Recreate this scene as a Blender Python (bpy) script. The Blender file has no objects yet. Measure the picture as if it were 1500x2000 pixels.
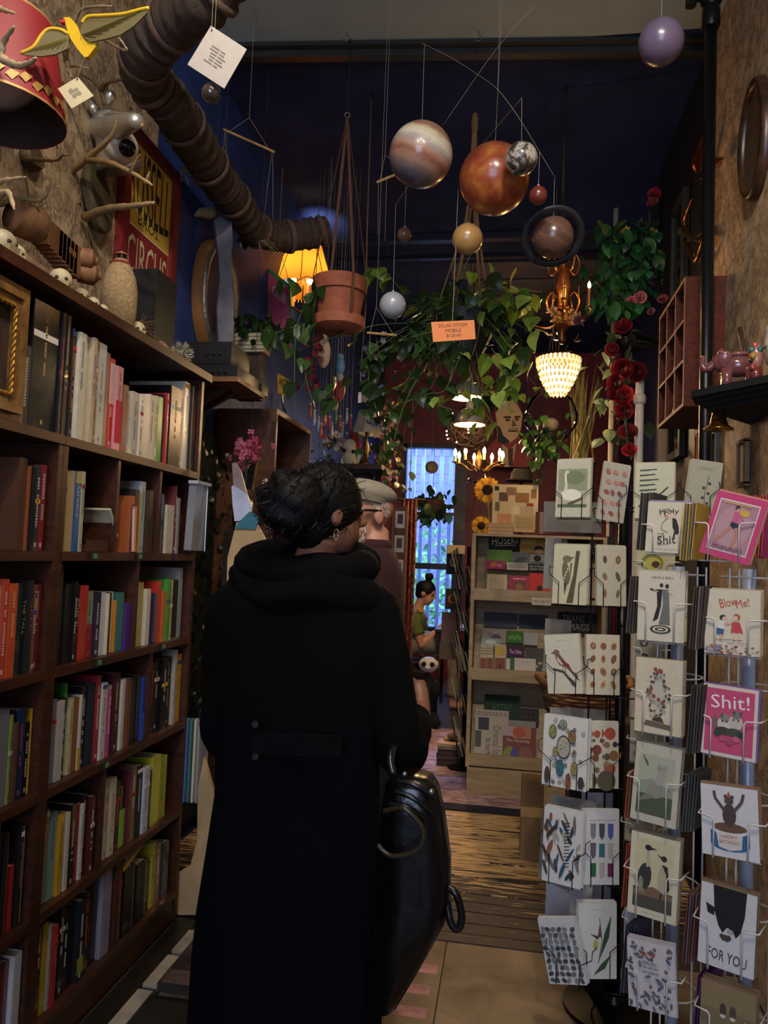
import bpy, math, random
import numpy as np
from mathutils import Vector, Matrix, Euler
random.seed(11)
SC = bpy.context.scene
COL = SC.collection
# ---------------------------------------------------------------- camera (1500x2000 frame, focal length in pixels)
FPX = 1480.0
CAM = Vector((0, 0, 1.42))
YAW, PITCH, ROLL = math.radians(9.5), math.radians(3.25), math.radians(2.2)
_fw = Vector((-math.sin(YAW)*math.cos(PITCH), math.cos(YAW)*math.cos(PITCH), math.sin(PITCH)))
_r0 = Vector((math.cos(YAW), math.sin(YAW), 0)); _u0 = _r0.cross(_fw)
RIGHT = _r0*math.cos(ROLL) + _u0*math.sin(ROLL)
UP = _u0*math.cos(ROLL) - _r0*math.sin(ROLL)
FWD = _fw
cd = bpy.data.cameras.new('camera'); cam = bpy.data.objects.new('camera', cd); COL.objects.link(cam)
cd.sensor_fit = 'VERTICAL'; cd.sensor_height = 32.0; cd.lens = 32.0*FPX/2000.0
cd.clip_start = 0.05; cd.clip_end = 60
m3 = Matrix((RIGHT, UP, -FWD)).transposed()
cam.matrix_world = Matrix.Translation(CAM) @ m3.to_4x4()
SC.camera = cam
# ---------------------------------------------------------------- view, world, big lights
SC.view_settings.view_transform = 'Standard'; SC.view_settings.look = 'None'
SC.view_settings.exposure = 1.1; SC.view_settings.gamma = 1.0; SC.view_settings.use_curve_mapping = False
def lin(c):
    c = c/255.0
    return c/12.92 if c <= 0.04045 else ((c+0.055)/1.055)**2.4
def rgb(h):
    if isinstance(h, str):
        h = h.lstrip('#'); return tuple(lin(int(h[i:i+2], 16)) for i in (0, 2, 4))
    return tuple(lin(v) for v in h)
W = bpy.data.worlds.new('sky'); SC.world = W; W.use_nodes = True
W.node_tree.nodes['Background'].inputs[0].default_value = (*rgb('#a4c4ff'), 1)
W.node_tree.nodes['Background'].inputs[1].default_value = 1.15
def lamp(name, kind, loc, power, color, target=None, **kw):
    ld = bpy.data.lights.new(name, kind); ld.energy = power; ld.color = rgb(color)
    for k, v in kw.items(): setattr(ld, k, v)
    o = bpy.data.objects.new(name, ld); COL.objects.link(o); o.location = loc
    if target is not None:
        o.rotation_euler = (Vector(target)-Vector(loc)).to_track_quat('-Z', 'Y').to_euler()
    return o
# daylight of the shop front behind the viewer and of the rear window
lamp('shop_front_daylight', 'AREA', (-0.3, -2.86, 2.2), 24, '#dde4ff', (-0.3, 3, 1.3), shape='RECTANGLE', size=2.0, size_y=2.2)
lamp('rear_window_daylight', 'AREA', (-0.95, 10.3, 3.9), 1700, '#9ab8ff', (-0.8, 7.6, 1.2), shape='RECTANGLE', size=1.6, size_y=1.0)
# warm spots of the ceiling track over the front of the shop (fixtures are built below)
TRACK = [((-0.45, 0.55, 3.68), (-1.5, 2.3, 2.5), 46), ((0.1, 0.75, 3.68), (0.75, 2.3, 1.9), 50),
         ((-0.2, 1.15, 3.68), (-1.25, 2.5, 1.0), 26), ((0.35, 0.2, 3.68), (0.2, 2.6, 2.2), 26)]
for i, (p, t, pw) in enumerate(TRACK):
    lamp('track_spot', 'SPOT', (p[0], p[1]+0.02, p[2]-0.17), pw, '#fff0de', t, spot_size=math.radians(85), spot_blend=0.8, shadow_soft_size=0.05)
# ---------------------------------------------------------------- pixels to places
def ray(x, y): return FWD + RIGHT*((x-750)/FPX) - UP*((y-1000)/FPX)
def onx(x, y, X): d = ray(x, y); return CAM + d*((X-CAM.x)/d.x)
def ony(x, y, Y): d = ray(x, y); return CAM + d*((Y-CAM.y)/d.y)
def onz(x, y, Z): d = ray(x, y); return CAM + d*((Z-CAM.z)/d.z)
def mpp(p): return (Vector(p)-CAM).dot(FWD)/FPX       # metres per pixel at a place
# ---------------------------------------------------------------- materials
MATS = {}
def _nodes(name):
    m = bpy.data.materials.new(name); m.use_nodes = True
    nt = m.node_tree; return m, nt, nt.nodes['Principled BSDF']
def N(nt, t, **kw):
    n = nt.nodes.new(t)
    for k, v in kw.items():
        if k.startswith('i_'): n.inputs[k[2:].replace('_', ' ')].default_value = v
        else: setattr(n, k, v)
    return n
def ramp(nt, fac, stops):
    r = nt.nodes.new('ShaderNodeValToRGB'); e = r.color_ramp.elements
    while len(e) < len(stops): e.new(0.5)
    for i, (p, c) in enumerate(stops): e[i].position = p; e[i].color = (*c, 1)
    nt.links.new(fac, r.inputs[0]); return r.outputs[0]
def mixc(nt, a, b, fac, blend='MIX'):
    n = nt.nodes.new('ShaderNodeMix'); n.data_type = 'RGBA'; n.blend_type = blend
    if isinstance(fac, (int, float)): n.inputs[0].default_value = fac
    else: nt.links.new(fac, n.inputs[0])
    for s, v in ((6, a), (7, b)):
        if isinstance(v, tuple): n.inputs[s].default_value = (*v, 1) if len(v) == 3 else v
        else: nt.links.new(v, n.inputs[s])
    return n.outputs[2]
def coords(nt, kind='Object', scale=(1, 1, 1)):
    tc = nt.nodes.new('ShaderNodeTexCoord'); mp = nt.nodes.new('ShaderNodeMapping')
    mp.inputs['Scale'].default_value = scale; nt.links.new(tc.outputs[kind], mp.inputs[0]); return mp.outputs[0]
def noise(nt, vec, scale, detail=3, rough=0.5, dist=0.0):
    n = nt.nodes.new('ShaderNodeTexNoise'); n.inputs['Scale'].default_value = scale; n.inputs['Detail'].default_value = detail
    n.inputs['Roughness'].default_value = rough; n.inputs['Distortion'].default_value = dist
    nt.links.new(vec, n.inputs['Vector']); return n.outputs['Fac']
def bump(nt, b, h, strength, dist=0.01):
    n = nt.nodes.new('ShaderNodeBump'); n.inputs['Strength'].default_value = strength; n.inputs['Distance'].default_value = dist
    nt.links.new(h, n.inputs['Height']); nt.links.new(n.outputs[0], b.inputs['Normal'])
def paint(rough=0.6, metal=0.0, var=0.12, scale=25, bmp=0.0, coat=0.0, trans=0.0):
    """surface that takes its own colour from the mesh, with fine uneven tone"""
    k = ('paint', rough, metal, var, scale, bmp, coat, trans)
    if k in MATS: return MATS[k]
    m, nt, b = _nodes('painted_%d' % len(MATS))
    a = nt.nodes.new('ShaderNodeAttribute'); a.attribute_name = 'Col'
    c = a.outputs['Color']
    if var:
        f = noise(nt, coords(nt), scale, 4, 0.6)
        g = ramp(nt, f, [(0.25, (1-var*1.6,)*3), (0.75, (1+var*0.6,)*3)])
        c = mixc(nt, c, g, 1.0, 'MULTIPLY')
        if bmp: bump(nt, b, f, bmp)
    nt.links.new(c, b.inputs['Base Color'])
    b.inputs['Roughness'].default_value = rough; b.inputs['Metallic'].default_value = metal
    b.inputs['Coat Weight'].default_value = coat
    if trans: 
        b.inputs['Subsurface Weight'].default_value = 0.0
        t = N(nt, 'ShaderNodeBsdfTranslucent'); nt.links.new(c, t.inputs[0])
        mx = N(nt, 'ShaderNodeMixShader'); mx.inputs[0].default_value = trans
        out = nt.nodes['Material Output']; nt.links.new(b.outputs[0],mx.inputs[1]); nt.links.new(t.outputs[0],mx.inputs[2]); nt.links.new(mx.outputs[0],out.inputs[0])
    MATS[k] = m; return m
def wood(name, dark, light, scale=(6, 1, 6), rough=0.45, bands=14):
    if name in MATS: return MATS[name]
    m, nt, b = _nodes(name)
    v = coords(nt, 'Object', scale)
    f = noise(nt, v, bands, 5, 0.6, 0.6); g = noise(nt, coords(nt), 3, 2)
    c = ramp(nt, f, [(0.3, rgb(dark)), (0.7, rgb(light))])
    c = mixc(nt, c, ramp(nt, g, [(0.3, (0.75,)*3), (0.7, (1.1,)*3)]), 1.0, 'MULTIPLY')
    nt.links.new(c, b.inputs['Base Color']); b.inputs['Roughness'].default_value = rough
    bump(nt, b, f, 0.15, 0.003)
    MATS[name] = m; return m
def glow(name, color, strength):
    if name in MATS: return MATS[name]
    m, nt, b = _nodes(name)
    b.inputs['Base Color'].default_value = (*rgb(color), 1)
    b.inputs['Emission Color'].default_value = (*rgb(color), 1); b.inputs['Emission Strength'].default_value = strength
    MATS[name] = m; return m
def glass(name, color='#ffffff', rough=0.02, alpha=None, ior=1.45):
    """thin clear sheet: mostly see-through with a glossy skin"""
    if name in MATS: return MATS[name]
    m, nt, b = _nodes(name)
    b.inputs['Base Color'].default_value = (*rgb(color), 1); b.inputs['Roughness'].default_value = rough
    t = N(nt, 'ShaderNodeBsdfTransparent'); t.inputs[0].default_value = (*rgb(color), 1)
    g = N(nt, 'ShaderNodeBsdfGlossy'); g.inputs['Roughness'].default_value = rough
    fr = N(nt, 'ShaderNodeFresnel'); fr.inputs[0].default_value = ior
    mx = N(nt, 'ShaderNodeMixShader')
    if alpha is None: nt.links.new(fr.outputs[0], mx.inputs[0])
    else: mx.inputs[0].default_value = alpha
    nt.links.new(t.outputs[0], mx.inputs[1]); nt.links.new(g.outputs[0] if alpha is None else b.outputs[0], mx.inputs[2])
    nt.links.new(mx.outputs[0], nt.nodes['Material Output'].inputs[0])
    MATS[name] = m; return m
# ---------------------------------------------------------------- mesh building
def V(*a): return Vector(a)
class MB:
    def __init__(s): s.v = []; s.f = []; s.c = []
    def add(s, vs, fs, col):
        o = len(s.v); s.v += [Vector(p) for p in vs]
        col = rgb(col) if isinstance(col, (str,)) else col
        for f in fs: s.f.append([i+o for i in f]); s.c.append(col)
        return s
    def box(s, c, d, col, rot=None, taper=1.0):
        c = Vector(c); hx, hy, hz = d[0]/2, d[1]/2, d[2]/2
        vs = [Vector((x*(taper if z > 0 else 1)*hx, y*(taper if z > 0 else 1)*hy, z*hz)) for z in (-1, 1) for y in (-1, 1) for x in (-1, 1)]
        if rot is not None:
            M = rot if isinstance(rot, Matrix) else Euler(rot).to_matrix()
            vs = [M @ p for p in vs]
        return s.add([p+c for p in vs], [(0, 2, 3, 1), (4, 5, 7, 6), (0, 1, 5, 4), (2, 6, 7, 3), (0, 4, 6, 2), (1, 3, 7, 5)], col)
    def bbox(s, a, b, col):
        a = Vector(a); b = Vector(b); return s.box((a+b)/2, [abs(q) for q in (b-a)], col)
    def tube(s, pts, r, col, n=6, caps=True, colf=None):
        pts = [Vector(p) for p in pts]; rs = r if isinstance(r, (list, tuple)) else [r]*len(pts)
        o = len(s.v); col = rgb(col) if isinstance(col, str) else col
        t0 = None; ref = None
        for i, p in enumerate(pts):
            t = (pts[min(i+1, len(pts)-1)]-pts[max(i-1, 0)])
            if t.length < 1e-9: t = Vector((0, 0, 1))
            t.normalize()
            if ref is None:
                ref = t.orthogonal().normalized()
            else:
                ref = (ref - t*ref.dot(t))
                ref = ref.normalized() if ref.length > 1e-6 else t.orthogonal().normalized()
            b = t.cross(ref)
            for k in range(n):
                a = 2*math.pi*k/n; s.v.append(p + (ref*math.cos(a)+b*math.sin(a))*rs[i])
        for i in range(len(pts)-1):
            for k in range(n):
                s.f.append([o+i*n+k, o+i*n+(k+1) % n, o+(i+1)*n+(k+1) % n, o+(i+1)*n+k]); s.c.append(colf(i) if colf else col)
        if caps:
            s.f.append([o+k for k in range(n)][::-1]); s.c.append(col)
            s.f.append([o+(len(pts)-1)*n+k for k in range(n)]); s.c.append(col)
        return s
    def lathe(s, prof, col, loc=(0, 0, 0), n=16, axis=None, sx=1.0, sy=1.0, cols=None, caps=True):
        """prof: [(radius, height)...]"""
        M = Matrix.Identity(3)
        if axis is not None: M = Vector((0, 0, 1)).rotation_difference(Vector(axis)).to_matrix()
        loc = Vector(loc); o = len(s.v); col = rgb(col) if isinstance(col, str) else col
        for r, h in prof:
            for k in range(n):
                a = 2*math.pi*k/n; s.v.append(loc + M @ Vector((r*sx*math.cos(a), r*sy*math.sin(a), h)))
        for i in range(len(prof)-1):
            cc = col if cols is None else rgb(cols[i])
            for k in range(n):
                s.f.append([o+i*n+k, o+i*n+(k+1) % n, o+(i+1)*n+(k+1) % n, o+(i+1)*n+k]); s.c.append(cc)
        if caps and prof[0][0] > 1e-4: s.f.append([o+k for k in range(n)][::-1]); s.c.append(col if cols is None else rgb(cols[0]))
        if caps and prof[-1][0] > 1e-4: s.f.append([o+(len(prof)-1)*n+k for k in range(n)]); s.c.append(col if cols is None else rgb(cols[-1]))
        return s
    def ball(s, c, r, col, n=14, m=9, rot=None):
        r = r if isinstance(r, (tuple, list)) else (r, r, r); c = Vector(c); o = len(s.v)
        col = rgb(col) if isinstance(col, str) else col
        Mx = None if rot is None else (rot if isinstance(rot, Matrix) else Euler(rot).to_matrix())
        for i in range(m+1):
            t = math.pi*i/m
            for k in range(n):
                a = 2*math.pi*k/n; p = Vector((r[0]*math.sin(t)*math.cos(a), r[1]*math.sin(t)*math.sin(a), r[2]*math.cos(t)))
                s.v.append(c + (Mx @ p if Mx else p))
        for i in range(m):
            for k in range(n): s.f.append([o+i*n+k, o+(i+1)*n+k, o+(i+1)*n+(k+1) % n, o+i*n+(k+1) % n]); s.c.append(col)
        return s
    def prism(s, poly, col, M, t, side=None):
        """poly [(x,z)] in the local XZ plane of matrix M, from y=0 back to y=t"""
        n = len(poly)
        vs = [M @ Vector((x, 0, z)) for x, z in poly]+[M @ Vector((x, t, z)) for x, z in poly]
        col = rgb(col) if isinstance(col, str) else col; sd = col if side is None else rgb(side)
        s.add(vs, [list(range(n)), list(range(2*n-1, n-1, -1))], col)
        o = len(s.v)-2*n
        for i in range(n): s.f.append([o+i, o+n+i, o+n+(i+1) % n, o+(i+1) % n]); s.c.append(sd)
        return s
    def quad(s, a, b, c, d, col): return s.add([a, b, c, d], [(0, 1, 2, 3)], col)
    def xf(s, M):
        s.v = [M @ p for p in s.v]; return s
    def merge(s, o, M=None):
        n = len(s.v); s.v += [(M @ p if M else p.copy()) for p in o.v]; s.f += [[i+n for i in f] for f in o.f]; s.c += o.c; return s
    def mesh(s, name, mat, smooth=False, off=Vector((0, 0, 0))):
        me = bpy.data.meshes.new(name)
        me.from_pydata([tuple(p-off) for p in s.v], [], s.f)
        a = me.color_attributes.new('Col', 'FLOAT_COLOR', 'CORNER')
        buf = np.ones((len(me.loops), 4), np.float32); i = 0
        for f, c in zip(s.f, s.c): buf[i:i+len(f), :3] = c; i += len(f)
        a.data.foreach_set('color', buf.ravel())
        me.materials.append(mat)
        if smooth:
            me.polygons.foreach_set('use_smooth', [True]*len(me.polygons)); 
            if smooth != 'all':
                try: me.set_sharp_from_angle(angle=math.radians(smooth if isinstance(smooth, (int, float)) and smooth > 1 else 40))
                except Exception: pass
        return me
WLOC = {}
def obj(name, me, parent=None, loc=(0, 0, 0), rot=None):
    o = bpy.data.objects.new(name, me); COL.objects.link(o)
    if parent is not None: o.parent = parent
    o.location = loc
    if rot is not None: o.rotation_euler = rot
    return o
def tag(o, label=None, cat=None, group=None, kind=None):
    if label: o['label'] = label
    if cat: o['category'] = cat
    if group: o['group'] = group
    if kind: o['kind'] = kind
    return o
def thing(name, label, cat, loc, group=None, rot=None):
    o = obj(name, None, None, loc, rot); o.empty_display_size = 0.05; WLOC[o] = Vector(loc)
    return tag(o, label, cat, group)
def part(name, mb, mat, parent=None, smooth=False, local=False):
    """mesh built in world places (or in the parent's own frame with local=True)"""
    if not mb.v: return None
    lo = Vector([min(p[i] for p in mb.v) for i in range(3)]); hi = Vector([max(p[i] for p in mb.v) for i in range(3)])
    off = Vector(((lo.x+hi.x)/2, (lo.y+hi.y)/2, lo.z))
    me = mb.mesh(name, mat, smooth, off)
    base = Vector((0, 0, 0))
    if parent is not None and not local: base = WLOC[parent]
    o = obj(name, me, parent, off-base)
    WLOC[o] = off if not local else Vector((0, 0, 0))+off
    return o
def single(name, mb, mat, label, cat, group=None, smooth=False):
    return tag(part(name, mb, mat, None, smooth), label, cat, group)
def struct(name, mb, mat, label=None, smooth=False):
    return tag(part(name, mb, mat, None, smooth), label, None, None, 'structure')
def copy_tree(o, parent=None):
    c = o.copy(); COL.objects.link(c); c.parent = parent
    for ch in o.children: copy_tree(ch, c)
    return c
def spline(pts, n=6):
    pts = [Vector(p) for p in pts]; out = []
    for i in range(len(pts)-1):
        p0 = pts[max(i-1, 0)]; p1 = pts[i]; p2 = pts[i+1]; p3 = pts[min(i+2, len(pts)-1)]
        for k in range(n):
            t = k/n; out.append(0.5*((2*p1)+(p2-p0)*t+(2*p0-5*p1+4*p2-p3)*t*t+(3*p1-p0-3*p2+p3)*t**3))
    out.append(pts[-1]); return out
def interp(vals, n):
    """resample a list to n entries"""
    return [float(x) for x in np.interp(np.linspace(0, len(vals)-1, n), range(len(vals)), vals)]
# ---------------------------------------------------------------- lettering (flat print): made once, before the scene fills up
TEXTS = ['RUSSELL','BROS.','CIRCUS','SOLAR SYSTEM','MOBILE','$120.00','HAVE A BALL','Blow','Me!','Shit!','Holy','Shit','HAPPY','BIRTHDAY',
         'FOR YOU','Greece','THE TALL','GEEK','HOSEKI','BURROWS','Get to Know','Same Old','WHAT ARE THE','TRANS','MAGS','The Other','Bottom','book','made','ACT','OUR','Oriental Star','Not Your Monk.','The Amazing','ASTRE','ETHICAL']
GLYPH = {}
def _bake_texts():
    obs = []
    for t in TEXTS:
        cu = bpy.data.curves.new('t', 'FONT'); cu.body = t; cu.align_x = 'CENTER'; cu.align_y = 'CENTER'; cu.resolution_u = 2
        o = bpy.data.objects.new('t', cu); COL.objects.link(o); obs.append((t, o))
    bpy.context.view_layer.update(); dg = bpy.context.evaluated_depsgraph_get()
    for t, o in obs:
        me = bpy.data.meshes.new_from_object(o.evaluated_get(dg))
        vs = [v.co.copy() for v in me.vertices]; fs = [list(p.vertices) for p in me.polygons]
        x0 = min(v.x for v in vs); x1 = max(v.x for v in vs); y0 = min(v.y for v in vs); y1 = max(v.y for v in vs)
        # normalised to width 1, height 1 around the origin
        GLYPH[t] = ([((v.x-(x0+x1)/2)/(x1-x0), (v.y-(y0+y1)/2)/(y1-y0)) for v in vs], fs, (x1-x0)/(y1-y0))
        bpy.data.meshes.remove(me)
    for t, o in obs:
        cu = o.data; bpy.data.objects.remove(o); bpy.data.curves.remove(cu)
_bake_texts()
class Art:
    """flat print on the face of a thing: shapes in a w x h rectangle, origin bottom centre, facing local -Y"""
    def __init__(s, w, h, y0=-0.0004, M=None): s.w = w; s.h = h; s.k = 0; s.y0 = y0; s.m = MB(); s.M = M or Matrix.Identity(4)
    def _p(s, u, v): return s.M @ Vector(((u-0.5)*s.w, s.y0-0.00012*s.k, v*s.h))
    def poly(s, pts, col):
        s.k += 1; s.m.add([s._p(u, v) for u, v in pts], [list(range(len(pts)))], col); return s
    def ell(s, u, v, ru, rv, col, rot=0, n=14, a0=0, a1=360):
        pts = []; asp = s.w/s.h
        for i in range(n+1 if a1-a0 < 360 else n):
            a = math.radians(a0+(a1-a0)*i/n); x = math.cos(a)*ru; y = math.sin(a)*rv/asp
            c, d = math.cos(math.radians(rot)), math.sin(math.radians(rot)); pts.append((u+x*c-y*d, v+(x*d+y*c)*asp))
        return s.poly(pts, col)
    def rect(s, u0, v0, u1, v1, col): return s.poly([(u0, v0), (u1, v0), (u1, v1), (u0, v1)], col)
    def line(s, pts, wd, col):
        asp = s.w/s.h
        for (a, b) in zip(pts[:-1], pts[1:]):
            dx, dy = b[0]-a[0], (b[1]-a[1])/asp; l = math.hypot(dx, dy) or 1; nx, ny = -dy/l*wd/2, dx/l*wd/2*asp
            s.poly([(a[0]+nx, a[1]+ny), (a[0]-nx, a[1]-ny), (b[0]-nx, b[1]-ny), (b[0]+nx, b[1]+ny)], col); s.k -= 1
        s.k += 1; return s
    def text(s, t, u, v, wu, col, hv=None, rot=0, vertical=False, bend=0):
        vs, fs, asp = GLYPH[t]; s.k += 1
        hh = (wu*s.w/asp)/s.h if hv is None else hv
        pts = []
        for x, y in vs:
            X = x*wu; Y = y*hh*(1-bend*(2*x)**2) if not bend else (y*(1+bend*(1-(2*x)**2))*hh)
            if vertical: X, Y = Y*s.h/s.w, -X*s.w/s.h
            if rot:
                c, d = math.cos(math.radians(rot)), math.sin(math.radians(rot)); A = s.w/s.h
                X, Y = X*c-(Y/A)*d, (X*d+(Y/A)*c)*A
            pts.append(s._p(u+X, v+Y))
        s.m.add(pts, fs, col); return s
    def lines_of_print(s, u0, u1, v0, v1, n, col, wd=0.012, seed=0):
        r = random.Random(seed)
        for i in range(n):
            v = v1-(v1-v0)*(i+0.5)/n; a = u0
            while a < u1-0.03:
                b = min(a+r.uniform(0.05, 0.16), u1); s.line([(a, v), (b, v)], wd, col); a = b+0.025
        return s
PRINT = paint(0.75, 0, 0.05, 60)
# ================================================================ the room
XL, XR, YB, ZC = -1.55, 0.85, 8.93, 3.85
def wallpaper(name, base, dark):
    m, nt, b = _nodes(name)
    v = coords(nt, 'Object', (1, 1, 1))
    w = nt.nodes.new('ShaderNodeTexVoronoi'); w.inputs['Scale'].default_value = 16; nt.links.new(v, w.inputs['Vector'])
    n1 = noise(nt, coords(nt, 'Object', (1, 1.2, 0.6)), 42, 3, 0.6, 1.8)
    n2 = noise(nt, v, 2.2, 4)
    p = ramp(nt, n1, [(0.40, (0, 0, 0)), (0.52, (1, 1, 1)), ])
    q = ramp(nt, w.outputs['Distance'], [(0.25, (0.2,)*3), (0.6, (1, 1, 1))])
    f = mixc(nt, p, q, 1.0, 'MULTIPLY')
    c = mixc(nt, rgb(base), rgb(dark), f)
    c = mixc(nt, c, ramp(nt, n2, [(0.3, (0.7,)*3), (0.7, (1.1,)*3)]), 1.0, 'MULTIPLY')
    nt.links.new(c, b.inputs['Base Color']); b.inputs['Roughness'].default_value = 0.75; bump(nt, b, n1, 0.15, 0.003)
    return m
def flatpaint(name, col, var=0.2, scale=3, rough=0.6, bmp=0.05, spec=0.5):
    if name in MATS: return MATS[name]
    m, nt, b = _nodes(name)
    n = noise(nt, coords(nt), scale, 5, 0.6)
    c = mixc(nt, rgb(col), ramp(nt, n, [(0.3, (1-var,)*3), (0.7, (1+var,)*3)]), 1.0, 'MULTIPLY')
    nt.links.new(c,b.inputs['Base Color']); b.inputs['Roughness'].default_value = rough; b.inputs['Specular IOR Level'].default_value = spec; bump(nt,b,n,bmp)
    MATS[name] = m; return m
def worn_plank():
    m, nt, b = _nodes('worn_painted_board')
    oi = nt.nodes.new('ShaderNodeObjectInfo'); tc = nt.nodes.new('ShaderNodeTexCoord')
    ad = N(nt,'ShaderNodeVectorMath',operation='ADD'); nt.links.new(tc.outputs['Object'],ad.inputs[0]); nt.links.new(oi.outputs['Location'],ad.inputs[1])
    mp = nt.nodes.new('ShaderNodeMapping'); mp.inputs['Scale'].default_value = (1.3, 20, 1); nt.links.new(ad.outputs[0], mp.inputs[0])
    n1 = noise(nt, mp.outputs[0], 3.2, 7, 0.68, 0.3)
    # the traffic path: paint is worn away most between 3.4 m and 4.3 m into the shop
    sx = N(nt, 'ShaderNodeSeparateXYZ'); nt.links.new(ad.outputs[0], sx.inputs[0])
    mr = N(nt,'ShaderNodeMapRange'); mr.inputs[1].default_value = 3.1; mr.inputs[2].default_value = 3.6; mr.inputs[3].default_value = -0.17; mr.inputs[4].default_value = 0.035
    nt.links.new(sx.outputs['Y'], mr.inputs[0])
    sm = N(nt, 'ShaderNodeMath', operation='ADD'); nt.links.new(n1, sm.inputs[0]); nt.links.new(mr.outputs[0], sm.inputs[1])
    f = ramp(nt, sm.outputs[0], [(0.485, (0, 0, 0)), (0.51, (1, 1, 1))])
    n2 = noise(nt, mp.outputs[0], 9, 4)
    raw = ramp(nt, n2, [(0.3, rgb('#bf9258')), (0.7, rgb('#e6c48c'))]); old = ramp(nt, n2, [(0.3, rgb('#2a211a')), (0.7, rgb('#4a4038'))])
    nt.links.new(mixc(nt, old, raw, f), b.inputs['Base Color']); b.inputs['Roughness'].default_value = 0.5
    bump(nt, b, f, 0.25, 0.002); return m
# ---- floor
sub = MB(); sub.bbox((XL-0.1, -3.1, -0.12), (XR+0.8, YB+0.1, -0.012), '#3a3230')
floor = struct('floor', sub, flatpaint('subfloor', '#3c3633', 0.3, 6), 'dark floor of the narrow shop')
WP = worn_plank()
y = 2.975
while y < 4.42:
    w = random.uniform(0.078, 0.098); mb = MB(); mb.box((-0.35, y+w/2, -0.006+random.uniform(-0.0015, 0.0015)), (2.36, w-0.009, 0.014), '#4a4038')
    part('plank', mb, WP, floor); y += w
y = 6.4
PK = flatpaint('rear_boards', '#4c4a55', 0.3, 7, 0.4)
while y < 8.8:
    mb = MB(); mb.box((-0.35, y+0.06, -0.006), (2.36, 0.114, 0.014), '#4a4038'); part('plank', mb, PK, floor); y += 0.12
PLY = wood('worn_plywood', '#6f5a42', '#9a8262', (2, 2, 2), 0.6, 3)
for a, b2 in (((-0.185, -0.5), (0.84, 2.90)), ((-0.70, 1.2), (-0.19, 2.90)), ((-1.06, 1.2), (-0.705, 2.90))):
    mb = MB(); mb.bbox((a[0], a[1], -0.012), (b2[0], b2[1], 0.0), '#8a7255'); part('plywood_panel', mb, PLY, floor)
mb = MB(); mb.bbox((-1.2, 2.905, -0.012), (0.84, 2.97, 0.003), '#3f3730'); part('threshold_strip', mb, WP, floor)
# faded pink marks on the plywood beside the joint
PK2 = flatpaint('faded_pink', '#b98480', 0.35, 18, 0.7)
for (xa, ya, xb, yb) in ((795, 1885, 860, 1898), (790, 1926, 845, 1938), (770, 1968, 838, 1985)):
    p = onz(xa, ya, 0); q = onz(xb, yb, 0)
    mb = MB(); mb.box(((p.x+q.x)/2-0.01, (p.y+q.y)/2, 0.0006), (abs(q.x-p.x), 0.055, 0.001), '#b98480'); part('pink_mark', mb, PK2, floor)
# cream and black edging tiles along the bookcase
for i, (xa, ya, xb, yb, c) in enumerate(((120, 2030, 232, 1926, '#b8ab98'), (246, 1917, 302, 1861, '#b8ab98'), (303, 1852, 336, 1812, '#a89c86'))):
    p = onz(xa, ya, 0.0); q = onz(xb, yb, 0.0)
    mb = MB(); mb.bbox((-1.135, p.y, -0.012), (-1.085, q.y, 0.001), c); part('edging_tile', mb, paint(0.4, 0, 0.2, 20), floor)
mb = MB(); mb.bbox((-1.215, 1.0, -0.012), (-1.136, 2.85, -0.002), '#17130f'); part('edging_tile', mb, paint(0.4, 0, 0.2, 20), floor)
# ---- rug
rm, nt, b = _nodes('worn_rug'); n1 = noise(nt, coords(nt, 'Object', (1, 2.5, 1)), 9, 6, 0.7); n2 = noise(nt, coords(nt), 120, 2)
c = ramp(nt, n1, [(0.35, rgb('#6e5458')), (0.5, rgb('#b08c8c')), (0.66, rgb('#d4b8b4'))])
nt.links.new(c, b.inputs['Base Color']); b.inputs['Roughness'].default_value = 0.95; bump(nt, b, n2, 0.8, 0.01)
t = thing('rug', 'worn pinkish brown runner rug lying past the bare boards', 'rug', (-0.35, 5.3, 0.001))
mb = MB(); mb.bbox((-1.0, 4.46, 0.001), (0.62, 6.35, 0.014), '#8b716a'); part('pile', mb, rm, t)
mb = MB(); mb.bbox((-1.0, 4.36, 0.001), (0.62, 4.459, 0.013), '#20222e'); part('edge_band', mb, paint(0.9, 0, 0.2, 60), t)
# ---- mats beside the bookcase
t = thing('doormat', 'red brown brick patterned mat lying beside the bookcase', 'mat', (-0.9, 2.6, 0.0))
mb = MB(); mb.bbox((-1.07, 2.36, 0.001), (-0.72, 2.84, 0.03), '#3a3028'); part('backing', mb, paint(0.9, 0, 0.2, 40), t)
k = 0
for j in range(6):
    for i in range(4):
        x = -1.06+i*0.11+(0.05 if j % 2 else 0)
        if x > -0.80: continue
        mb = MB(); mb.box((x+0.05,2.40+j*0.078,0.032),(0.1,0.07,0.008),random.choice(['#5e3b34','#6b4a40','#523a33','#71584c'])); part('brick',mb,paint(0.9,0,0.25,30),t)
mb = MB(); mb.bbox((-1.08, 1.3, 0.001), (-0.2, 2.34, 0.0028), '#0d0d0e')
single('rubber_mat', mb, paint(0.7, 0, 0.2, 30), 'flat black rubber mat under the woman in the long coat', 'mat')
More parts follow.
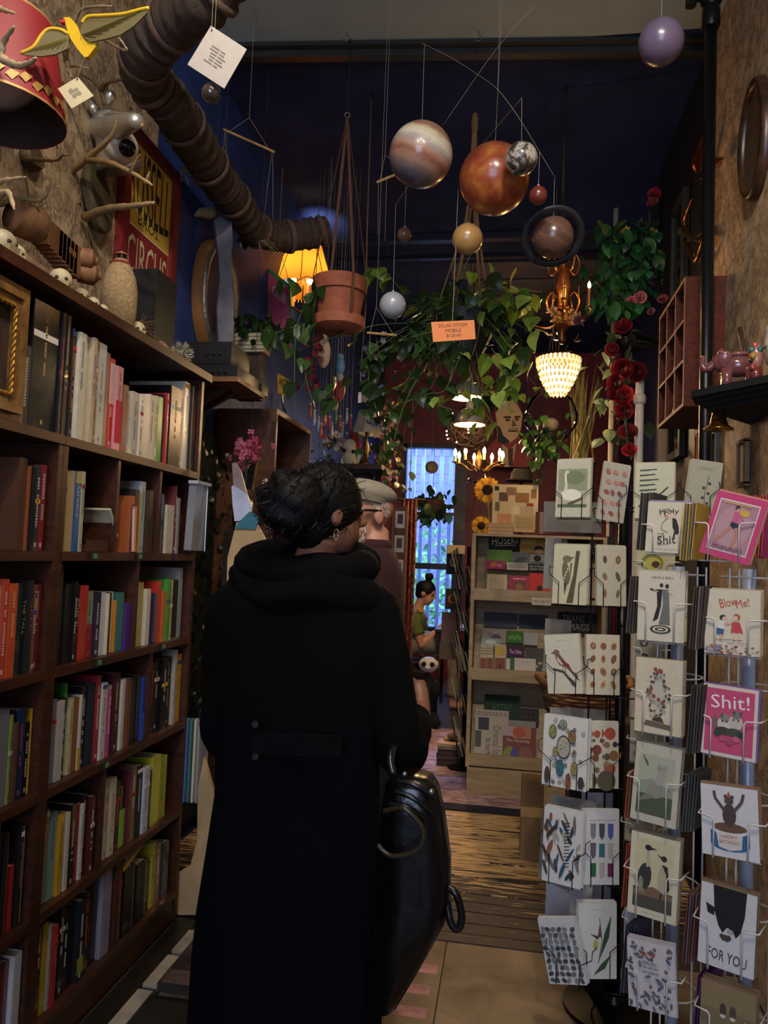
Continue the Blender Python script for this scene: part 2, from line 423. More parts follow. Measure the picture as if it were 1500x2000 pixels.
# ---- ceiling
mb = MB(); mb.bbox((XL-0.1, -3.1, ZC), (XR+0.8, 3.47, ZC+0.1), '#6d7573')
ceiling = struct('ceiling', mb, flatpaint('grey_ceiling', '#9cb0ae', 0.1, 2), 'grey green painted front ceiling')
mb = MB(); mb.bbox((XL-0.1, 3.47, ZC), (XR+0.8, YB+0.1, ZC+0.1), '#1d2338')
struct('ceiling', mb, flatpaint('blue_ceiling', '#28345a', 0.25, 2.5, 0.8, 0.05, 0.06), 'dark blue painted rear ceiling')
tr = flatpaint('dark_trim', '#2b2d2b', 0.2, 8, 0.45)
for i, (dy, dz, w) in enumerate(((0, 0.05, 0.03), (0.035, 0.035, 0.04), (-0.03, 0.02, 0.04))):
    a = Vector((XL, 3.36+dy, ZC-dz)); b2 = Vector((XR, 3.57+dy, ZC))
    mb = MB(); d = (Vector((XR,3.57,0))-Vector((XL,3.36,0))); mb.box(((XL+XR)/2,3.465+dy,ZC-dz/2),(d.length,w,dz),'#2b2d2b',(0,0,math.atan2(d.y,d.x)))
    if i == 0: T1 = struct('trim_1', mb, tr, 'dark crown moulding between grey and blue ceilings')
    else: part('moulding', mb, tr, T1)
mb = MB(); mb.bbox((XL,5.55,ZC-0.05),(XR+0.7,5.62,ZC),'#151a2c'); T2 = struct('trim_2',mb,flatpaint('navy_trim','#151a2c',0.2,5,0.4),'dark blue ceiling batten')
mb = MB(); mb.bbox((XL, 5.95, ZC-0.03), (XR+0.7, 6.0, ZC), '#151a2c'); part('batten', mb, MATS['navy_trim'], T2)
for i, yy in enumerate((6.1, 6.5, 6.9, 7.3)):
    mb = MB(); mb.bbox((-0.55+i*0.12,yy,ZC-0.018),(0.7,yy+0.36,ZC),'#4a4a52'); part('ceiling_plank',mb,wood('grey_boards','#34353f','#565660',(1,8,6),0.6,5),ceiling)
# ---- walls
mb = MB(); mb.bbox((XL-0.1,-3.1,0),(XL,2.97,ZC),'#8d7656'); struct('wall_left',mb,wallpaper('tan_damask','#b8a07c','#7c6650'),'tan damask wallpapered wall above the bookcase')
mb = MB(); mb.bbox((XL-0.1,2.97,0),(XL,YB+0.1,ZC),'#232b45'); struct('wall_left',mb,flatpaint('navy_wall','#2c4280',0.25,3,0.6,0.05,0.2),'dark blue painted wall behind the mirror')
mb = MB(); mb.bbox((XR,-3.1,0),(XR+0.1,3.66,ZC),'#8d7656'); struct('wall_right',mb,wallpaper('tan_damask_b','#c4ae8c','#8a7258'),'tan damask wallpapered wall behind the card racks')
mb = MB(); mb.bbox((XR,3.66,0),(XR+0.1,4.75,ZC),'#15171a'); struct('wall_right',mb,flatpaint('black_wall','#16181c',0.3,4,0.5),'near black wall section past the wallpaper')
mb = MB(); mb.bbox((XR+0.35,4.75,0),(XR+0.45,YB+0.1,ZC),'#1b2133'); mb.bbox((XR,4.65,0),(XR+0.45,4.75,ZC),'#1b2133'); struct('wall_right',mb,flatpaint('navy_wall_b','#28345c',0.25,3,0.6,0.05,0.2),'dark blue wall behind the flower garland')
RED = flatpaint('red_wall', '#7a2328', 0.2, 4, 0.5)
mb = MB()
mb.bbox((XL-0.1, YB, 0), (-1.29, YB+0.12, ZC), '#7a2328'); mb.bbox((-0.52, YB, 0), (XR+0.8, YB+0.12, ZC), '#7a2328')
mb.bbox((-1.29, YB, 2.76), (-0.52, YB+0.12, ZC), '#7a2328'); mb.bbox((-1.29, YB, 0), (-0.52, YB+0.12, 0.55), '#7a2328')
WB = struct('wall_back', mb, RED, 'red panelled rear wall around the window')
for (x0,x1,z0,z1) in ((-1.25,-0.75,2.95,3.25),(-1.25,-0.75,3.3,3.7),(-0.4,0.1,2.9,3.4),(0.15,0.75,2.9,3.4),(-0.4,0.1,0.3,2.7),(0.15,0.75,0.3,2.7)):
    mb = MB(); mb.bbox((x0, YB-0.02, z0), (x1, YB, z1), '#84282c'); part('panel', mb, RED, WB)
mb = MB(); mb.bbox((XL-0.1,-3.1,0),(XR+0.1,-3.0,0.6),'#3a2a20'); mb.bbox((XL-0.1,-3.1,3.1),(XR+0.1,-3.0,ZC),'#3a2a20'); mb.bbox((XL-0.1,-3.1,0.6),(-1.4,-3.0,3.1),'#3a2a20'); mb.bbox((0.75,-3.1,0.6),(XR+0.1,-3.0,3.1),'#3a2a20')
struct('wall_front', mb, paint(0.6, 0, 0.2, 10), 'shop front wall behind the viewer')
mb = MB(); mb.bbox((-1.4,-3.06,0.6),(0.75,-3.05,3.1),'#ffffff'); struct('window_2',mb,glass('shop_glass'),'shop front window behind the viewer')
# ---- rear window
DK = paint(0.4, 0, 0.15, 20)
mb = MB()
x0, x1, z0, z1 = -1.29, -0.52, 0.55, 2.76
for (a, b2) in (((x0, z0), (x0+0.05, z1)), ((x1-0.14, z0), (x1, z1)), ((x0, z1-0.05), (x1, z1)), ((x0, z0), (x1, z0+0.05))):
    mb.bbox((a[0], YB-0.03, a[1]), (b2[0], YB+0.09, b2[1]), '#26272f')
WN = struct('window_1', mb, DK, 'barred rear window with dark sashes')
for zz, h in ((2.02, 0.05), (1.93, 0.04), (1.31, 0.07)):
    mb = MB(); mb.bbox((x0+0.05, YB+0.0, zz-h/2), (x1-0.14, YB+0.05, zz+h/2), '#1d1e26'); part('rail', mb, DK, WN)
for i in range(5):
    x = x0+0.12+i*0.112; mb = MB(); mb.bbox((x-0.022,YB+0.125,z0-0.1),(x+0.022,YB+0.14,z1+0.1),'#c8d4f0'); part('bar',mb,paint(0.5,0,0.1,10),WN)
for (za, zb) in ((2.04, 2.71), (1.34, 1.91), (0.6, 1.28)):
    mb = MB(); mb.bbox((x0+0.05, YB+0.06, za), (x1-0.14, YB+0.064, zb), '#ffffff'); part('pane', mb, glass('window_glass', '#e8f0ff'), WN)
mb = MB(); mb.bbox((x1,YB-0.05,0),(x1+0.09,YB,2.85),'#7a2328'); mb.bbox((x0-0.1,YB-0.05,0),(x0,YB,2.85),'#7a2328'); mb.bbox((x0-0.1,YB-0.05,2.76),(x1+0.09,YB,2.85),'#7a2328'); part('casing',mb,RED,WN)
# ---- outside the rear window
mb = MB(); mb.bbox((-3.5,13.5,-0.5),(1.5,13.6,5.5),'#b9c6df'); H = thing('neighbour_house','pale sided house seen through the rear window','house',(-1,13.4,0)); part('wall',mb,paint(0.7,0,0.1,3),H)
for i in range(34):
    mb = MB(); mb.box((-1,13.47,0.1+i*0.16),(5.0,0.03,0.152),'#c3cfe6',(math.radians(6),0,0)); part('siding_board',mb,paint(0.7,0,0.1,3),H)
mb = MB(); mb.bbox((-6, 9.1, -0.6), (4, 14, -0.5), '#5a6a50'); struct('ground_outside', mb, paint(0.9, 0, 0.3, 2), 'ground outside the rear window')
r = random.Random(5); mb = MB()
for i in range(900):
    c = Vector((r.gauss(-1.55, 0.55), r.uniform(11.2, 12.2), r.uniform(-0.4, 1)**1.0*2.6))
    c.z = abs(r.gauss(0.7,0.75)); d = Vector((r.uniform(-1,1),r.uniform(-1,1),r.uniform(-1,1))).normalized(); e = d.orthogonal().normalized()*0.035
    mb.quad(c-d*0.09, c+e, c+d*0.09, c-e, random.choice(['#5d9a45', '#7cb85a', '#3f7a38', '#8cc46a']))
sh = tag(part('shrub_foliage', mb, paint(0.5, 0, 0.1, 10, trans=0.4)), 'green shrub leaves outside the rear window', 'shrub', None, 'stuff')
# ---- ceiling track over the front of the shop (above and behind the picture)
t = thing('track_light', 'black ceiling track with spot heads above the aisle', 'lamp', (0, 0.7, ZC-0.03))
mb = MB(); mb.bbox((-0.7,0.65,ZC-0.03),(0.6,0.7,ZC),'#111111'); mb.bbox((-0.05,-0.2,ZC-0.03),(0.0,1.4,ZC),'#111111'); part('rail',mb,DK,t)
for p, tg, pw in TRACK:
    d = (Vector(tg)-Vector(p)).normalized(); P = Vector(p); mb = MB()
    mb.tube([P+V(0,0,0.14),P],0.008,'#111111'); mb.lathe([(0.03,-0.09),(0.045,-0.06),(0.045,0.05)],'#111111',P,12,d,caps=False); part('spot_head',mb,DK,t)
# ================================================================ the bookcase and its books
WD = wood('bookcase_wood', '#27110a', '#512915', (6, 0.8, 6), 0.42, 9)
XF, XBK = -1.22, -1.50
SH = [2.085, 1.715, 1.395, 1.075, 0.75, 0.42, 0.115]   # tops of the boards, topmost first
Y0, YD, Y1 = 0.85, 1.905, 2.82
def bookcase(name, label, ya, yb, inner):
    t = thing(name, label, 'bookcase', (XF, ya, 0), 'wooden bookcases of the aisle')
    for y in (ya, yb):
        mb = MB(); mb.bbox((XBK, y-0.011, 0), (XF, y+0.011, SH[1]-0.026 if abs(y-YD) < 0.05 else SH[0]), '#5a321c'); part('side_panel', mb, WD, t)
    mb = MB(); mb.bbox((XBK-0.012, ya, 0), (XBK, yb, SH[0]), '#4a2a18'); part('back_panel', mb, WD, t)
    mb = MB(); mb.bbox((XF-0.02, ya+0.012, 0.0), (XF-0.005, yb-0.012, SH[-1]-0.026), '#4a2a18'); part('plinth', mb, WD, t)
    for i, z in enumerate(SH):
        mb = MB()
        if i == 0: mb.bbox((XBK-0.02, ya-(0.011 if ya > 1 else 0.02), z), (XF+0.02, yb+(0.04 if yb > 2 else 0.011), z+0.03), '#4a2a18')
        else: mb.bbox((XBK, ya+(0.011 if i > 1 or ya < 1 else -0.011), z-0.025), (XF+0.004, yb-(0.011 if i > 1 or yb > 2 else -0.011), z), '#5a321c')
        part('shelf', mb, WD, t)
    for row, y in inner:
        mb = MB(); mb.bbox((XBK,y-0.008,SH[row]),(XF-0.004,y+0.008,SH[row-1]-(0.0 if row == 1 else 0.025)),'#6a3c22'); part('divider',mb,WD,t)
    return t
INNER = [(2,onx(232,980,XF).y),(2,onx(314,990,XF).y),(3,onx(269,1180,XF).y),(4,onx(298,1300,XF).y),(5,onx(202,1600,XF).y),(6,onx(230,1780,XF).y)]
BC2 = bookcase('bookcase', 'tall brown wooden bookcase nearer the viewer, cut by the picture edge', Y0, YD-0.012, [])
BC1 = bookcase('bookcase', 'tall brown wooden bookcase ending at the dark ivy, bays of several widths', YD+0.012, Y1, INNER)
# small clips and green shelf tags on the board edges
TG = paint(0.5, 0, 0.1, 40)
for (px, py, row) in ((184, 1084, 2), (272, 1092, 2), (343, 1089, 2), (192, 1297, 3), (318, 1265, 3), (207, 1489, 4)):
    p = onx(px,py,XF+0.006); mb = MB(); mb.box((XF+0.007,p.y,SH[row]-0.012),(0.006,0.028,0.026),'#1b1a17'); mb.box((XF+0.0105,p.y,SH[row]-0.011),(0.002,0.02,0.015),'#5f8a52' if px != 343 else '#3a2414')
    part('shelf_tag', mb, TG, BC1)
CN = [('white',(215,210,200)),('cream',(205,190,150)),('tan',(165,130,90)),('brown',(95,60,40)),('black',(24,22,24)),('grey',(120,120,122)),('dark grey',(62,62,66)),
      ('red',(185,35,40)),('maroon',(95,25,35)),('orange',(215,95,40)),('yellow',(220,185,50)),('lime',(150,190,50)),('green',(50,150,50)),('teal',(40,125,125)),
      ('blue',(45,75,165)),('navy',(30,38,75)),('purple',(85,50,125)),('pink',(215,120,140)),('lavender',(165,155,185)),('pale green',(165,190,150)),('pale blue',(160,185,205))]
def cname(h):
    c = tuple(int(h[i:i+2], 16) for i in (1, 3, 5)); return min(CN, key=lambda k: sum((a-b)**2 for a, b in zip(c, k[1])))[0]
BM = [paint(0.35, 0, 0.08, 30, coat=0.3), paint(0.55, 0, 0.12, 40), paint(0.25, 0, 0.05, 20, coat=0.6)]
PAGE = paint(0.9, 0, 0.2, 200)
ORD = 'first second third fourth fifth sixth seventh eighth ninth tenth eleventh twelfth thirteenth fourteenth fifteenth sixteenth seventeenth eighteenth nineteenth twentieth'.split()
ORD += ['twenty-'+o for o in ORD[:9]]+['thirtieth']+['thirty-'+o for o in ORD[:9]]
ROWN = {1: 'top shelf', 2: 'second shelf', 3: 'third shelf', 4: 'fourth shelf', 5: 'fifth shelf', 6: 'lowest shelf'}
def lum(h): return sum(int(h[i:i+2], 16)*k for i, k in ((1, .3), (3, .6), (5, .1)))
def make_book(y0, y1, z0, h, dep, col, label, group, seed, lean=0, text=None, band=None, xf=None):
    """a shelved book: cover with spine towards the aisle, page block, spine print"""
    r = random.Random(seed); w = max(y1-y0, 0.006); xf = XF-0.012-r.uniform(0, 0.02) if xf is None else xf
    M = Matrix.Translation((xf, y0, z0)) @ Euler((-lean, 0, 0)).to_matrix().to_4x4()
    mb = MB(); t = 0.0022
    mb.bbox((-dep, 0, 0), (0, t, h), col); mb.bbox((-dep, w-t, 0), (0, w, h), col)
    mb.bbox((-0.003, t, 0), (0.0012, w-t, h), col)
    mb.xf(M); o = part('book', mb, r.choice(BM)); tag(o, label, 'book', group)
    pb = MB(); pb.bbox((-dep+0.004, t, 0.003), (-0.003, w-t, h-0.003), '#cfc4a8'); pb.xf(M); part('page_block', pb, PAGE, o)
    # print on the spine: broken bars as unreadable lettering, bands, a bar-code box
    A = MB(); ink = r.choice(['#e8e2d0','#d8c070','#c05040','#d8d8d8']) if lum(col) < 120 else r.choice(['#222222','#402018','#1c2c50','#8a2020']); ink = tuple(0.55*a+0.45*b for a,b in zip(rgb(ink),rgb(col)))
    if text is None and w > 0.009:
        zz = h*r.uniform(0.80, 0.93); end = h*r.uniform(0.25, 0.5); bw = min(w*0.34, 0.009)
        while zz > end:
            l = r.uniform(0.0035, 0.0075); A.box((0.0016, w/2, zz-l/2), (0.0008, bw*r.uniform(0.75, 1), l*0.72), ink); zz -= l+0.0006
            if r.random() < 0.12: zz -= 0.012
        if r.random() < 0.6: A.box((0.0016, w/2, h*0.07), (0.0008, bw*0.9, 0.012), ink)
        if r.random() < 0.35: A.box((0.0016,w/2,h*r.uniform(0.55,0.97)),(0.0008,w*0.92,h*0.05),r.choice(['#b03028','#d8b040','#30508a','#e0d8c8']))
    if band:
        for (za,zb,cc) in band: B = MB(); B.box((0.0015,w/2,h*(za+zb)/2),(0.0007,w*0.98,h*(zb-za)),cc); B.xf(M); part('spine_band',B,PRINT,o)
    if text:
        R = Matrix.Translation((0.002, w/2, 0)) @ Euler((0, 0, math.pi/2)).to_matrix().to_4x4()
        ar = Art(w, h, M=R); ar.text(text, 0.5, 0.62, 0.38*h/w, ink, hv=0.62*w/h, vertical=True)
        A.merge(ar.m)
    if len(A.f) > 90 or text: A.xf(M); part('spine_print', A, PRINT, o)
    return o
# every entry: left and right pixel of the spine, pixel row of its top, colour (measured on the photograph, k = scale of the enlarged view used)
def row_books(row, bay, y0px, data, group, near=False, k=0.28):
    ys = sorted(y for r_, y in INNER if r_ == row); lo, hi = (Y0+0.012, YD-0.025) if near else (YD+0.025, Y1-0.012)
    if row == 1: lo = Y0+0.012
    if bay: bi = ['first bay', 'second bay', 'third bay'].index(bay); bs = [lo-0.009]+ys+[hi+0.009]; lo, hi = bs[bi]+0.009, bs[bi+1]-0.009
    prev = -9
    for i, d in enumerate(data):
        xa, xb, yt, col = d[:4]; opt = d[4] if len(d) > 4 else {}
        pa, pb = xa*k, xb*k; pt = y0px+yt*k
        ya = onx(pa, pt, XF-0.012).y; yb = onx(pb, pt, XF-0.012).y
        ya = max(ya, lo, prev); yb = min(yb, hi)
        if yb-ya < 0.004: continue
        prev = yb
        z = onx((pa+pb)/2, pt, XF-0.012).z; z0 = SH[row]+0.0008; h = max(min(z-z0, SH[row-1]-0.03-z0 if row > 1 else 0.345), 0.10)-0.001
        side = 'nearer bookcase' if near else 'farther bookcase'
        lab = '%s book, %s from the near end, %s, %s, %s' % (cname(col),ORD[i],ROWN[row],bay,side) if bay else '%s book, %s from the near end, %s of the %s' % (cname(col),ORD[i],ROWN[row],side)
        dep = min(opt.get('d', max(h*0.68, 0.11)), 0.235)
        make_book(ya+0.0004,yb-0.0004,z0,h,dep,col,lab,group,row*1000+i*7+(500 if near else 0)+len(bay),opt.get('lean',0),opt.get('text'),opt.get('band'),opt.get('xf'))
R1 = [(200,262,1050,'#3c3c40'),(262,470,700,'#15161c',{'d': 0.25}),(470,497,750,'#1c1c22'),(497,530,790,'#14151a'),(530,548,930,'#1a1a1e'),(548,572,985,'#202024'),
      (572,620,965,'#cfc8b4'),(620,662,975,'#d6d0bf'),(662,690,1000,'#b9a98c'),(690,708,1020,'#8a6a4c'),(708,765,1040,'#b7bab2'),(765,800,1100,'#8b6a55'),
      (800,836,1145,'#c8323a',{'band': [(0.5,0.95,'#d8b8b0')]}),(836,880,1200,'#d98d94',{'band': [(0.1,0.6,'#c82838')]}),(880,908,1330,'#9a6a52'),(908,938,1385,'#cfcabd'),(938,986,1378,'#c9c0ac'),(986,1010,1392,'#d4cdbd'),
      (1010,1062,1400,'#cdc6b6'),(1062,1104,1398,'#d2ccbe'),(1104,1122,1405,'#1d1b1c'),(1122,1143,1405,'#d6cba6'),(1143,1176,1412,'#3f9a36'),(1176,1192,1395,'#26221f'),(1192,1208,1385,'#a83230'),
      (1208,1288,1345,'#17171a',{'d': 0.2}),(1288,1308,1360,'#6a2a4a'),(1308,1350,1310,'#d4cfc2'),(1350,1420,1350,'#1c1c20',{'d': 0.24}),(1420,1444,1345,'#c9b58a'),(1444,1474,1310,'#2a2320')]
row_books(1, '', 380, [x for x in R1], 'books on the top shelf', False)
row_books(2,'',740,[(180,236,550,'#5a3b2a',{'d': 0.19}),(236,252,605,'#8a4a24'),(252,268,620,'#1a1718'),(268,306,600,'#3a3836'),(306,344,600,'#8a2630'),(344,360,605,'#d8d2c2'),(360,384,800,'#a8905c'),(384,412,450,'#1d3f86',{'d': 0.24}),(412,436,480,'#4a4a4c')],'books on the second shelf',True)
row_books(2,'first bay',740,[(456,490,630,'#a58c60'),(490,520,645,'#b59c6e'),(520,546,640,'#a8946c'),(546,586,645,'#2c5f96',{'text': 'Greece','band': [(0.85,1,'#b09a68')]}),(586,612,645,'#b4b394'),(612,640,655,'#5f6d78')],'books on the second shelf')
row_books(2,'second bay',740,[(926,950,815,'#a85a30',{'d': 0.14,'band': [(0.0,0.85,'#5c2430')]}),(950,985,770,'#242427'),(985,1006,800,'#b9a830'),(1006,1046,715,'#a9b4bc',{'d': 0.22}),(1046,1086,778,'#3a2a1e')],'books on the second shelf')
row_books(2,'third bay',740,[(1136,1158,800,'#2a2a2e'),(1158,1180,830,'#22242c'),(1180,1232,880,'#c9c0ac'),(1232,1250,745,'#6a2c2c'),(1250,1270,830,'#9a9a98')],'books on the second shelf')
row_books(3,'',1080,[(0,34,225,'#c0a060'),(34,78,180,'#c04a34'),(78,136,210,'#c8552e'),(136,186,210,'#22393f'),(186,216,205,'#17181a',{'text': 'THE TALL'}),(216,246,190,'#1b1c1d',{'text': 'GEEK'}),(246,268,220,'#6a4a3c'),(268,332,215,'#7a1e2a'),(336,396,55,'#b0aeaa',{'d': 0.24})],'books on the third shelf',True)
row_books(3,'first bay',1080,[(406,440,120,'#17161a'),(440,482,72,'#241c1a'),(482,536,215,'#131316'),(536,560,200,'#1b191a'),(560,590,222,'#1a1517',{'text': 'ETHICAL'}),(590,640,225,'#b8342c'),(640,690,265,'#8a9a78',{'band': [(0.0,0.5,'#9a2030')]}),(690,732,275,'#2a2238'),(732,766,275,'#c6c6d0'),(766,776,280,'#c8b894'),(776,802,275,'#19181a'),(802,830,270,'#cfc0a0'),(830,840,330,'#d0842c'),(840,888,275,'#2c7272'),(888,932,350,'#4a2c78')],'books on the third shelf')
row_books(3,'second bay',1080,[(966,1002,200,'#c2b894'),(1002,1030,205,'#a89a4a'),(1030,1060,250,'#cfc8b4'),(1060,1080,285,'#b86a74'),(1080,1102,280,'#262a4e'),(1102,1140,195,'#b82e26'),(1140,1162,265,'#c2602c'),(1162,1200,180,'#3f9a34'),(1200,1218,185,'#c9bd92'),(1218,1252,185,'#1d1d20'),(1252,1284,180,'#8aa4b0'),(1284,1312,105,'#b6b2aa',{'d': 0.22})],'books on the third shelf')
row_books(4,'',1080,[(0,22,1090,'#cfc8b8'),(22,98,1095,'#77767c'),(98,122,1130,'#8a9a4c'),(122,152,1190,'#5c4030'),(152,216,1090,'#1c2a4e',{'d': 0.16}),(216,246,1180,'#161616'),(246,300,1080,'#c29a2c',{'d': 0.2})],'books on the fourth shelf',True)
row_books(4,'first bay',1080,[(386,420,1020,'#66788a'),(420,466,1030,'#c2beb4'),(466,486,1010,'#1a1a1c'),(486,516,908,'#3c9434',{'d': 0.21}),(516,544,1010,'#c4bb94'),(544,584,1010,'#8a5a2c'),(584,604,990,'#cfcabc',{'band': [(0,0.3,'#c29a2c')]}),(604,650,930,'#16181c'),(650,692,910,'#1d2632'),(692,726,855,'#9a2a3a'),(726,764,905,'#cac5bc'),(764,786,950,'#a8487a'),(786,820,925,'#c4b898'),(820,868,838,'#4a1e2a'),(868,894,880,'#c9c6be'),(894,922,890,'#6a3e2a'),(922,976,875,'#171719'),(976,1006,850,'#1c1a1c'),(1008,1062,860,'#27479a',{'d': 0.2,'band': [(0.0,0.42,'#3a5cae')]})],'books on the fourth shelf')
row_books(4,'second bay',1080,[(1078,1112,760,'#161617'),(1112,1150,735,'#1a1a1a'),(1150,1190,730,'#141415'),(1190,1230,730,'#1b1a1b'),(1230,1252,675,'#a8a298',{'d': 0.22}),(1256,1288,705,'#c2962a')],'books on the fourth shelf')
row_books(5,'',1450,[(0,30,640,'#201c1c'),(30,50,560,'#a8a8a4',{'d': 0.2}),(50,82,650,'#1f1a24'),(82,104,640,'#b0742a'),(104,130,860,'#a02a2c'),(130,160,620,'#191819'),(160,184,580,'#23211f'),(184,212,585,'#b0a898'),(212,240,600,'#5e1e2a')],'books on the fifth shelf',True)
row_books(5,'first bay',1450,[(336,364,460,'#bfb294'),(364,386,470,'#8a7a64'),(386,432,490,'#7aa09a'),(432,466,505,'#c2992a'),(466,478,500,'#5a4030'),(478,506,490,'#c8c0ac'),(506,546,430,'#161616'),(546,582,440,'#9a2232'),(582,606,430,'#c6c0b4'),(606,642,360,'#19181a',{'d': 0.2}),(642,670,370,'#4c1c22')],'books on the fifth shelf')
row_books(5,'second bay',1450,[(736,766,255,'#b8ac94'),(766,798,252,'#bfb49c'),(798,836,248,'#c6bca6'),(836,872,270,'#171717'),(872,908,310,'#1b1b1a',{'band': [(0.0,0.62,'#88b83c')]}),(908,938,190,'#55202a',{'d': 0.2}),(938,972,165,'#7a6348'),(972,1010,158,'#1d1c1a'),(1010,1050,170,'#b4bac8'),(1050,1066,190,'#26222a'),(1066,1130,95,'#b4b42a',{'d': 0.18}),(1130,1184,98,'#a8ac2c')],'books on the fifth shelf')
row_books(6,'',1450,[(0,28,1500,'#b4b0a8'),(28,96,1540,'#6a202c'),(96,156,1470,'#c4c2bc'),(156,200,1320,'#141414')],'books on the lowest shelf',True)
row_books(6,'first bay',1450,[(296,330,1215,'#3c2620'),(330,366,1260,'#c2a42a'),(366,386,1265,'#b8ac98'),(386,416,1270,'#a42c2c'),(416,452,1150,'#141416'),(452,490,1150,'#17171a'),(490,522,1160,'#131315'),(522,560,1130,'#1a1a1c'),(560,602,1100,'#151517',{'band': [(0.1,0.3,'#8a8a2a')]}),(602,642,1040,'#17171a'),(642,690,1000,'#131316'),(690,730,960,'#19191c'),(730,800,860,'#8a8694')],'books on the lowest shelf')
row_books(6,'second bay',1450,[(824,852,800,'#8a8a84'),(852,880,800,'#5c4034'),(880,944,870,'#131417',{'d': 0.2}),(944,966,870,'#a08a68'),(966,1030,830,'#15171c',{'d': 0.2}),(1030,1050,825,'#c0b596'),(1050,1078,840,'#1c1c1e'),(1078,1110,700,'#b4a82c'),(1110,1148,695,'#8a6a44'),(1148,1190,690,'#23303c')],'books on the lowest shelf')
# leaning and lying books
def slab_book(p, dims, rot, col, label, cat='book', band=None):
    M = Matrix.Translation(p) @ Euler(rot).to_matrix().to_4x4(); w, h, tk = dims
    mb = MB(); mb.bbox((-w/2,-h/2,0),(w/2,h/2,0.003),col); mb.bbox((-w/2,-h/2,tk-0.003),(w/2,h/2,tk),col); mb.bbox((w/2-0.003,-h/2,0.003),(w/2,h/2,tk-0.003),col); mb.xf(M)
    o = part('book', mb, BM[1]); tag(o, label, cat)
    pb = MB(); pb.bbox((-w/2+0.004, -h/2+0.003, 0.003), (w/2-0.003, h/2-0.003, tk-0.003), '#cfc4a8'); pb.xf(M); part('page_block', pb, PAGE, o)
    if band:
        A = MB(); A.bbox((w/2+0.0003, -h/2*band[0], tk*0.2), (w/2+0.0009, h/2*band[0], tk*0.8), band[1]); A.xf(M); part('spine_print', A, PRINT, o)
    return o
p = onx(206,1056,XF-0.05); slab_book((XF-0.07,p.y,SH[2]+0.05),(0.12,0.012,0.10),(math.radians(32),0,0),'#b8b49a','thin pale book leaning in the empty second shelf bay beside the Greece guide')
p = onx(249,1060,XF-0.03); slab_book((XF-0.06,p.y,SH[2]+0.004),(0.12,0.010,0.15),(math.radians(4),0,0),'#d8744c','thin orange white and green book leaning on the second shelf divider')
t = thing('wooden_tray', 'small brown wooden tray on the second shelf under the leaning pale book', 'tray', (XF-0.06, onx(192, 1065, XF).y, SH[2]))
mb = MB(); mb.box((XF-0.06, onx(194, 1065, XF).y, SH[2]+0.012), (0.11, 0.11, 0.022), '#4a2a1a'); part('base', mb, WD, t)
mb = MB(); mb.box((XF-0.008, onx(194, 1065, XF).y, SH[2]+0.02), (0.008, 0.115, 0.034), '#57321f'); part('lip', mb, WD, t)
p = onx(178,1738,XF-0.03); slab_book((XF-0.10,p.y,SH[6]+0.278),(0.17,0.14,0.022),(math.radians(3),0,0),'#c2982e','yellow paperback lying flat across the black books, lowest shelf',band=(0.9,'#3a2c14'))
p = onx(262, 1675, XF-0.03)
for i,(c,dy,dz,lb) in enumerate((('#c29a3c',-0.03,0.006,'yellow book slanting over the upright books, lowest shelf far bay'),('#8a8478',-0.005,0.034,'grey book slanting between yellow and red books, lowest shelf far bay'),('#b82c2c',0.02,0.062,'red book slanting on top of the lowest shelf far bay'))):
    slab_book((XF-0.09, p.y+dy, SH[6]+0.232+dz), (0.15, 0.14, 0.015), (math.radians(16), 0, 0), c, lb)
# packets hung on the far end of the bookcase
FILM = glass('plastic_film', '#c9ccd0', 0.12, 0.55)
t = thing('plastic_packet', 'glossy clear plastic packet with silver contents hanging on bookcase end', 'packet', tuple(onx(385, 1085, XF+0.03)))
pc = onx(383, 1010, XF+0.02); s = mpp(pc)
mb = MB(); mb.box(pc+V(0, 0, 0), (0.03, 0.11, 130*s), '#8d8f92', (0, math.radians(2), 0)); part('sleeve', mb, paint(0.25, 0.2, 0.1, 20, coat=0.6), t)
mb = MB(); mb.box(pc+V(0.017,0.055,0),(0.004,0.02,132*s),'#d8dde2',(0,0,0.5)); mb.box(pc+V(0.01,0,66*s),(0.04,0.13,0.012),'#b9bcc0'); part('seam',mb,paint(0.15,0.1,0.05,20,coat=0.8),t)
t = thing('card_sleeve', 'clear sleeve of blue and cream cards hanging low on bookcase end', 'packet', tuple(onx(358, 1575, XF+0.02)))
for i, c in enumerate(('#4a6f96', '#3c6a6a', '#c2b8a0', '#9a9a9c')):
    pc = onx(346+i*9,1495,XF+0.0+0.012*i); pc.y = max(pc.y,2.846+0.012*i); s = mpp(pc); mb = MB(); mb.box(pc,(0.008,0.022,160*s),c); part('card',mb,PRINT,t)
pc = onx(358,1490,XF+0.045); pc.y = 2.9; mb = MB(); mb.box(pc,(0.003,0.10,172*mpp(pc)),'#d0d4d8'); part('film',mb,glass('clear_film','#e6eaee',0.08,0.2),t)
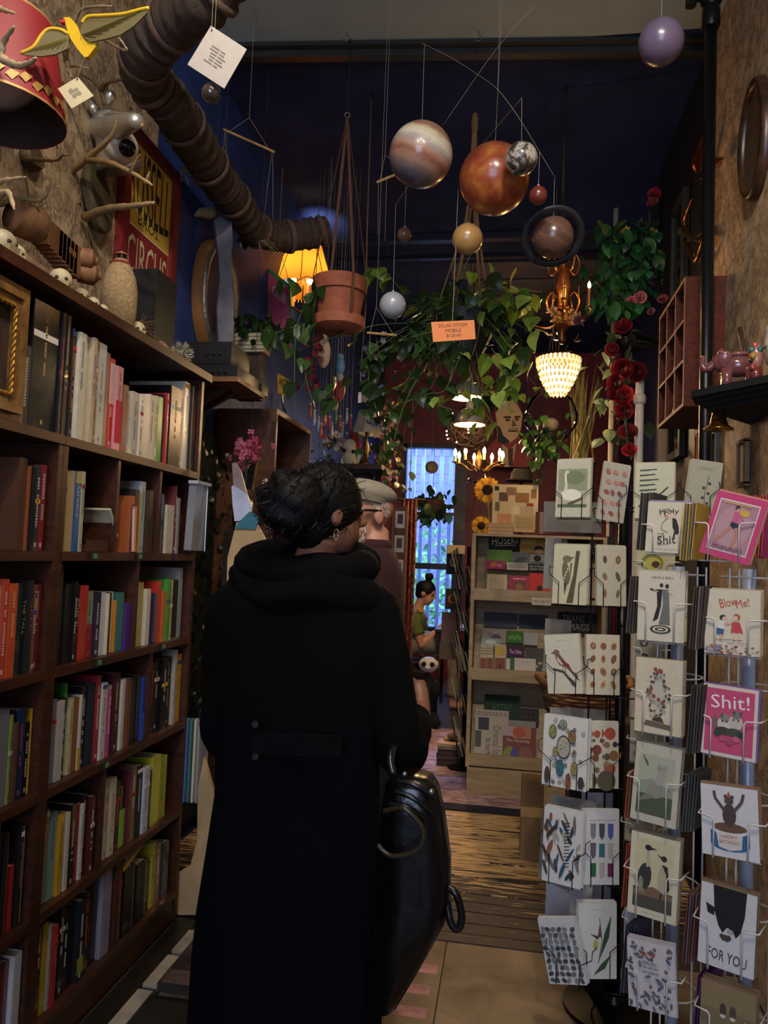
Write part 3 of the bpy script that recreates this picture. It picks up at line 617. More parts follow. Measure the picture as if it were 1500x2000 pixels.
# ================================================================ things on top of the bookcase
ZT = SH[0]+0.031
BONE = paint(0.55, 0, 0.18, 45)
def skull(p, r, label, yaw=0.0):
    t = thing('skull', label, 'skull', tuple(p), 'small skulls along the bookcase top', (0, 0, yaw))
    mb = MB(); mb.ball((0, 0, r*1.05), (r*0.9, r*0.95, r*0.95), '#c4b48c', 14, 9); part('cranium', mb, BONE, t, 'all', True)
    mb = MB(); mb.box((r*0.55, 0, r*0.45), (r*0.75, r*0.95, r*0.75), '#b8a67c', (0, 0.15, 0), 1.25); part('jaw', mb, BONE, t, False, True)
    for s in (-1, 1):
        mb = MB(); mb.ball((r*0.75, s*r*0.36, r*0.98), (r*0.2, r*0.17, r*0.18), '#2a2014', 8, 5); part('eye_socket', mb, BONE, t, 'all', True)
    mb = MB(); mb.prism([(-r*0.12,r*0.5),(r*0.12,r*0.5),(0,r*0.78)],'#17120c',Matrix.Translation((r*0.96,0,0)) @ Euler((0,0,math.pi/2)).to_matrix().to_4x4(),r*0.05); part('nose_hole',mb,BONE,t,False,True)
    mb = MB()
    for i in range(5): mb.box((r*0.95, (i-2)*r*0.17, r*0.22), (r*0.06, r*0.13, r*0.2), '#efe6cc')
    part('teeth', mb, BONE, t, False, True)
    return t
for px,py,r,yw,lb in ((8,485,0.035,0.2,'round pale skull at the picture edge beside the log'),(34,500,0.027,-0.4,'second pale skull, turned, beside the log'),(121,555,0.033,-0.7,'largest pale skull in front of the driftwood, looking down the aisle'),
                          (162,577,0.024,-0.3,'small pale skull next to the largest skull'),(185,593,0.022,0.1,'small yellowed skull between two others by the burlap bottle'),(203,606,0.020,-0.5,'smallest yellowed skull touching the burlap bottle'),(271,648,0.028,-0.4,'pale skull past the burlap bottle by the dried flowers')):
    p = onx(px, py, XF-0.03); skull((XF-0.035, p.y, ZT), r, lb, yw-0.2)
# driftwood log and carved wooden crocodile-like block
LOG = wood('driftwood', '#4a3828', '#8a6c4c', (3, 3, 3), 0.8, 6)
pa = onx(30, 540, XF-0.10); pb = onx(150, 600, XF-0.10)
mb = MB(); pts = [V(XF-0.11, pa.y-0.05+i*(pb.y-pa.y+0.1)/10, ZT+0.045+0.006*math.sin(i*1.7)) for i in range(11)]
mb.tube(pts,[0.028+0.014*math.sin(i*0.55+0.3) for i in range(11)],'#6a5238',10); single('driftwood_log',mb,LOG,'knotty brown driftwood log lying behind the small skulls','driftwood',smooth='all')
CW = wood('carved_wood', '#5f3d22', '#96683c', (2, 5, 2), 0.7, 7)
t = thing('wood_carving','carved brown wooden figure with round and square holes on the bookcase','carving',(XF-0.17,onx(70,470,XF-0.17).y,ZT+0.09))
c0 = onx(50, 432, XF-0.17); mb = MB()
mb.lathe([(0.035,-0.05),(0.05,-0.04),(0.052,0.04),(0.045,0.05)],'#8a5a36',c0,14,(0.5,1,0),caps=False); mb.ball(c0+V(0,-0.01,0),(0.04,0.02,0.045),'#171008'); part('head_ring',mb,CW,t,35)
for i in range(8):
    q0 = onx(80+i*7.5, 428+i*7, XF-0.17); q1 = onx(92+i*7.2, 486+i*8.5, XF-0.17)
    mb = MB(); mb.box((q0+q1)/2, (0.05, 0.036, (q0.z-q1.z)), ['#7c5030', '#6d4527', '#835634'][i % 3]); part('slat', mb, CW, t)
    if i in (5, 6): mb = MB(); mb.box((q0+q1)/2+V(0.025, 0, 0.01), (0.004, 0.016, 0.018), '#140d07'); part('square_hole', mb, CW, t)
for k, (px, py) in enumerate(((166, 505), (172, 535))):
    c = onx(px,py,XF-0.15); mb = MB(); mb.lathe([(0.032,-0.03),(0.034,0.02),(0.02,0.03)],'#74492a',c,12,(0.8,0.6,0)); part('tail_block',mb,CW,t,35)
    mb = MB(); mb.ball(c+V(0.026, 0.02, 0), (0.01, 0.01, 0.014), '#140d07'); part('round_hole', mb, CW, t)
mb = MB(); mb.bbox((XF-0.2, c0.y-0.03, ZT), (XF-0.15, onx(150, 560, XF-0.17).y, ZT+0.09), '#5a3a22'); part('base_block', mb, CW, t)
# burlap wrapped bottle
pb = onx(232, 635, XF-0.06); pt = onx(214, 472, XF-0.06); h = pt.z-ZT; bx = V(XF-0.065, pb.y, ZT+0.001)
t = thing('bottle', 'big bottle wrapped in tan burlap with red stitching and cork', 'bottle', tuple(bx))
BUR = paint(0.95, 0, 0.3, 90, 0.5)
mb = MB(); mb.lathe([(0.045,0),(0.052,0.01),(0.058,h*0.25),(0.058,h*0.5),(0.05,h*0.68),(0.03,h*0.85),(0.02,h*0.9)],'#a58a60',bx,18); part('wrapping',mb,BUR,t,'all')
mb = MB(); mb.lathe([(0.0535,0.006),(0.0555,0.012),(0.0535,0.018)],'#8a3a2a',bx,18,caps=False); mb.lathe([(0.033,h*0.83),(0.035,h*0.85),(0.028,h*0.87)],'#8a3a2a',bx,18,caps=False); part('stitching',mb,BUR,t)
mb = MB(); mb.lathe([(0.013,h*0.88),(0.013,h*0.96),(0.017,h*0.97),(0.017,h)],'#14100c',bx,12); part('neck',mb,paint(0.2,0,0.05,20),t,40)
mb = MB(); mb.lathe([(0.0175, h*0.965), (0.0178, h*0.985)], '#a8582c', bx, 12, caps=False); part('seal', mb, paint(0.4, 0, 0.05, 20), t)
# dark box
pc = onx(300, 690, XF-0.14); zt = onx(300, 530, XF-0.14).z
mb = MB(); mb.box((XF-0.17,pc.y+0.02,(ZT+zt)/2),(0.12,0.17,zt-ZT),'#15161a'); t = thing('speaker_box','black box standing on the bookcase in front of circus poster','box',(XF-0.17,pc.y,ZT)); part('body',mb,paint(0.5,0,0.1,20),t)
mb = MB(); mb.box((XF-0.17, pc.y-0.066, (ZT+zt)/2), (0.104, 0.003, zt-ZT-0.016), '#0d0e10'); part('grille', mb, paint(0.8, 0, 0.2, 120), t)
# dried plume, leaf sprig, faded flowers and the white pompon
def petal_ball(name, label, c, r, col, n, seed, cat='flower', w=0.3, core=None):
    rr = random.Random(seed); t = thing(name, label, cat, tuple(c)); mb = MB()
    for i in range(n):
        d = Vector((rr.gauss(0,1),rr.gauss(0,1),rr.gauss(0,1))).normalized(); e = d.orthogonal().normalized(); e = (Matrix.Rotation(rr.uniform(0,6.28),3,d) @ e)*r*w*0.5
        k = rr.uniform(0.75,1.15); q = [v*k for v in rgb(col)]; mb.quad(c+d*r*0.2,c+d*r*0.75+e,c+d*r*rr.uniform(0.9,1.05),c+d*r*0.75-e,tuple(q))
    part('petals', mb, paint(0.8, 0, 0.1, 40, trans=0.2), t)
    mb = MB(); mb.ball(c, r*0.35, core or col, 8, 6); part('flower_core', mb, paint(0.9, 0, 0.2, 60), t, 'all')
    return t
p = onx(354,700,XF-0.05); petal_ball('dried_flower','round white pompon flower at the far end of the bookcase',V(XF-0.05,p.y,ZT+0.05),0.05,'#b9b39c',240,3,w=0.12)
p = onx(333,695,XF-0.05); petal_ball('dried_flower','flattened grey white dried flower next to the pompon',V(XF-0.04,p.y,ZT+0.02),0.03,'#a0957c',90,4,w=0.2)
p = onx(310,665,XF-0.07); petal_ball('dried_flower','faded peach cloth rose among leaves on the bookcase',V(XF-0.06,p.y,ZT+0.028),0.028,'#b08a70',60,6,w=0.5)
p = onx(292,610,XF-0.10); rr = random.Random(9); t = thing('dried_plume','tan dried grass plume behind the burlap bottle','plant',(XF-0.1,p.y-0.03,ZT)); mb = MB()
for i in range(60):
    a = V(XF-0.1,p.y-0.05,ZT+0.09)+V(rr.uniform(-0.01,0.01),0,rr.uniform(-0.02,0.02)); d = V(rr.uniform(-0.02,0.03),rr.uniform(0.03,0.09),rr.uniform(-0.03,0.05)); mb.tube([a,a+d*0.6,a+d],[0.0016,0.0012,0.0004],'#7a6248',3)
part('bristles',mb,paint(0.9,0,0.2,40),t); mb = MB(); mb.tube([V(XF-0.1,p.y-0.05,ZT),V(XF-0.1,p.y-0.05,ZT+0.1)],0.003,'#5a4630'); part('stem',mb,paint(0.9),t)
# ---- leaves, shared by every plant
def leaf_mesh(kind, col):
    k = ('leaf', kind, col)
    if k in MATS: return MATS[k]
    P = {'heart': [(0,0),(0.22,-0.10),(0.42,0.05),(0.42,0.32),(0.25,0.65),(0,1.0)],'oval': [(0,0),(0.2,0.12),(0.32,0.4),(0.27,0.7),(0,1.0)],'blade': [(0,0),(0.09,0.25),(0.11,0.55),(0.05,0.85),(0,1.0)]}[kind]
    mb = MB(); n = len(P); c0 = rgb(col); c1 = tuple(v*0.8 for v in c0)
    mid = [(0, 0, 0)]+[(0, y, 0.10*math.sin(math.pi*min(y, 1))-0.12*y*y) for x, y in P[1:-1]]+[(0, 1.0, -0.16)]
    for sg in (-1, 1):
        side = [(sg*x, y, -0.05*abs(x)*2+0.10*math.sin(math.pi*max(min(y, 1), 0))-0.12*y*y) for x, y in P[1:-1]]
        vs = mid+side
        fs = [(0, 1, n)]+[(i, i+1, n+i, n+i-1) for i in range(1, n-2)]+[(n-2, n-1, 2*n-3)]
        if sg > 0: fs = [f[::-1] for f in fs]
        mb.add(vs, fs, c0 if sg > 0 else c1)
    MATS[k] = mb.mesh('leaf', paint(0.35, 0, 0.15, 4, trans=0.35), 'all'); return MATS[k]
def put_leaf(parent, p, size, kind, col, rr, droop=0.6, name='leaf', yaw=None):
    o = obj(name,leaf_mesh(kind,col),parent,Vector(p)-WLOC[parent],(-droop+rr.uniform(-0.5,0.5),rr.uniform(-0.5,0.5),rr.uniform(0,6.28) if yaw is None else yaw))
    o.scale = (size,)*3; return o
p = onx(300,650,XF-0.08); t = thing('leaf_sprig','small dull green leaf sprig behind the peach cloth rose','plant',(XF-0.09,p.y-0.01,ZT)); rr = random.Random(4)
mb = MB(); mb.tube([V(XF-0.09, p.y-0.01, ZT), V(XF-0.09, p.y, ZT+0.06)], 0.002, '#3a4a28'); part('stem', mb, paint(0.8), t)
for i in range(8): put_leaf(t, V(XF-0.09, p.y+rr.uniform(-0.02, 0.02), ZT+rr.uniform(0.02, 0.07)), 0.035, 'oval', '#4d5c38', rr)
# gilt frame standing at the near end of the top shelf
GO = wood('gilt_wood', '#5a3c1e', '#9a7038', (4, 4, 4), 0.4, 8)
t = thing('picture_frame', 'wide brown moulded frame with gilt rope edge at picture edge', 'frame', (XF-0.02, 1.55, SH[1]))
ya, yb = 1.18, onx(62, 650, XF).y; za, zb = SH[1]+0.004, 2.06
for i, (d, x, c) in enumerate(((0.0, 0.0, '#6a4526'), (0.018, 0.012, '#7c5530'), (0.036, 0.004, '#5a3a20'))):
    w = 0.018
    for (a,b2) in (((ya+d,za+d),(yb-d,za+d+w)),((ya+d,zb-d-w),(yb-d,zb-d)),((ya+d,za+d+w),(ya+d+w,zb-d-w)),((yb-d-w,za+d+w),(yb-d,zb-d-w))):
        mb = MB(); mb.bbox((XF-0.03, a[0], a[1]), (XF-0.01+x, b2[0], b2[1]), c); part('moulding', mb, GO, t)
mb = MB(); dd = 0.06; cs = [V(XF-0.005,ya+dd,za+dd),V(XF-0.005,yb-dd,za+dd),V(XF-0.005,yb-dd,zb-dd),V(XF-0.005,ya+dd,zb-dd),V(XF-0.005,ya+dd,za+dd)]
for a, b2 in zip(cs[:-1], cs[1:]):
    n = int((b2-a).length/0.006); d = (b2-a).normalized(); e = V(1, 0, 0).cross(d)
    for s in (0,math.pi): mb.tube([a+(b2-a)*(i/n)+e*0.0035*math.cos(i*1.1+s)+V(0.0035*math.sin(i*1.1+s),0,0) for i in range(n+1)],0.004,'#b8862e',4)
part('rope_edge', mb, paint(0.35, 0.5, 0.2, 60), t, 'all')
mb = MB(); mb.bbox((XF-0.028, ya+0.05, za+0.05), (XF-0.024, yb-0.05, zb-0.05), '#4a3424'); part('backing', mb, paint(0.8, 0, 0.2, 20), t)
# ================================================================ left wall
IRON = paint(0.4, 0.6, 0.15, 20)
# circus poster in a red frame
y0, y1, z0, z1 = 2.66, 3.14, 2.46, 3.10
t = thing('circus_poster', 'yellow and red circus poster in dark red frame above the bookcase', 'poster', (XL+0.02, (y0+y1)/2, z0))
mb = MB(); mb.bbox((XL+0.004, y0+0.04, z0+0.04), (XL+0.018, y1-0.04, z1-0.04), '#c8a83e'); part('sheet', mb, PRINT, t)
for (a, b2) in (((y0, z0), (y0+0.05, z1)), ((y1-0.05, z0), (y1, z1)), ((y0+0.05, z1-0.05), (y1-0.05, z1)), ((y0+0.05, z0), (y1-0.05, z0+0.05))):
    mb = MB(); mb.bbox((XL+0.003, a[0], a[1]), (XL+0.035, b2[0], b2[1]), '#7a1f22'); part('frame_bar', mb, paint(0.5, 0, 0.15, 15), t)
ar = Art(y1-y0-0.1, z1-z0-0.1, M=Matrix.Translation((XL+0.0185, (y0+y1)/2, z0+0.05)) @ Euler((0, 0, math.pi/2)).to_matrix().to_4x4())
ar.rect(0.02, 0.0, 0.98, 0.36, '#8f2328').rect(0.02, 0.36, 0.98, 0.372, '#e8dcb0')
ar.text('RUSSELL',0.5,0.72,0.92,'#1b1512',hv=0.42,bend=0.25); ar.text('BROS.',0.5,0.45,0.5,'#1b1512',hv=0.085); ar.text('CIRCUS',0.5,0.15,0.9,'#e6d8b0',hv=0.30)
part('print', ar.m, PRINT, t)
def antler(name, label, paths, col='#6e5638', plaque=None, base=None):
    """paths: list of (pixel points with depth Y, start radius, end radius); first is the main beam"""
    pts0 = ony(*paths[0][0][0]); t = thing(name, label, 'antler', tuple(pts0), 'mounted antlers on the tan wall')
    if plaque:
        px, py, Y, w, h, c = plaque; c0 = ony(px, py, Y); s = mpp(c0); mb = MB()
        mb.lathe([(1.0, 0), (1.0, 0.02), (0.85, 0.032)], c, (0, 0, 0), 18); 
        M = Matrix.Translation(V(max(c0.x-0.02,XL+0.005),c0.y,c0.z)) @ Euler((0,math.radians(78),0)).to_matrix().to_4x4() @ Matrix.Diagonal((h*s/2,w*s/2*1.3,1,1))
        mb.xf(M); part('plaque', mb, wood('plaque_wood', '#2c2718', '#54492c', (4, 4, 4), 0.6, 6), t, 35)
    for k, (pp, r0, r1) in enumerate(paths):
        P = spline([ony(*q) for q in pp], 6); n = len(P); mb = MB()
        mb.tube(P,[r0+(r1-r0)*(i/(n-1))**1.2+0.0012*math.sin(i*2.1) for i in range(n)],col,8,colf=lambda i,n=n: tuple(a*(1-i/n)+b*(i/n) for a,b in zip(rgb(col),rgb('#b49a70'))))
        part('beam' if k == 0 else 'tine', mb, paint(0.5, 0, 0.25, 40), t, 'all')
    return t
antler('mounted_antlers','brown antlers on a dark mossy plaque beside the circus poster',[([(150,400,2.42),(135,345,2.38),(170,310,2.33),(215,270,2.26),(228,235,2.22)],0.017,0.004),([(170,312,2.33),(215,318,2.30),(262,340,2.27),(298,362,2.25)],0.012,0.004),([(255,335,2.27),(268,310,2.25),(275,302,2.24)],0.006,0.002),([(165,425,2.42),(210,408,2.36),(260,402,2.30),(302,396,2.26)],0.016,0.006),([(283,360,2.26),(292,335,2.25)],0.005,0.002)],'#7d643e',(158,385,2.5,70,150,'#3a3a24'))
antler('mounted_antlers','pale ivory antlers in front of the red lampshade, cut by picture edge',[([(-15,100,1.45),(5,115,1.43),(35,128,1.42),(60,122,1.4),(70,113,1.39)],0.011,0.003),([(0,112,1.43),(8,80,1.42),(28,52,1.4)],0.009,0.003)],'#b8a280')
antler('mounted_antlers','ivory antler tips below the lampshade at the picture edge',[([(-12,360,1.5),(10,352,1.48),(50,346,1.46)],0.008,0.002),([(-10,390,1.5),(15,375,1.47),(28,410,1.45)],0.010,0.003),([(-10,12,1.5),(8,20,1.48),(30,26,1.46)],0.008,0.002)],'#b49c70')
antler('mounted_antlers','slim brown antler on a small dark block under the lampshade',[([(30,308,2.1),(70,312,2.08),(110,312,2.05),(122,300,2.03)],0.008,0.004),([(112,312,2.05),(113,290,2.04),(111,284,2.03)],0.005,0.002),([(118,303,2.04),(136,303,2.02)],0.004,0.002)],'#5a452e',(22,312,2.12,42,50,'#33241a'))
antler('mounted_antlers','low brown antler curving along the wall above the wood carving',[([(0,398,1.95),(40,388,1.93),(75,392,1.9),(92,378,1.88)],0.010,0.004)],'#7a613e')
antler('mounted_antlers','grey brown antlers behind the yellow bird',[([(130,120,2.2),(128,95,2.16),(140,60,2.12),(160,18,2.08),(220,12,2.02)],0.010,0.003),([(132,130,2.2),(150,128,2.17),(175,135,2.14)],0.007,0.002),([(130,118,2.2),(140,152,2.18)],0.008,0.003),([(205,78,2.1),(225,90,2.08),(248,98,2.05),(230,70,2.04)],0.006,0.002)],'#6b583c')
# silvery metal stag head
SIL = paint(0.33, 0.75, 0.1, 15)
t = thing('stag_head', 'polished silver metal stag head with brown antlers on the wall', 'sculpture', tuple(ony(215, 260, 2.45)))
a = ony(190,255,2.52); b2 = ony(268,236,2.22); P = [a,a*0.6+b2*0.4,a*0.25+b2*0.75,b2]; mb = MB(); mb.tube(spline(P,5),interp([0.05,0.048,0.035,0.022],16),'#d4d2c6',14); part('muzzle',mb,SIL,t,'all')
a = ony(185,330,2.5); a.x = XL+0.1; b2 = ony(205,225,2.46); mb = MB(); mb.tube(spline([a,a*0.5+b2*0.5,b2],5),interp([0.085,0.06,0.045],11),'#c8c6bc',14); part('neck',mb,SIL,t,'all')
for (px, py, px2, py2) in ((208, 205, 222, 172), (185, 225, 178, 196)):
    a = ony(px,py,2.44); b2 = ony(px2,py2,2.42); mb = MB(); mb.tube([a,a*0.5+b2*0.5,b2],[0.008,0.02,0.002],'#c8c6bc',8); part('ear',mb,SIL,t,'all')
for pp in ([(205,205,2.44),(190,165,2.40),(150,140,2.34)],[(212,200,2.44),(208,165,2.40),(240,155,2.34)],[(196,175,2.41),(205,160,2.38)]):
    P = spline([ony(*q) for q in pp],6); mb = MB(); mb.tube(P,interp([0.010,0.004],len(P)),'#5e4a30',8); part('antler',mb,paint(0.5,0,0.2,40),t,'all')
for s in ((255, 212), (248, 236)): mb = MB(); mb.ball(ony(s[0], s[1], 2.235), 0.006, '#101010', 8, 6); part('eye', mb, paint(0.1), t, 'all')
# steel springs/chains hanging beside it
for k, (pa, pb2) in enumerate((((222, 92), (216, 165)), ((245, 108), (228, 172)))):
    a = ony(*pa, 2.75); b2 = ony(*pb2, 2.75); n = 60; mb = MB(); d = (b2-a)
    mb.tube([a+d*(i/n)+V(0.011*math.cos(i*1.3), 0, 0.0)+V(0, 0.011*math.sin(i*1.3), 0) for i in range(n+1)], 0.0035, '#9c9a92', 5)
    single('steel_spring',mb,paint(0.3,0.8,0.1,20),'coiled steel spring hanging %s the stag head' % ('straight above' if k == 0 else 'slanting above'),'spring','steel springs over the stag head','all')
# white dome security camera
c = ony(238, 288, 2.42); t = thing('security_camera', 'white dome security camera with black lens below the stag head', 'camera', tuple(c))
ax = (CAM+V(0.6, 0, -0.6)-c).normalized()
mb = MB(); mb.lathe([(0.052,-0.05),(0.06,-0.02),(0.058,0.0),(0.05,0.025),(0.03,0.045)],'#cfc8b8',c,20,ax); part('housing',mb,paint(0.35,0,0.05,20),t,'all')
e = c+ax*0.03+V(0.012,0,0.006); mb = MB(); mb.lathe([(0.036,0.0),(0.034,0.018),(0.028,0.022)],'#bdb6a6',e,20,ax); part('lens_ring',mb,paint(0.35),t,35)
mb = MB(); mb.lathe([(0.029, 0.018), (0.029, 0.026), (0.0, 0.030)], '#0b0b0c', e, 20, ax); part('lens', mb, paint(0.12, 0, 0, 20), t, 'all')
# red lampshade with a gilt leaf band, hanging at the picture edge
c = ony(-8, 225, 1.7); s = mpp(c); c.x = ony(-8, 225, 1.7).x; ctop = ony(5, 40, 1.7)
t = thing('lampshade', 'large dark red lampshade with gold leaf border, cut by picture edge', 'lampshade', tuple(c))
R0,H = 128*s,(c.z*0+ctop.z-c.z); mb = MB(); mb.lathe([(R0,0),(R0*0.97,H*0.12),(R0*0.86,H*0.6),(R0*0.74,H)],'#8c2024',c,32,caps=False,cols=['#8c2024','#8c2024','#8c2024']); part('shade',mb,paint(0.55,0,0.12,8),t,'all')
mb = MB(); mb.lathe([(R0*0.985, 0.002), (R0*0.73, H*0.995)], '#2c1512', c, 32, caps=False); part('lining', mb, paint(0.8), t, 'all')
for z0_, z1_, nm in ((0.0, 0.025, 'lower_rim'), (0.975, 1.0, 'upper_rim')):
    ra,rb = (R0*1.004,R0*1.0) if z0_ == 0 else (R0*0.75,R0*0.745); mb = MB(); mb.lathe([(ra,H*z0_),(rb,H*z1_)],'#b88a48',c,32,caps=False); part(nm,mb,paint(0.5,0.3,0.1,20),t,'all')
for i in range(34):
    a = 2*math.pi*i/34; rz = 0.10+0.03*(i % 2); r_ = R0*(1.006-0.22*rz-0.02); p = c+V(math.cos(a)*R0*0.985,math.sin(a)*R0*0.985,H*rz); d = V(-math.sin(a),math.cos(a),0)
    mb = MB(); u = V(0,0,1)*0.021; q = d*0.016; nrm = V(math.cos(a),math.sin(a),0)*0.0015; mb.add([p-q*0.9+nrm,p-u*0.5+q*0.1+nrm,p+q*1.1+u*0.6+nrm,p+u*0.7-q*0.2+nrm],[(0,1,2,3)],'#c29a50'); part('gilt_leaf',mb,paint(0.45,0.2,0.1,30),t)
mb = MB(); mb.tube([c+V(0, 0, H), V(c.x, c.y, ZC)], 0.003, '#20150f', 5); part('cord', mb, paint(0.7), t)
# yellow bird mobile with spread wings and a tag
Y_ = 1.62; B = ony(158, 78, Y_); s = mpp(B); YEL = paint(0.45, 0, 0.06, 12)
t = thing('bird_mobile', 'yellow hanging bird with spread wings and red beak', 'mobile', tuple(B))
def pxs(pts, Y, dy=None): return [ony(x, y, Y+(0 if dy is None else dy[i])) for i, (x, y) in enumerate(pts)]
body = pxs([(124,34),(136,33),(146,44),(155,62),(168,80),(188,85),(186,92),(172,110),(165,112),(150,94),(138,76),(130,54)],Y_)
n = len(body); th = V(0,0.012,0); mb = MB(); mb.add(body+[p+th for p in body],[list(range(n))[::-1],list(range(n,2*n))]+[(i,(i+1) % n,n+(i+1) % n,n+i) for i in range(n)],'#d9b021'); part('body',mb,YEL,t)
mb = MB(); q = pxs([(114,40),(126,36),(128,44),(118,43)],Y_-0.001); mb.add(q+[p+th for p in q],[(3,2,1,0),(4,5,6,7),(0,1,5,4),(1,2,6,5),(2,3,7,6),(3,0,4,7)],'#b03a2a'); part('beak',mb,YEL,t)
for nm,ed in (('wing',[(156,64),(160,45),(172,33),(200,31),(240,28),(272,20),(290,16),(288,24),(262,50),(235,68),(205,76),(175,82)]),('wing',[(132,66),(118,58),(95,57),(80,70),(65,92),(40,104),(52,108),(80,110),(108,106),(134,94)])):
    q = pxs(ed,Y_,[-0.03*abs(x-158)/130 for x,y in ed]); n = len(q); mb = MB(); mb.add(q+[p+V(0,0.004,0) for p in q],[list(range(n))[::-1],list(range(n,2*n))]+[(i,(i+1) % n,n+(i+1) % n,n+i) for i in range(n)],'#6e6440'); w = part(nm,mb,YEL,t)
    mb = MB(); mb.tube(spline(q[1:7] if ed[0][0] > 140 else q[0:6], 4), 0.0045, '#e0b422', 6); part('leading_edge', mb, YEL, w, 'all')
    A = MB()
    for i in range(9):
        k = i/8; top = q[1]*(1-k)+q[6 if ed[0][0] > 140 else 5]*k; root = q[0]; j = 7+int(k*3.9) if ed[0][0] > 140 else 6+int(k*3.9); e = q[min(j,n-1)]
        a = root*0.72+q[-1]*0.28
        tip = q[6 if ed[0][0] > 140 else 5]*(1-k)+q[-1]*k; A.tube([a+V(0, -0.0015, 0), tip*0.92+a*0.08+V(0, -0.0015, 0)], 0.0009, '#6e6224', 3)
    part('feather_line', A, YEL, w)
mb = MB(); mb.tube([B, V(B.x, B.y, ZC)], 0.0008, '#6a6040', 4); part('thread', mb, paint(0.8), t)
def tag_card(name, label, corners, Y, col, cord_to, lines=6):
    q = [ony(x, y, Y) for x, y in corners]; t = thing(name, label, 'tag', tuple((q[0]+q[2])/2)); mb = MB(); th = V(0, 0.0012, 0)
    mb.add(q+[p+th for p in q],[(3,2,1,0),(4,5,6,7),(0,1,5,4),(1,2,6,5),(2,3,7,6),(3,0,4,7)],col); part('card',mb,PRINT,t)
    A = MB(); e = (q[1]-q[0]); f = (q[3]-q[0]); r = random.Random(len(label))
    for i in range(lines):
        v = 0.34+0.42*i/lines; a, b3 = 0.5-r.uniform(0.12, 0.24), 0.5+r.uniform(0.12, 0.24)
        for (k0,k1) in ((a,0.49),(0.52,b3)): A.add([q[0]+e*k0+f*v+V(0,-0.0006,0),q[0]+e*k1+f*v+V(0,-0.0006,0),q[0]+e*k1+f*(v+0.03)+V(0,-0.0006,0),q[0]+e*k0+f*(v+0.03)+V(0,-0.0006,0)],[(0,1,2,3)],'#6a6054')
    part('lettering', A, PRINT, t)
    h = q[0]+(e+f)*0.08; mb = MB(); mb.ball(h+V(0, -0.001, 0), 0.0022, '#3a3026', 8, 4); part('eyelet', mb, PRINT, t)
    mb = MB(); mb.tube([h+V(0, -0.002, 0), Vector(cord_to)], 0.0006, '#8a8468', 4); part('cord', mb, paint(0.9), t); return t
tag_card('swing_tag','small cream paper tag hanging under the yellow bird',[(152,150),(183,187),(140,212),(113,173)],1.62,'#cfc095',ony(165,112,1.62))
tag_card('swing_tag','larger white paper tag hanging on a thread by the wrapped pipe',[(412,50),(482,96),(438,173),(366,126)],1.75,'#a39c92',V(ony(412,50,1.75).x,1.75,ZC))
c = ony(413,182,1.78); t = thing('glass_ball','small dark glass ball hanging behind the white tag','ball',tuple(c)); mb = MB(); mb.ball(c,19*mpp(c),'#3c342e',18,12); part('ball',mb,paint(0.08,0,0.1,20,coat=1.0),t,'all')
mb = MB(); mb.tube([c+V(0, 0, 0.02), V(c.x, c.y, ZC)], 0.0006, '#8a8468', 4); part('thread', mb, paint(0.9), t)
# wrapped pipe that snakes under the ceiling
pp = [(455,-70,2.05),(400,0,2.1),(330,50,2.2),(285,105,2.3),(285,150,2.45),(330,200,2.6),(375,270,2.85),(415,335,3.1),(455,390,3.35),(495,445,3.6),(540,462,3.75),(595,458,3.85),(640,448,3.9)]
rp = [56, 54, 52, 50, 46, 46, 44, 40, 36, 33, 30, 32, 26]
P = spline([ony(*q) for q in pp], 14); RR = interp([r*mpp(ony(*q)) for r, q in zip(rp, pp)], len(P)); rn = random.Random(2)
t = thing('wrapped_pipe', 'thick brown cloth wrapped pipe snaking below the ceiling', 'pipe', tuple(P[len(P)//2]))
mb = MB(); mb.tube(P,[max(q*0.86+q*0.10*abs(math.sin(i*0.8))+q*rn.uniform(-0.05,0.07),0.02) for i,q in enumerate(RR)],'#4e3c30',16,colf=lambda i: [v*(0.8+0.35*((i*7) % 5)/4) for v in rgb('#44362c')]); part('wrapping',mb,paint(0.85,0,0.35,22,0.5),t,55)
for i in range(10, len(P)-2, 17):
    mb = MB(); d = (P[i+1]-P[i-1]).normalized(); mb.lathe([(RR[i]*0.98,-0.014),(RR[i]*1.06,-0.008),(RR[i]*1.07,0.008),(RR[i]*0.98,0.014)],'#5e4a3c',P[i],16,d,caps=False); part('binding',mb,paint(0.8,0,0.3,40),t,'all')
for (px, py) in ((352, 335), (505, 470)):
    base = ony(px, py, 3.0 if px < 400 else 3.6); mb = MB()
    for i in range(9):
        d = V(rn.uniform(0.0,0.12),rn.uniform(-0.05,0.02),rn.uniform(-0.09,0.02)); mb.tube([base,base+d*0.6+V(0,0,0.015),base+d],0.0018,'#8a7a54',4)
    part('straw_ends', mb, paint(0.9), t)
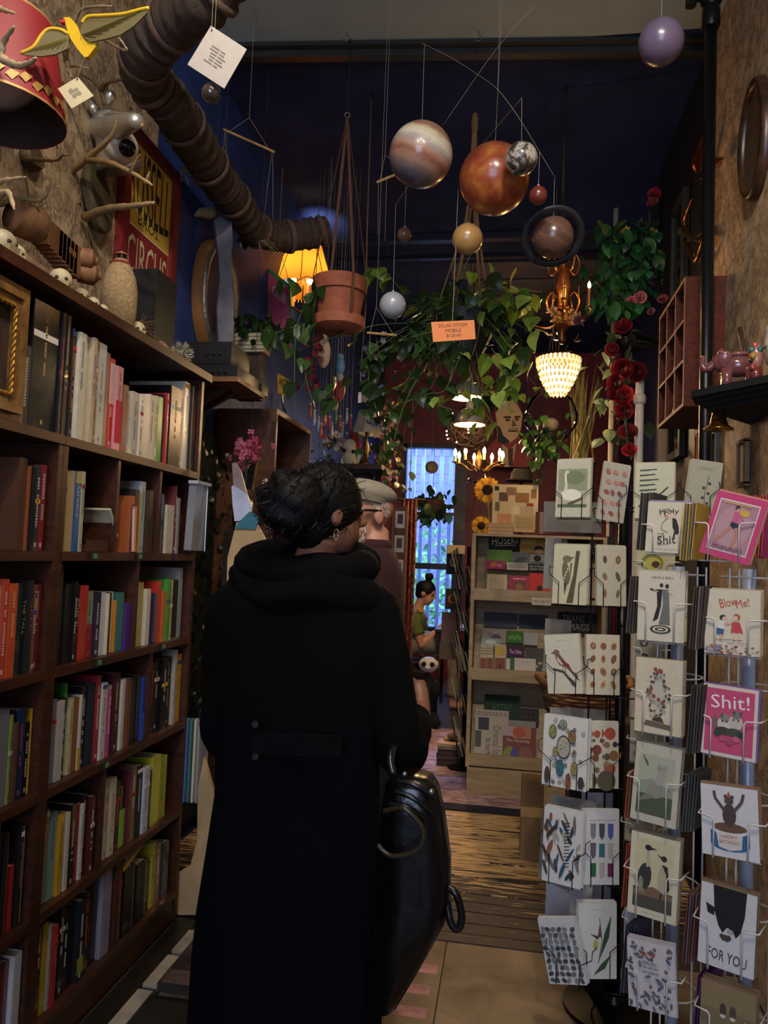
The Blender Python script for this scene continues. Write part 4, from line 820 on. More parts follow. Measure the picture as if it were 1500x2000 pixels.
# ================================================================ hanging things
THR = paint(0.85, 0, 0.1, 40)
def up_to_ceiling(p, dx=0.0): return V(p.x+dx, p.y, ZC)
def thread(parent, a, b, r=0.0007, col='#a8a294', name='thread'):
    mb = MB(); mb.tube([a, b], r, col, 4); return part(name, mb, THR, parent)
def hook(p, label, col='#8c8678'):
    mb = MB(); P = [V(p.x,p.y,ZC),V(p.x,p.y,ZC-0.02)]+[V(p.x+0.014*math.sin(a),p.y,ZC-0.035+0.014*math.cos(a)) for a in [0.2*i for i in range(0,24)]]
    mb.tube(P, 0.0022, col, 5); return single('ceiling_hook', mb, IRON, label, 'hook', 'ceiling hooks', 'all')
for px,py,z,lb in ((497,20,0,'pale hook in the grey ceiling holding the slanting dowel'),(677,60,0,'hook in the grey ceiling holding the terracotta pot'),(935,60,0,'hook in the grey ceiling holding the big trailing plant'),(725,180,0,'dark hook in the blue ceiling holding the beaded chain'),(1105,168,0,'dark hook in the blue ceiling holding the brass chandelier'),(585,380,0,'black hook in the blue ceiling holding the amber lamp')):
    hook(onz(px, py, ZC), lb, '#8c8678' if py < 70 else '#17171a')
# ---- planets of the solar system mobile
def planet_mat(name, cols, kind, scale=6):
    m, nt, b = _nodes(name)
    if kind == 'zones':
        tc = N(nt, 'ShaderNodeTexCoord'); sx = N(nt, 'ShaderNodeSeparateXYZ'); nt.links.new(tc.outputs['Object'], sx.inputs[0])
        nz = noise(nt,coords(nt,'Object',(1,1,2.4)),16,7,0.6,1.2); m1 = N(nt,'ShaderNodeMath',operation='MULTIPLY_ADD'); m1.inputs[1].default_value = 4.4; m1.inputs[2].default_value = 0.41; nt.links.new(sx.outputs['Z'],m1.inputs[0])
        m2 = N(nt,'ShaderNodeMath',operation='MULTIPLY_ADD'); m2.inputs[1].default_value = 0.2; nt.links.new(nz,m2.inputs[0]); nt.links.new(m1.outputs[0],m2.inputs[2])
        n = len(cols); c = ramp(nt,m2.outputs[0],[(i/(n-1),rgb(q)) for i,q in enumerate(cols)]); b.inputs['Roughness'].default_value = 0.3; b.inputs['Coat Weight'].default_value = 0.5
        nt.links.new(c, b.inputs['Base Color']); return m
    if kind == 'bands':
        v = coords(nt,'Object',(1,1,1)); w = nt.nodes.new('ShaderNodeTexWave'); w.bands_direction = 'Z'; w.inputs['Scale'].default_value = scale; w.inputs['Distortion'].default_value = 4.5; w.inputs['Detail'].default_value = 8; w.inputs['Detail Scale'].default_value = 2.6; w.inputs['Detail Roughness'].default_value = 0.65
        nt.links.new(v, w.inputs['Vector']); f = w.outputs['Fac']
    else: f = noise(nt, coords(nt), scale, 7, 0.65, 0.4)
    n = len(cols); c = ramp(nt, f, [(0.28+0.44*i/(n-1), rgb(q)) for i, q in enumerate(cols)])
    nt.links.new(c,b.inputs['Base Color']); b.inputs['Roughness'].default_value = 0.3; b.inputs['Coat Weight'].default_value = 0.5; b.inputs['Coat Roughness'].default_value = 0.15
    return m
MOB = V(*ony(970, 178, 2.6)); mobile_grp = 'planets of the solar system mobile'
def planet(px, py, rpx, Y, label, mat, top, ring=None):
    c = ony(px, py, Y); r = rpx*mpp(c); t = thing('planet_ball', label, 'ball', tuple(c), mobile_grp)
    mb = MB(); mb.ball((0, 0, 0), r, '#888888', 32, 20); o = obj('globe', mb.mesh('globe', mat, 'all'), t, (0, 0, 0), (0.2, 0.35, 0.4))
    mb = MB(); mb.lathe([(0.004, r-0.001), (0.004, r+0.006), (0.001, r+0.008)], '#c9c4b4', c, 8); part('hanging_cap', mb, THR, t)
    if top is not None: thread(t, c+V(0, 0, r), top)
    if ring:
        mb = MB(); mb.lathe([(ring[0]*mpp(c),-0.004),(ring[0]*mpp(c)*1.02,0),(ring[1]*mpp(c),0.006),(ring[1]*mpp(c)*1.03,0.0),(ring[1]*mpp(c),-0.006),(ring[0]*mpp(c),-0.004)],'#25282a',c,36,ring[2],caps=False); part('ring',mb,paint(0.45,0,0.15,30),t,'all')
    return t
def tp(px, py, Y): return ony(px, py, Y)
planet(822,303,62,2.6,'cream and tan banded planet ball, second largest, beside the red one',planet_mat('banded_planet',['#54505c','#5c5860','#7a6a66','#a07c68','#8c5a46','#b08c74','#a8a09a','#d8d0b4','#d4c8a8','#9c684c','#b08868','#8a5c48'],'zones'),tp(829,88,2.6))
planet(965,350,68,2.68,'largest planet ball, mottled orange red',planet_mat('red_planet',['#5c2416','#8c3c24','#a8562c','#b87838','#7c3020'],'noise',11),up_to_ceiling(tp(972,92,2.68),0.02))
planet(1018,310,32,2.5,'blue brown and white planet ball in front of the large red one',planet_mat('earth_planet',['#10161e','#1c242c','#54483a','#c8c2b4','#5c3c26','#1a1c1e'],'noise',22),tp(1019,192,2.5))
planet(1051,382,18,2.55,'smallest dark red planet ball beside the large red one',planet_mat('small_red',['#5c241c','#7c3426'],'noise',10),tp(1054,296,2.55))
planet(913,467,30,2.75,'tan yellow planet ball under the large red one',planet_mat('tan_planet',['#8a6236','#b08a52','#a4763e'],'noise',9),None)
planet(767,596,26,2.9,'shiny plain grey planet ball above the trailing plant',planet_mat('grey_planet',['#8a9096','#a4a8ac'],'noise',3),tp(773,400,2.9))
planet(790,458,14,2.95,'tiny brown planet ball behind the banded one',planet_mat('brown_planet',['#6a4a38','#7c5a44'],'noise',8),tp(793,365,2.95))
planet(1080,463,40,2.7,'brown ringed planet ball in front of the brass chandelier',planet_mat('ringed_planet',['#5a4034','#7a5a46','#6a4c3c'],'bands',4),tp(1083,350,2.7),(47,60,(0.15,-0.72,-0.70)))
planet(1291,83,43,2.35,'glossy plain lilac planet ball near the black pipe',planet_mat('lilac_planet',['#574a66','#6a5c74'],'noise',3),up_to_ceiling(tp(1291,40,2.35)))
t = thing('mobile_frame', 'thin crossed wire arms from which the planet balls hang', 'mobile', tuple(MOB))
for P in ([(822,84,2.6),(829,87,2.6),(880,112,2.6),(935,147,2.6),(972,175,2.6),(1010,225,2.62),(1050,290,2.66),(1086,350,2.7)],[(1057,0,2.62),(972,92,2.66),(865,245,2.75)],[(1020,190,2.5),(945,278,2.7),(905,330,2.74)],[(773,400,2.9),(800,360,2.85)]):
    mb = MB(); mb.tube(spline([ony(*q) for q in P], 5), 0.0009, '#a49c84', 5); part('wire_arm', mb, IRON, t, 'all')
thread(t, tp(972, 175, 2.6), up_to_ceiling(tp(976, 0, 2.6)))
# price sign hanging from the mobile
q = [ony(x, y, 2.7) for x, y in ((842, 629), (926, 625), (929, 662), (846, 668))]
t = thing('price_sign', 'orange paper sign reading SOLAR SYSTEM MOBILE $120.00', 'sign', tuple((q[2]+q[3])/2))
mb = MB(); th = V(0,0.0015,0); mb.add(q+[p+th for p in q],[(3,2,1,0),(4,5,6,7),(0,1,5,4),(1,2,6,5),(2,3,7,6),(3,0,4,7)],'#d9824a'); part('card',mb,PRINT,t)
ex = (q[1]-q[0]); ez = (q[0]-q[3]); M = Matrix.Identity(4); w, h = ex.length, ez.length
for i in range(3): M[i][0] = ex[i]/w; M[i][1] = (V(0, 1, 0))[i]; M[i][2] = ez[i]/h; M[i][3] = ((q[3]+q[2])/2)[i]
ar = Art(w,h,M=M); ar.text('SOLAR SYSTEM',0.5,0.76,0.66,'#4a2c1a',hv=0.17).text('MOBILE',0.5,0.50,0.36,'#4a2c1a',hv=0.17).text('$120.00',0.5,0.24,0.33,'#4a2c1a',hv=0.16); part('lettering',ar.m,PRINT,t)
thread(t, (q[0]+q[1])/2, ony(895, 370, 2.72), 0.0012, '#8a7f68', 'string')
# ---- dowels on threads
def dowel(label, a, b, Y, apex, topY, downs):
    A,B_ = ony(*a,Y),ony(*b,Y); t = thing('dowel_hanger',label,'hanger',tuple((A+B_)/2),'wooden dowels hung on threads'); mb = MB(); mb.tube([A,B_],0.0055,'#b48c50',8); part('dowel',mb,wood('pale_dowel','#9a743c','#c8a062',(8,1,1),0.6,5),t)
    ap = ony(*apex, Y); thread(t, A*0.9+B_*0.1, ap); thread(t, B_*0.9+A*0.1, ap); thread(t, ap, V(ap.x, ap.y, ZC) if topY is None else topY)
    for (sx, ex2, ey) in downs: s0 = A*(1-sx)+B_*sx; thread(t, s0, ony(ex2, ey, Y), 0.0005)
    return t
dowel('slanting pale wooden dowel on threads below the crown moulding',(437,253),(536,297),3.12,(487,230),None,((0.03,430,360),(0.05,443,360),(0.95,515,430),(0.97,533,430)))
dowel('short pale dowel half hidden behind the banded planet ball',(736,356),(800,330),3.1,(752,303),None,((0.05,738,460),(0.3,752,470)))
dowel('level pale dowel among the trailing leaves under the grey planet ball', (717, 650), (775, 655), 3.2, (735, 600), None, ((0.1, 722, 700),))
# ---- beaded chain with a white tag
P = [ony(*q) for q in ((725, 190, 3.78), (722, 300, 3.78), (717, 450, 3.77), (714, 600, 3.76), (706, 700, 3.75), (703, 765, 3.75))]
t = thing('beaded_chain', 'long thin beaded chain hanging beside the terracotta pot', 'chain', tuple(P[-1])); mb = MB()
SP = spline(P, 30); mb.tube([V(P[0].x, P[0].y, ZC), P[0]], 0.003, '#1a1a1c', 5)
mb.tube(SP, [0.0045 if i % 2 else 0.0025 for i in range(len(SP))], '#7a6a50', 5); part('beads', mb, paint(0.4, 0.4, 0.2, 30), t, 'all')
mb = MB(); mb.box(P[-1]-V(0, 0, 0.03), (0.016, 0.002, 0.055), '#d8d2c0'); part('tag', mb, PRINT, t)
# ---- terracotta pot on leather straps with a trailing plant
TER = paint(0.75, 0, 0.22, 18, 0.2)
base = ony(658, 648, 3.31); s = mpp(base); ctr = V(base.x, base.y, 0); ztop = ony(662, 548, 3.31).z
t = thing('hanging_pot', 'terracotta pot with saucer hanging on leather straps, trailing plant', 'potted plant', tuple(base))
zs = base.z; H = ztop-zs; R = 52*s; c = V(base.x+0.006, base.y, zs)
mb = MB(); mb.lathe([(R*0.72,H*0.08),(R*0.93,H*0.72),(R*0.93,H*0.73),(R*1.02,H*0.73),(R*1.04,H),(R*0.95,H),(R*0.9,H*0.85)],'#a3583a',c,28,caps=False); part('pot',mb,TER,t,35)
mb = MB(); mb.lathe([(R*0.66,0),(R*0.95,H*0.08),(R*0.98,H*0.26),(R*0.9,H*0.26),(R*0.8,H*0.09)],'#a85f40',c,28); part('saucer',mb,TER,t,35)
mb = MB(); mb.lathe([(0, H*0.9), (R*0.93, H*0.9)], '#2a1d14', c, 20); part('soil', mb, paint(0.95, 0, 0.3, 60), t)
ring = ony(671, 225, 3.31); ring.x = c.x; LEA = paint(0.6, 0, 0.15, 20)
mb = MB(); mb.tube([ring+V(0.012*math.cos(a),0,0.012*math.sin(a)) for a in [i*math.pi/8 for i in range(17)]],0.0016,'#b9b4a4',5); part('ring',mb,IRON,t,'all')
mb = MB(); mb.tube([ring+V(0, 0, 0.012), V(ring.x, ring.y, ZC-0.04)], 0.003, '#101010', 5); part('cord', mb, THR, t)
for a in (0.5, 2.2, 3.7, 5.4):
    d = V(math.cos(a), math.sin(a), 0); e = d.cross(V(0, 0, 1)).normalized()
    P = [ring-V(0, 0, 0.012), c+d*R*1.06+V(0, 0, H), c+d*R*0.99+V(0, 0, H*0.26), c+d*R*0.6-V(0, 0, 0.004), c-V(0, 0, 0.006)]
    mb = MB()
    for u, v in zip(P[:-1], P[1:]):
        n = (d*0.6+V(0,0,0.2)).normalized()*0.0015; k = e*0.007; mb.add([u-k,u+k,v+k,v-k,u-k+n,u+k+n,v+k+n,v-k+n],[(0,1,2,3),(7,6,5,4),(0,4,5,1),(3,2,6,7),(1,5,6,2),(0,3,7,4)],'#5c3c28')
    part('strap', mb, LEA, t)
def vine(parent, pts, n, size, cols, kind='heart', seed=1, stem='#4a5a2a', r=0.002, jit=0.01, droop=0.9):
    rr = random.Random(seed); P = spline([ony(*q) for q in pts], 8); mb = MB(); mb.tube(P, r, stem, 5); part('vine', mb, paint(0.6), parent, 'all')
    for i in range(n):
        k = (i+rr.uniform(0.1,0.9))/n*(len(P)-1); j = int(k); p = P[j]+(P[min(j+1,len(P)-1)]-P[j])*(k-j)+V(rr.uniform(-jit,jit),rr.uniform(-jit,jit),rr.uniform(-jit,jit))
        put_leaf(parent, p, size*rr.uniform(0.7, 1.2), kind, rr.choice(cols), rr, droop)
G1 = ['#2f4d22', '#3c5c2a', '#28421f', '#4a6a30']
vine(t, [(630, 560, 3.25), (600, 540, 3.2), (560, 560, 3.18), (540, 555, 3.16)], 3, 0.10, G1, seed=3, droop=1.2)
vine(t, [(625, 560, 3.22), (600, 585, 3.18), (580, 640, 3.16), (575, 720, 3.15), (577, 800, 3.15)], 9, 0.095, G1, seed=4, jit=0.05, droop=1.3)
vine(t, [(610, 640, 3.2), (570, 640, 3.15), (540, 650, 3.12), (510, 660, 3.1)], 6, 0.085, G1, seed=8, jit=0.03, droop=1.2)
vine(t,[(700,555,3.3),(720,530,3.3),(740,525,3.3),(765,545,3.28),(790,575,3.26)],7,0.07,['#6a8a34','#4f6f2c','#7c9a3c'],seed=5,droop=0.9)
vine(t, [(590, 700, 3.15), (610, 780, 3.14), (640, 770, 3.12), (665, 730, 3.1)], 8, 0.09, G1, seed=6, jit=0.04, droop=1.2)
# ---- big trailing plant in its dark basket
hk = onz(935, 60, ZC); Yp = 3.38; pc = ony(905, 655, Yp); s = mpp(pc)
t = thing('hanging_plant', 'big trailing green pothos in dark basket hanging mid aisle', 'potted plant', tuple(pc))
mb = MB(); mb.lathe([(38*s,-40*s),(56*s,0),(62*s,38*s),(58*s,38*s),(50*s,0)],'#17201c',pc,20); part('basket',mb,paint(0.6,0,0.2,40),t,30)
mb = MB(); mb.lathe([(0, 32*s), (57*s, 32*s)], '#20180f', pc, 16); part('soil', mb, paint(0.95), t)
rg = ony(928, 222, Yp); thread(t, rg, V(rg.x, rg.y, ZC-0.04), 0.003, '#101010', 'cord')
for a in range(4):
    d = V(math.cos(a*1.57+0.6), math.sin(a*1.57+0.6), 0); mb = MB()
    for k in (-1, 0, 1):
        e = d.cross(V(0,0,1))*0.006*k; mb.tube(spline([rg+e*0.4,rg-V(0,0,0.12)+e+d*0.008,rg-V(0,0,0.5)+d*0.03+e*1.2,pc+d*60*s+V(0,0,36*s),pc+d*40*s-V(0,0,42*s),pc-V(0,0,60*s)],5),0.0028,'#8a6c46',5)
    part('macrame_cord', mb, paint(0.9, 0, 0.25, 60), t, 'all')
mb = MB(); mb.lathe([(0.012,-0.05),(0.016,-0.03),(0.016,0.02),(0.010,0.04)],'#7a5c38',rg-V(0,0,0.04),10); part('binding',mb,paint(0.9,0,0.25,60),t)
GD = ['#2c4620', '#37562a', '#243c1c', '#42622e', '#33502a']; GLIT = ['#7fa03a', '#94b24a', '#6a8c34', '#a4bc58', '#5c7c30']  # the lighter set puts the crystal lamp's light into the leaf colour
r_ = random.Random(77)
def canopy(n, cx, cy, sx, sy, cols, seed, size=0.07, dY=0.25, dr=0.8):
    rr = random.Random(seed)
    for i in range(n):
        px,py = rr.gauss(cx,sx),rr.gauss(cy,sy); p = ony(px,py,Yp+rr.uniform(-dY,dY)); put_leaf(t,p,size*rr.uniform(0.6,1.25),'heart',rr.choice(cols),rr,dr)
        if rr.random() < 0.5:
            mb = MB(); e = pc+V(rr.uniform(-0.1,0.1),rr.uniform(-0.1,0.1),0.06); mb.tube(spline([e,(e+p)/2+V(0,0,0.06),p],4),0.0012,'#5c7a34',4); part('stalk',mb,paint(0.6),t)
canopy(50,880,590,60,28,GD+GLIT[:2],1); canopy(34,985,590,32,30,GLIT+GD[:2],2); canopy(60,850,690,75,40,GD,3); canopy(26,985,690,35,35,GLIT+GD,4); canopy(22,930,770,50,25,GLIT+GD[:2],5); canopy(26,800,720,55,40,GD,6,0.06); canopy(14,760,830,25,40,GD,7,0.055)
vine(t, [(880, 640, 3.2), (800, 660, 3.15), (740, 690, 3.1), (720, 740, 3.1), (735, 800, 3.1)], 22, 0.075, GD, seed=11, jit=0.04)
vine(t, [(900, 660, 3.2), (830, 720, 3.15), (790, 790, 3.12), (770, 860, 3.1)], 20, 0.065, GD, seed=12, jit=0.05)
vine(t, [(900, 690, 3.2), (870, 760, 3.15), (835, 770, 3.1), (850, 790, 3.1), (885, 800, 3.1)], 12, 0.065, GLIT+GD, seed=13, jit=0.03)
vine(t, [(960, 600, 3.2), (1010, 580, 3.15), (1035, 620, 3.12), (1040, 680, 3.1)], 10, 0.075, GLIT, seed=14, jit=0.03)
vine(t, [(960, 680, 3.2), (985, 720, 3.15), (1000, 760, 3.12), (985, 780, 3.12)], 10, 0.08, GLIT, seed=15, jit=0.03)
# ---- brass leaf chandelier with dried flowers
BR = paint(0.3, 0.85, 0.2, 20); Yc = 3.9; top = ony(1103, 495, Yc); bot = ony(1097, 672, Yc); cx = V(bot.x, Yc, 0)
t = thing('chandelier', 'ornate brass leaf chandelier with candle bulbs and dried flowers', 'chandelier', tuple(bot))
zz = lambda py: ony(1100, py, Yc).z
s = mpp(bot); mb = MB(); mb.lathe([(3*s,zz(672)),(8*s,zz(665)),(5*s,zz(650)),(12*s,zz(640)),(20*s,zz(625)),(8*s,zz(605)),(10*s,zz(580)),(14*s,zz(560)),(9*s,zz(530)),(6*s,zz(510)),(12*s,zz(502)),(4*s,zz(495))],'#8a5a34',cx,16); part('column',mb,BR,t,'all')
hkc = onz(1105, 168, ZC); mb = MB(); n = 70; ctp = V(cx.x, Yc, zz(495))
for i in range(40):
    p = ctp+(V(hkc.x, hkc.y, ZC)-ctp)*(i/40); a = (i % 2)*math.pi/2
    mb.tube([p+V(0.006*math.cos(a)*math.cos(b_),0.006*math.sin(a)*math.cos(b_),0.02+0.016*math.sin(b_)) for b_ in [k*math.pi/4 for k in range(9)]],0.0014,'#3a3430',4)
part('chain', mb, IRON, t, 'all')
mb = MB(); mb.tube(spline([ctp,ctp+V(-0.02,0,0.4),V(hkc.x-0.02,hkc.y,ZC-0.08),V(hkc.x+0.15,hkc.y,ZC-0.07),V(0.8,3.75,ZC-0.12)],8),0.003,'#101114',5); part('cable',mb,THR,t,'all')
BULB = glow('warm_bulb', '#ffd38a', 14.0)
def candle(parent, c, h, r=0.009, lit=True, tubecol='#7a5a38', power=0.6, flame=None):
    mb = MB(); mb.lathe([(r*1.5, 0), (r*1.7, 0.006), (r, 0.01), (r, h)], tubecol, c, 10); part('candle_tube', mb, BR, parent, 35)
    fr = flame or r*1.1; mb = MB(); mb.lathe([(fr*0.5,0),(fr,fr*1.4),(fr*0.75,fr*2.8),(0.0005,fr*4.2)],'#ffd38a',c+V(0,0,h),10); part('bulb',mb,BULB if lit else glass('clear_bulb','#f0e6d0',0.02),parent,'all')
    if lit: lamp('candle_bulb_light', 'POINT', c+V(0, 0, h+fr*2), power, '#ffb96a', shadow_soft_size=0.02)
for (bx_,by,hx,lit,Yk) in ((1150,600,52,True,3.75),(1029,618,50,True,3.8),(1100,585,30,False,3.65),(1080,590,28,False,4.1),(1130,580,30,False,4.15)):
    e = ony(bx_,by,Yk); a = V(cx.x,Yc,zz(625)); mb = MB(); mb.tube(spline([a,a*0.55+e*0.45-V(0,0,0.05),e-V(0,0,0.03)+(e-a)*0.06,e],6),0.004,'#8a5a34',6); part('arm',mb,BR,t,'all'); candle(t,e,hx*mpp(e)*0.72,0.008,lit,power=2.0)
rr = random.Random(21)
for k in range(10):
    a = k*0.628+0.3; d = V(math.cos(a), math.sin(a), 0); z_ = zz(600 if k % 2 else 520); q0 = V(cx.x, Yc, z_)
    mb = MB(); mb.tube(spline([q0+d*0.02,q0+d*0.06+V(0,0,-0.04),q0+d*0.085+V(0,0,0.02),q0+d*0.06+V(0,0,0.07),q0+d*0.035+V(0,0,0.05)],5),interp([0.004,0.006,0.003],21),'#9c6236',6); part('scroll',mb,BR,t,'all')
for k in range(9):
    p = ony(1075+rr.uniform(0,60),610+rr.uniform(-10,22),3.78+rr.uniform(-0.06,0.06)); mb = MB(); col = rr.choice(['#b07c34','#8a6a44','#6a3c3c','#a8946a','#54344a'])
    for i in range(16):
        d = Vector((rr.gauss(0,1),rr.gauss(0,1)-0.5,rr.gauss(0,1))).normalized(); e = d.orthogonal().normalized()*0.011; mb.quad(p,p+d*0.022+e,p+d*0.034,p+d*0.022-e,col)
    part('dried_flower', mb, paint(0.9, 0, 0.2, 50, trans=0.2), t)
CRY = glass('crystal', '#f2efe6', 0.03)
def drop(parent, p, r, name='crystal_drop'):
    mb = MB(); mb.lathe([(0.0006,r*2.4),(r*0.3,r*1.7),(r,r*0.7),(r*0.75,0.2*r),(0.0006,0)],'#ffffff',p,8); part(name,mb,paint(0.08,0.0,0,20,coat=1.0) if False else CRY,parent)
for (px, py) in ((1128, 668), (1087, 665), (1075, 655), (1040, 690), (1108, 690)): drop(t, ony(px, py, 3.85), 0.018)
# ---- beaded crystal lamp, brightly lit
Yb = 4.35; tb = ony(1091, 700, Yb); s = mpp(tb); cxb = V(tb.x, Yb, tb.z)
t = thing('crystal_lamp', 'brightly lit hanging lamp of tiered crystal beads', 'lamp', tuple(ony(1091, 778, Yb)))
mb = MB(); mb.lathe([(44*s, -0.002), (45*s, 0.006), (43*s, 0.014), (30*s, 0.02)], '#5a4630', cxb, 28); part('crown_ring', mb, BR, t, 35)
BEAD = _nodes('lit_beads')[0]; b = BEAD.node_tree.nodes['Principled BSDF']; b.inputs['Base Color'].default_value = (*rgb('#f0d8a0'),1); b.inputs['Roughness'].default_value = 0.1; b.inputs['Emission Color'].default_value = (*rgb('#ffdf9c'),1); b.inputs['Emission Strength'].default_value = 0.16
for k, (r0, z0_, nrow) in enumerate(((41, -4, 30), (40, -14, 30), (37, -25, 28), (33, -36, 26), (28, -47, 22), (22, -58, 18), (15, -68, 12))):
    mb = MB()
    for i in range(nrow):
        a = 2*math.pi*(i+0.5*(k % 2))/nrow; c_ = cxb+V(r0*s*math.cos(a),r0*s*math.sin(a),z0_*s); mb.lathe([(0.0008,6*s),(3.4*s,2*s),(3.4*s,-3*s),(0.0008,-7*s)],'#f0d8a0',c_,5)
    o = part('bead_tier', mb, BEAD, t); o['kind'] = 'stuff'
mb = MB(); mb.ball(cxb-V(0, 0, 30*s), 17*s, '#ffe8b8', 14, 10); part('bulb', mb, glow('hot_bulb', '#ffe2a8', 5.0), t, 'all')
thread(t, cxb+V(0, 0, 0.02), V(cxb.x, Yb, ZC), 0.003, '#6a5a40', 'cord')
lamp('crystal_lamp_light', 'POINT', cxb-V(0, 0, 30*s), 20, '#ffdcaa', shadow_soft_size=0.09)
# ---- glass globe planter
Yg = 4.9; c = ony(1076, 815, Yg); s = mpp(c)
t = thing('glass_globe_planter', 'clear glass globe with ivy hanging below the crystal lamp', 'planter', tuple(c-V(0, 0, 50*s)))
mb = MB(); mb.lathe([(0.001,-52*s),(30*s,-44*s),(50*s,-15*s),(52*s,5*s),(40*s,35*s),(22*s,50*s)],'#ffffff',c,26,caps=False); part('globe',mb,glass('globe_glass','#f4f8f6',0.03,None,1.1),t,'all')
mb = MB(); mb.ball(c-V(0, 0, 15*s), (16*s, 16*s, 14*s), '#8a7c68', 12, 8); part('stone', mb, paint(0.8, 0, 0.25, 30), t, 'all')
for k in range(3): a = k*2.1+0.4; thread(t, c+V(22*s*math.cos(a), 22*s*math.sin(a), 50*s), V(c.x, c.y, c.z+0.6), 0.002, '#7c7258', 'cord')
thread(t, V(c.x, c.y, c.z+0.6), V(c.x, c.y, ZC), 0.002, '#7c7258', 'cord')
rr = random.Random(31)
for i in range(85): put_leaf(t,ony(rr.gauss(1060,24),rr.gauss(860,32),Yg+rr.uniform(-0.14,0.14)),rr.uniform(0.04,0.07),'heart',rr.choice(GD+['#54803a','#5f8c44']),rr,1.0)
# ---- metal dome pendants, twig ball, candle chandelier
for (px,py,rp_,Y,lb,hi_) in ((917,828,30,5.3,'lower shiny metal dome pendant lamp over the aisle',47),(912,776,31,5.6,'upper metal dome pendant lamp half hidden by leaves',40)):
    c = ony(px, py, Y); s = mpp(c); t = thing('dome_pendant', lb, 'lamp', tuple(c), 'metal dome pendants'); mb = MB()
    mb.lathe([(rp_*s,0),(rp_*s*0.97,7*s),(rp_*s*0.8,19*s),(rp_*s*0.45,28*s),(6*s,31*s)],'#b4bac0',c,28,caps=False); part('shade',mb,paint(0.3,0.55,0.06,10),t,'all')
    mb = MB(); mb.lathe([(rp_*s*1.02,-2*s),(rp_*s*1.03,0),(rp_*s*0.99,1.5*s)],'#d8a060',c,28,caps=False); part('rim',mb,paint(0.3,0.6,0.1,20),t)
    mb = MB(); mb.lathe([(rp_*s*0.97, 1*s), (rp_*s*0.78, 17*s), (5*s, 28*s)], '#e0c090', c, 24, caps=False); part('lining', mb, paint(0.5), t, 'all')
    mb = MB(); mb.lathe([(7*s, 30*s), (7*s, 40*s), (4*s, 46*s)], '#c4bca8', c, 12); part('socket', mb, paint(0.5), t, 35)
    mb = MB(); mb.ball(c+V(0, 0, 10*s), 7*s, '#ffe0a8', 10, 8); part('bulb', mb, BULB, t, 'all')
    thread(t,c+V(0,0,46*s),V(c.x,c.y,ZC),0.003,'#141414','cord'); lamp('dome_pendant_light','POINT',c+V(0,0,1*s),18,'#ffd49c',shadow_soft_size=0.03)
Yt = 6.2; c = ony(918,838,Yt); s = mpp(c); rr = random.Random(41); t = thing('twig_ball','round dark woven twig ball with tiny lights behind dome pendant','wreath',tuple(c-V(0,0,46*s))); mb = MB()
for i in range(70):
    ax = Vector((rr.gauss(0,1),rr.gauss(0,1),rr.gauss(0,1))).normalized(); u = ax.orthogonal().normalized(); v = ax.cross(u); R = rr.uniform(36,48)*s; a0 = rr.uniform(0,6.28)
    mb.tube([c+(u*math.cos(a0+k*0.35)+v*math.sin(a0+k*0.35))*R*rr.uniform(0.95,1.03) for k in range(9)],0.0035,rr.choice(['#2c1e18','#3c2a20','#4a3226']),4)
part('twigs', mb, paint(0.8, 0, 0.2, 40), t)['kind'] = 'stuff'
for i in range(9):
    d = Vector((rr.gauss(0,1),-abs(rr.gauss(0,1)),rr.gauss(0,1))).normalized(); mb = MB(); mb.ball(c+d*47*s,0.007,'#ffd890',6,5); part('fairy_light',mb,glow('fairy','#ffdca0',4.0),t)
thread(t, c+V(0, 0, 46*s), V(c.x, c.y, ZC), 0.003, '#2c1e18', 'cord')
Yk = 6.6; c = ony(935,912,Yk); s = mpp(c); t = thing('candle_chandelier','small curved brass chandelier with lit candle bulbs by the window','chandelier',tuple(c-V(0,0,10*s)))
mb = MB(); mb.lathe([(2*s,-8*s),(7*s,-3*s),(4*s,4*s),(6*s,12*s),(3*s,30*s),(2*s,60*s)],'#9a7a44',c,12); part('column',mb,BR,t,'all')
for k in range(8):
    a = k*0.785+0.25; e = c+V(47*s*math.cos(a),47*s*math.sin(a),5*s); mb = MB(); mb.tube(spline([c,c+(e-c)*0.35-V(0,0,9*s),c+(e-c)*0.7+V(0,0,1*s),e],5),0.006,'#9a7a44',6); part('arm',mb,BR,t,'all')
    mb = MB(); mb.lathe([(2*s,0),(7*s,2.5*s),(7*s,3*s)],'#9a7a44',e,10); part('drip_pan',mb,BR,t,35); candle(t,e+V(0,0,2*s),12*s,0.012,True,'#e0d0a8',2.8,flame=0.016)
for k in range(7): a = k*0.9; drop(t, c+V(20*s*math.cos(a), 20*s*math.sin(a), -26*s-6*s*(k % 3)), 0.022)
thread(t, c+V(0, 0, 60*s), V(c.x, c.y, ZC), 0.004, '#5a4a30', 'chain')
# ---- plant and crystal ball by the window
Yw = 7.6; c = ony(845,985,Yw); s = mpp(c); t = thing('hanging_plant','small leafy plant in a basket hanging before the window','potted plant',tuple(c-V(0,0,20*s)))
mb = MB(); mb.lathe([(12*s, -18*s), (22*s, 0), (24*s, 8*s)], '#4a3424', c, 14); part('basket', mb, paint(0.8, 0, 0.3, 40), t)
rr = random.Random(51)
for i in range(70): put_leaf(t,ony(rr.gauss(845,20),rr.gauss(982,16),Yw+rr.uniform(-0.12,0.1)),rr.uniform(0.07,0.13),'oval',rr.choice(GD+['#47703a']),rr,1.2)
for i in range(3): vine(t, [(835+i*14, 985, Yw), (825+i*20, 1005, Yw-0.05), (828+i*22, 1028-i*6, Yw-0.05)], 6, 0.08, GD, 'oval', 60+i)
thread(t, c, V(c.x, c.y, ZC), 0.004, '#3a3430', 'cord')
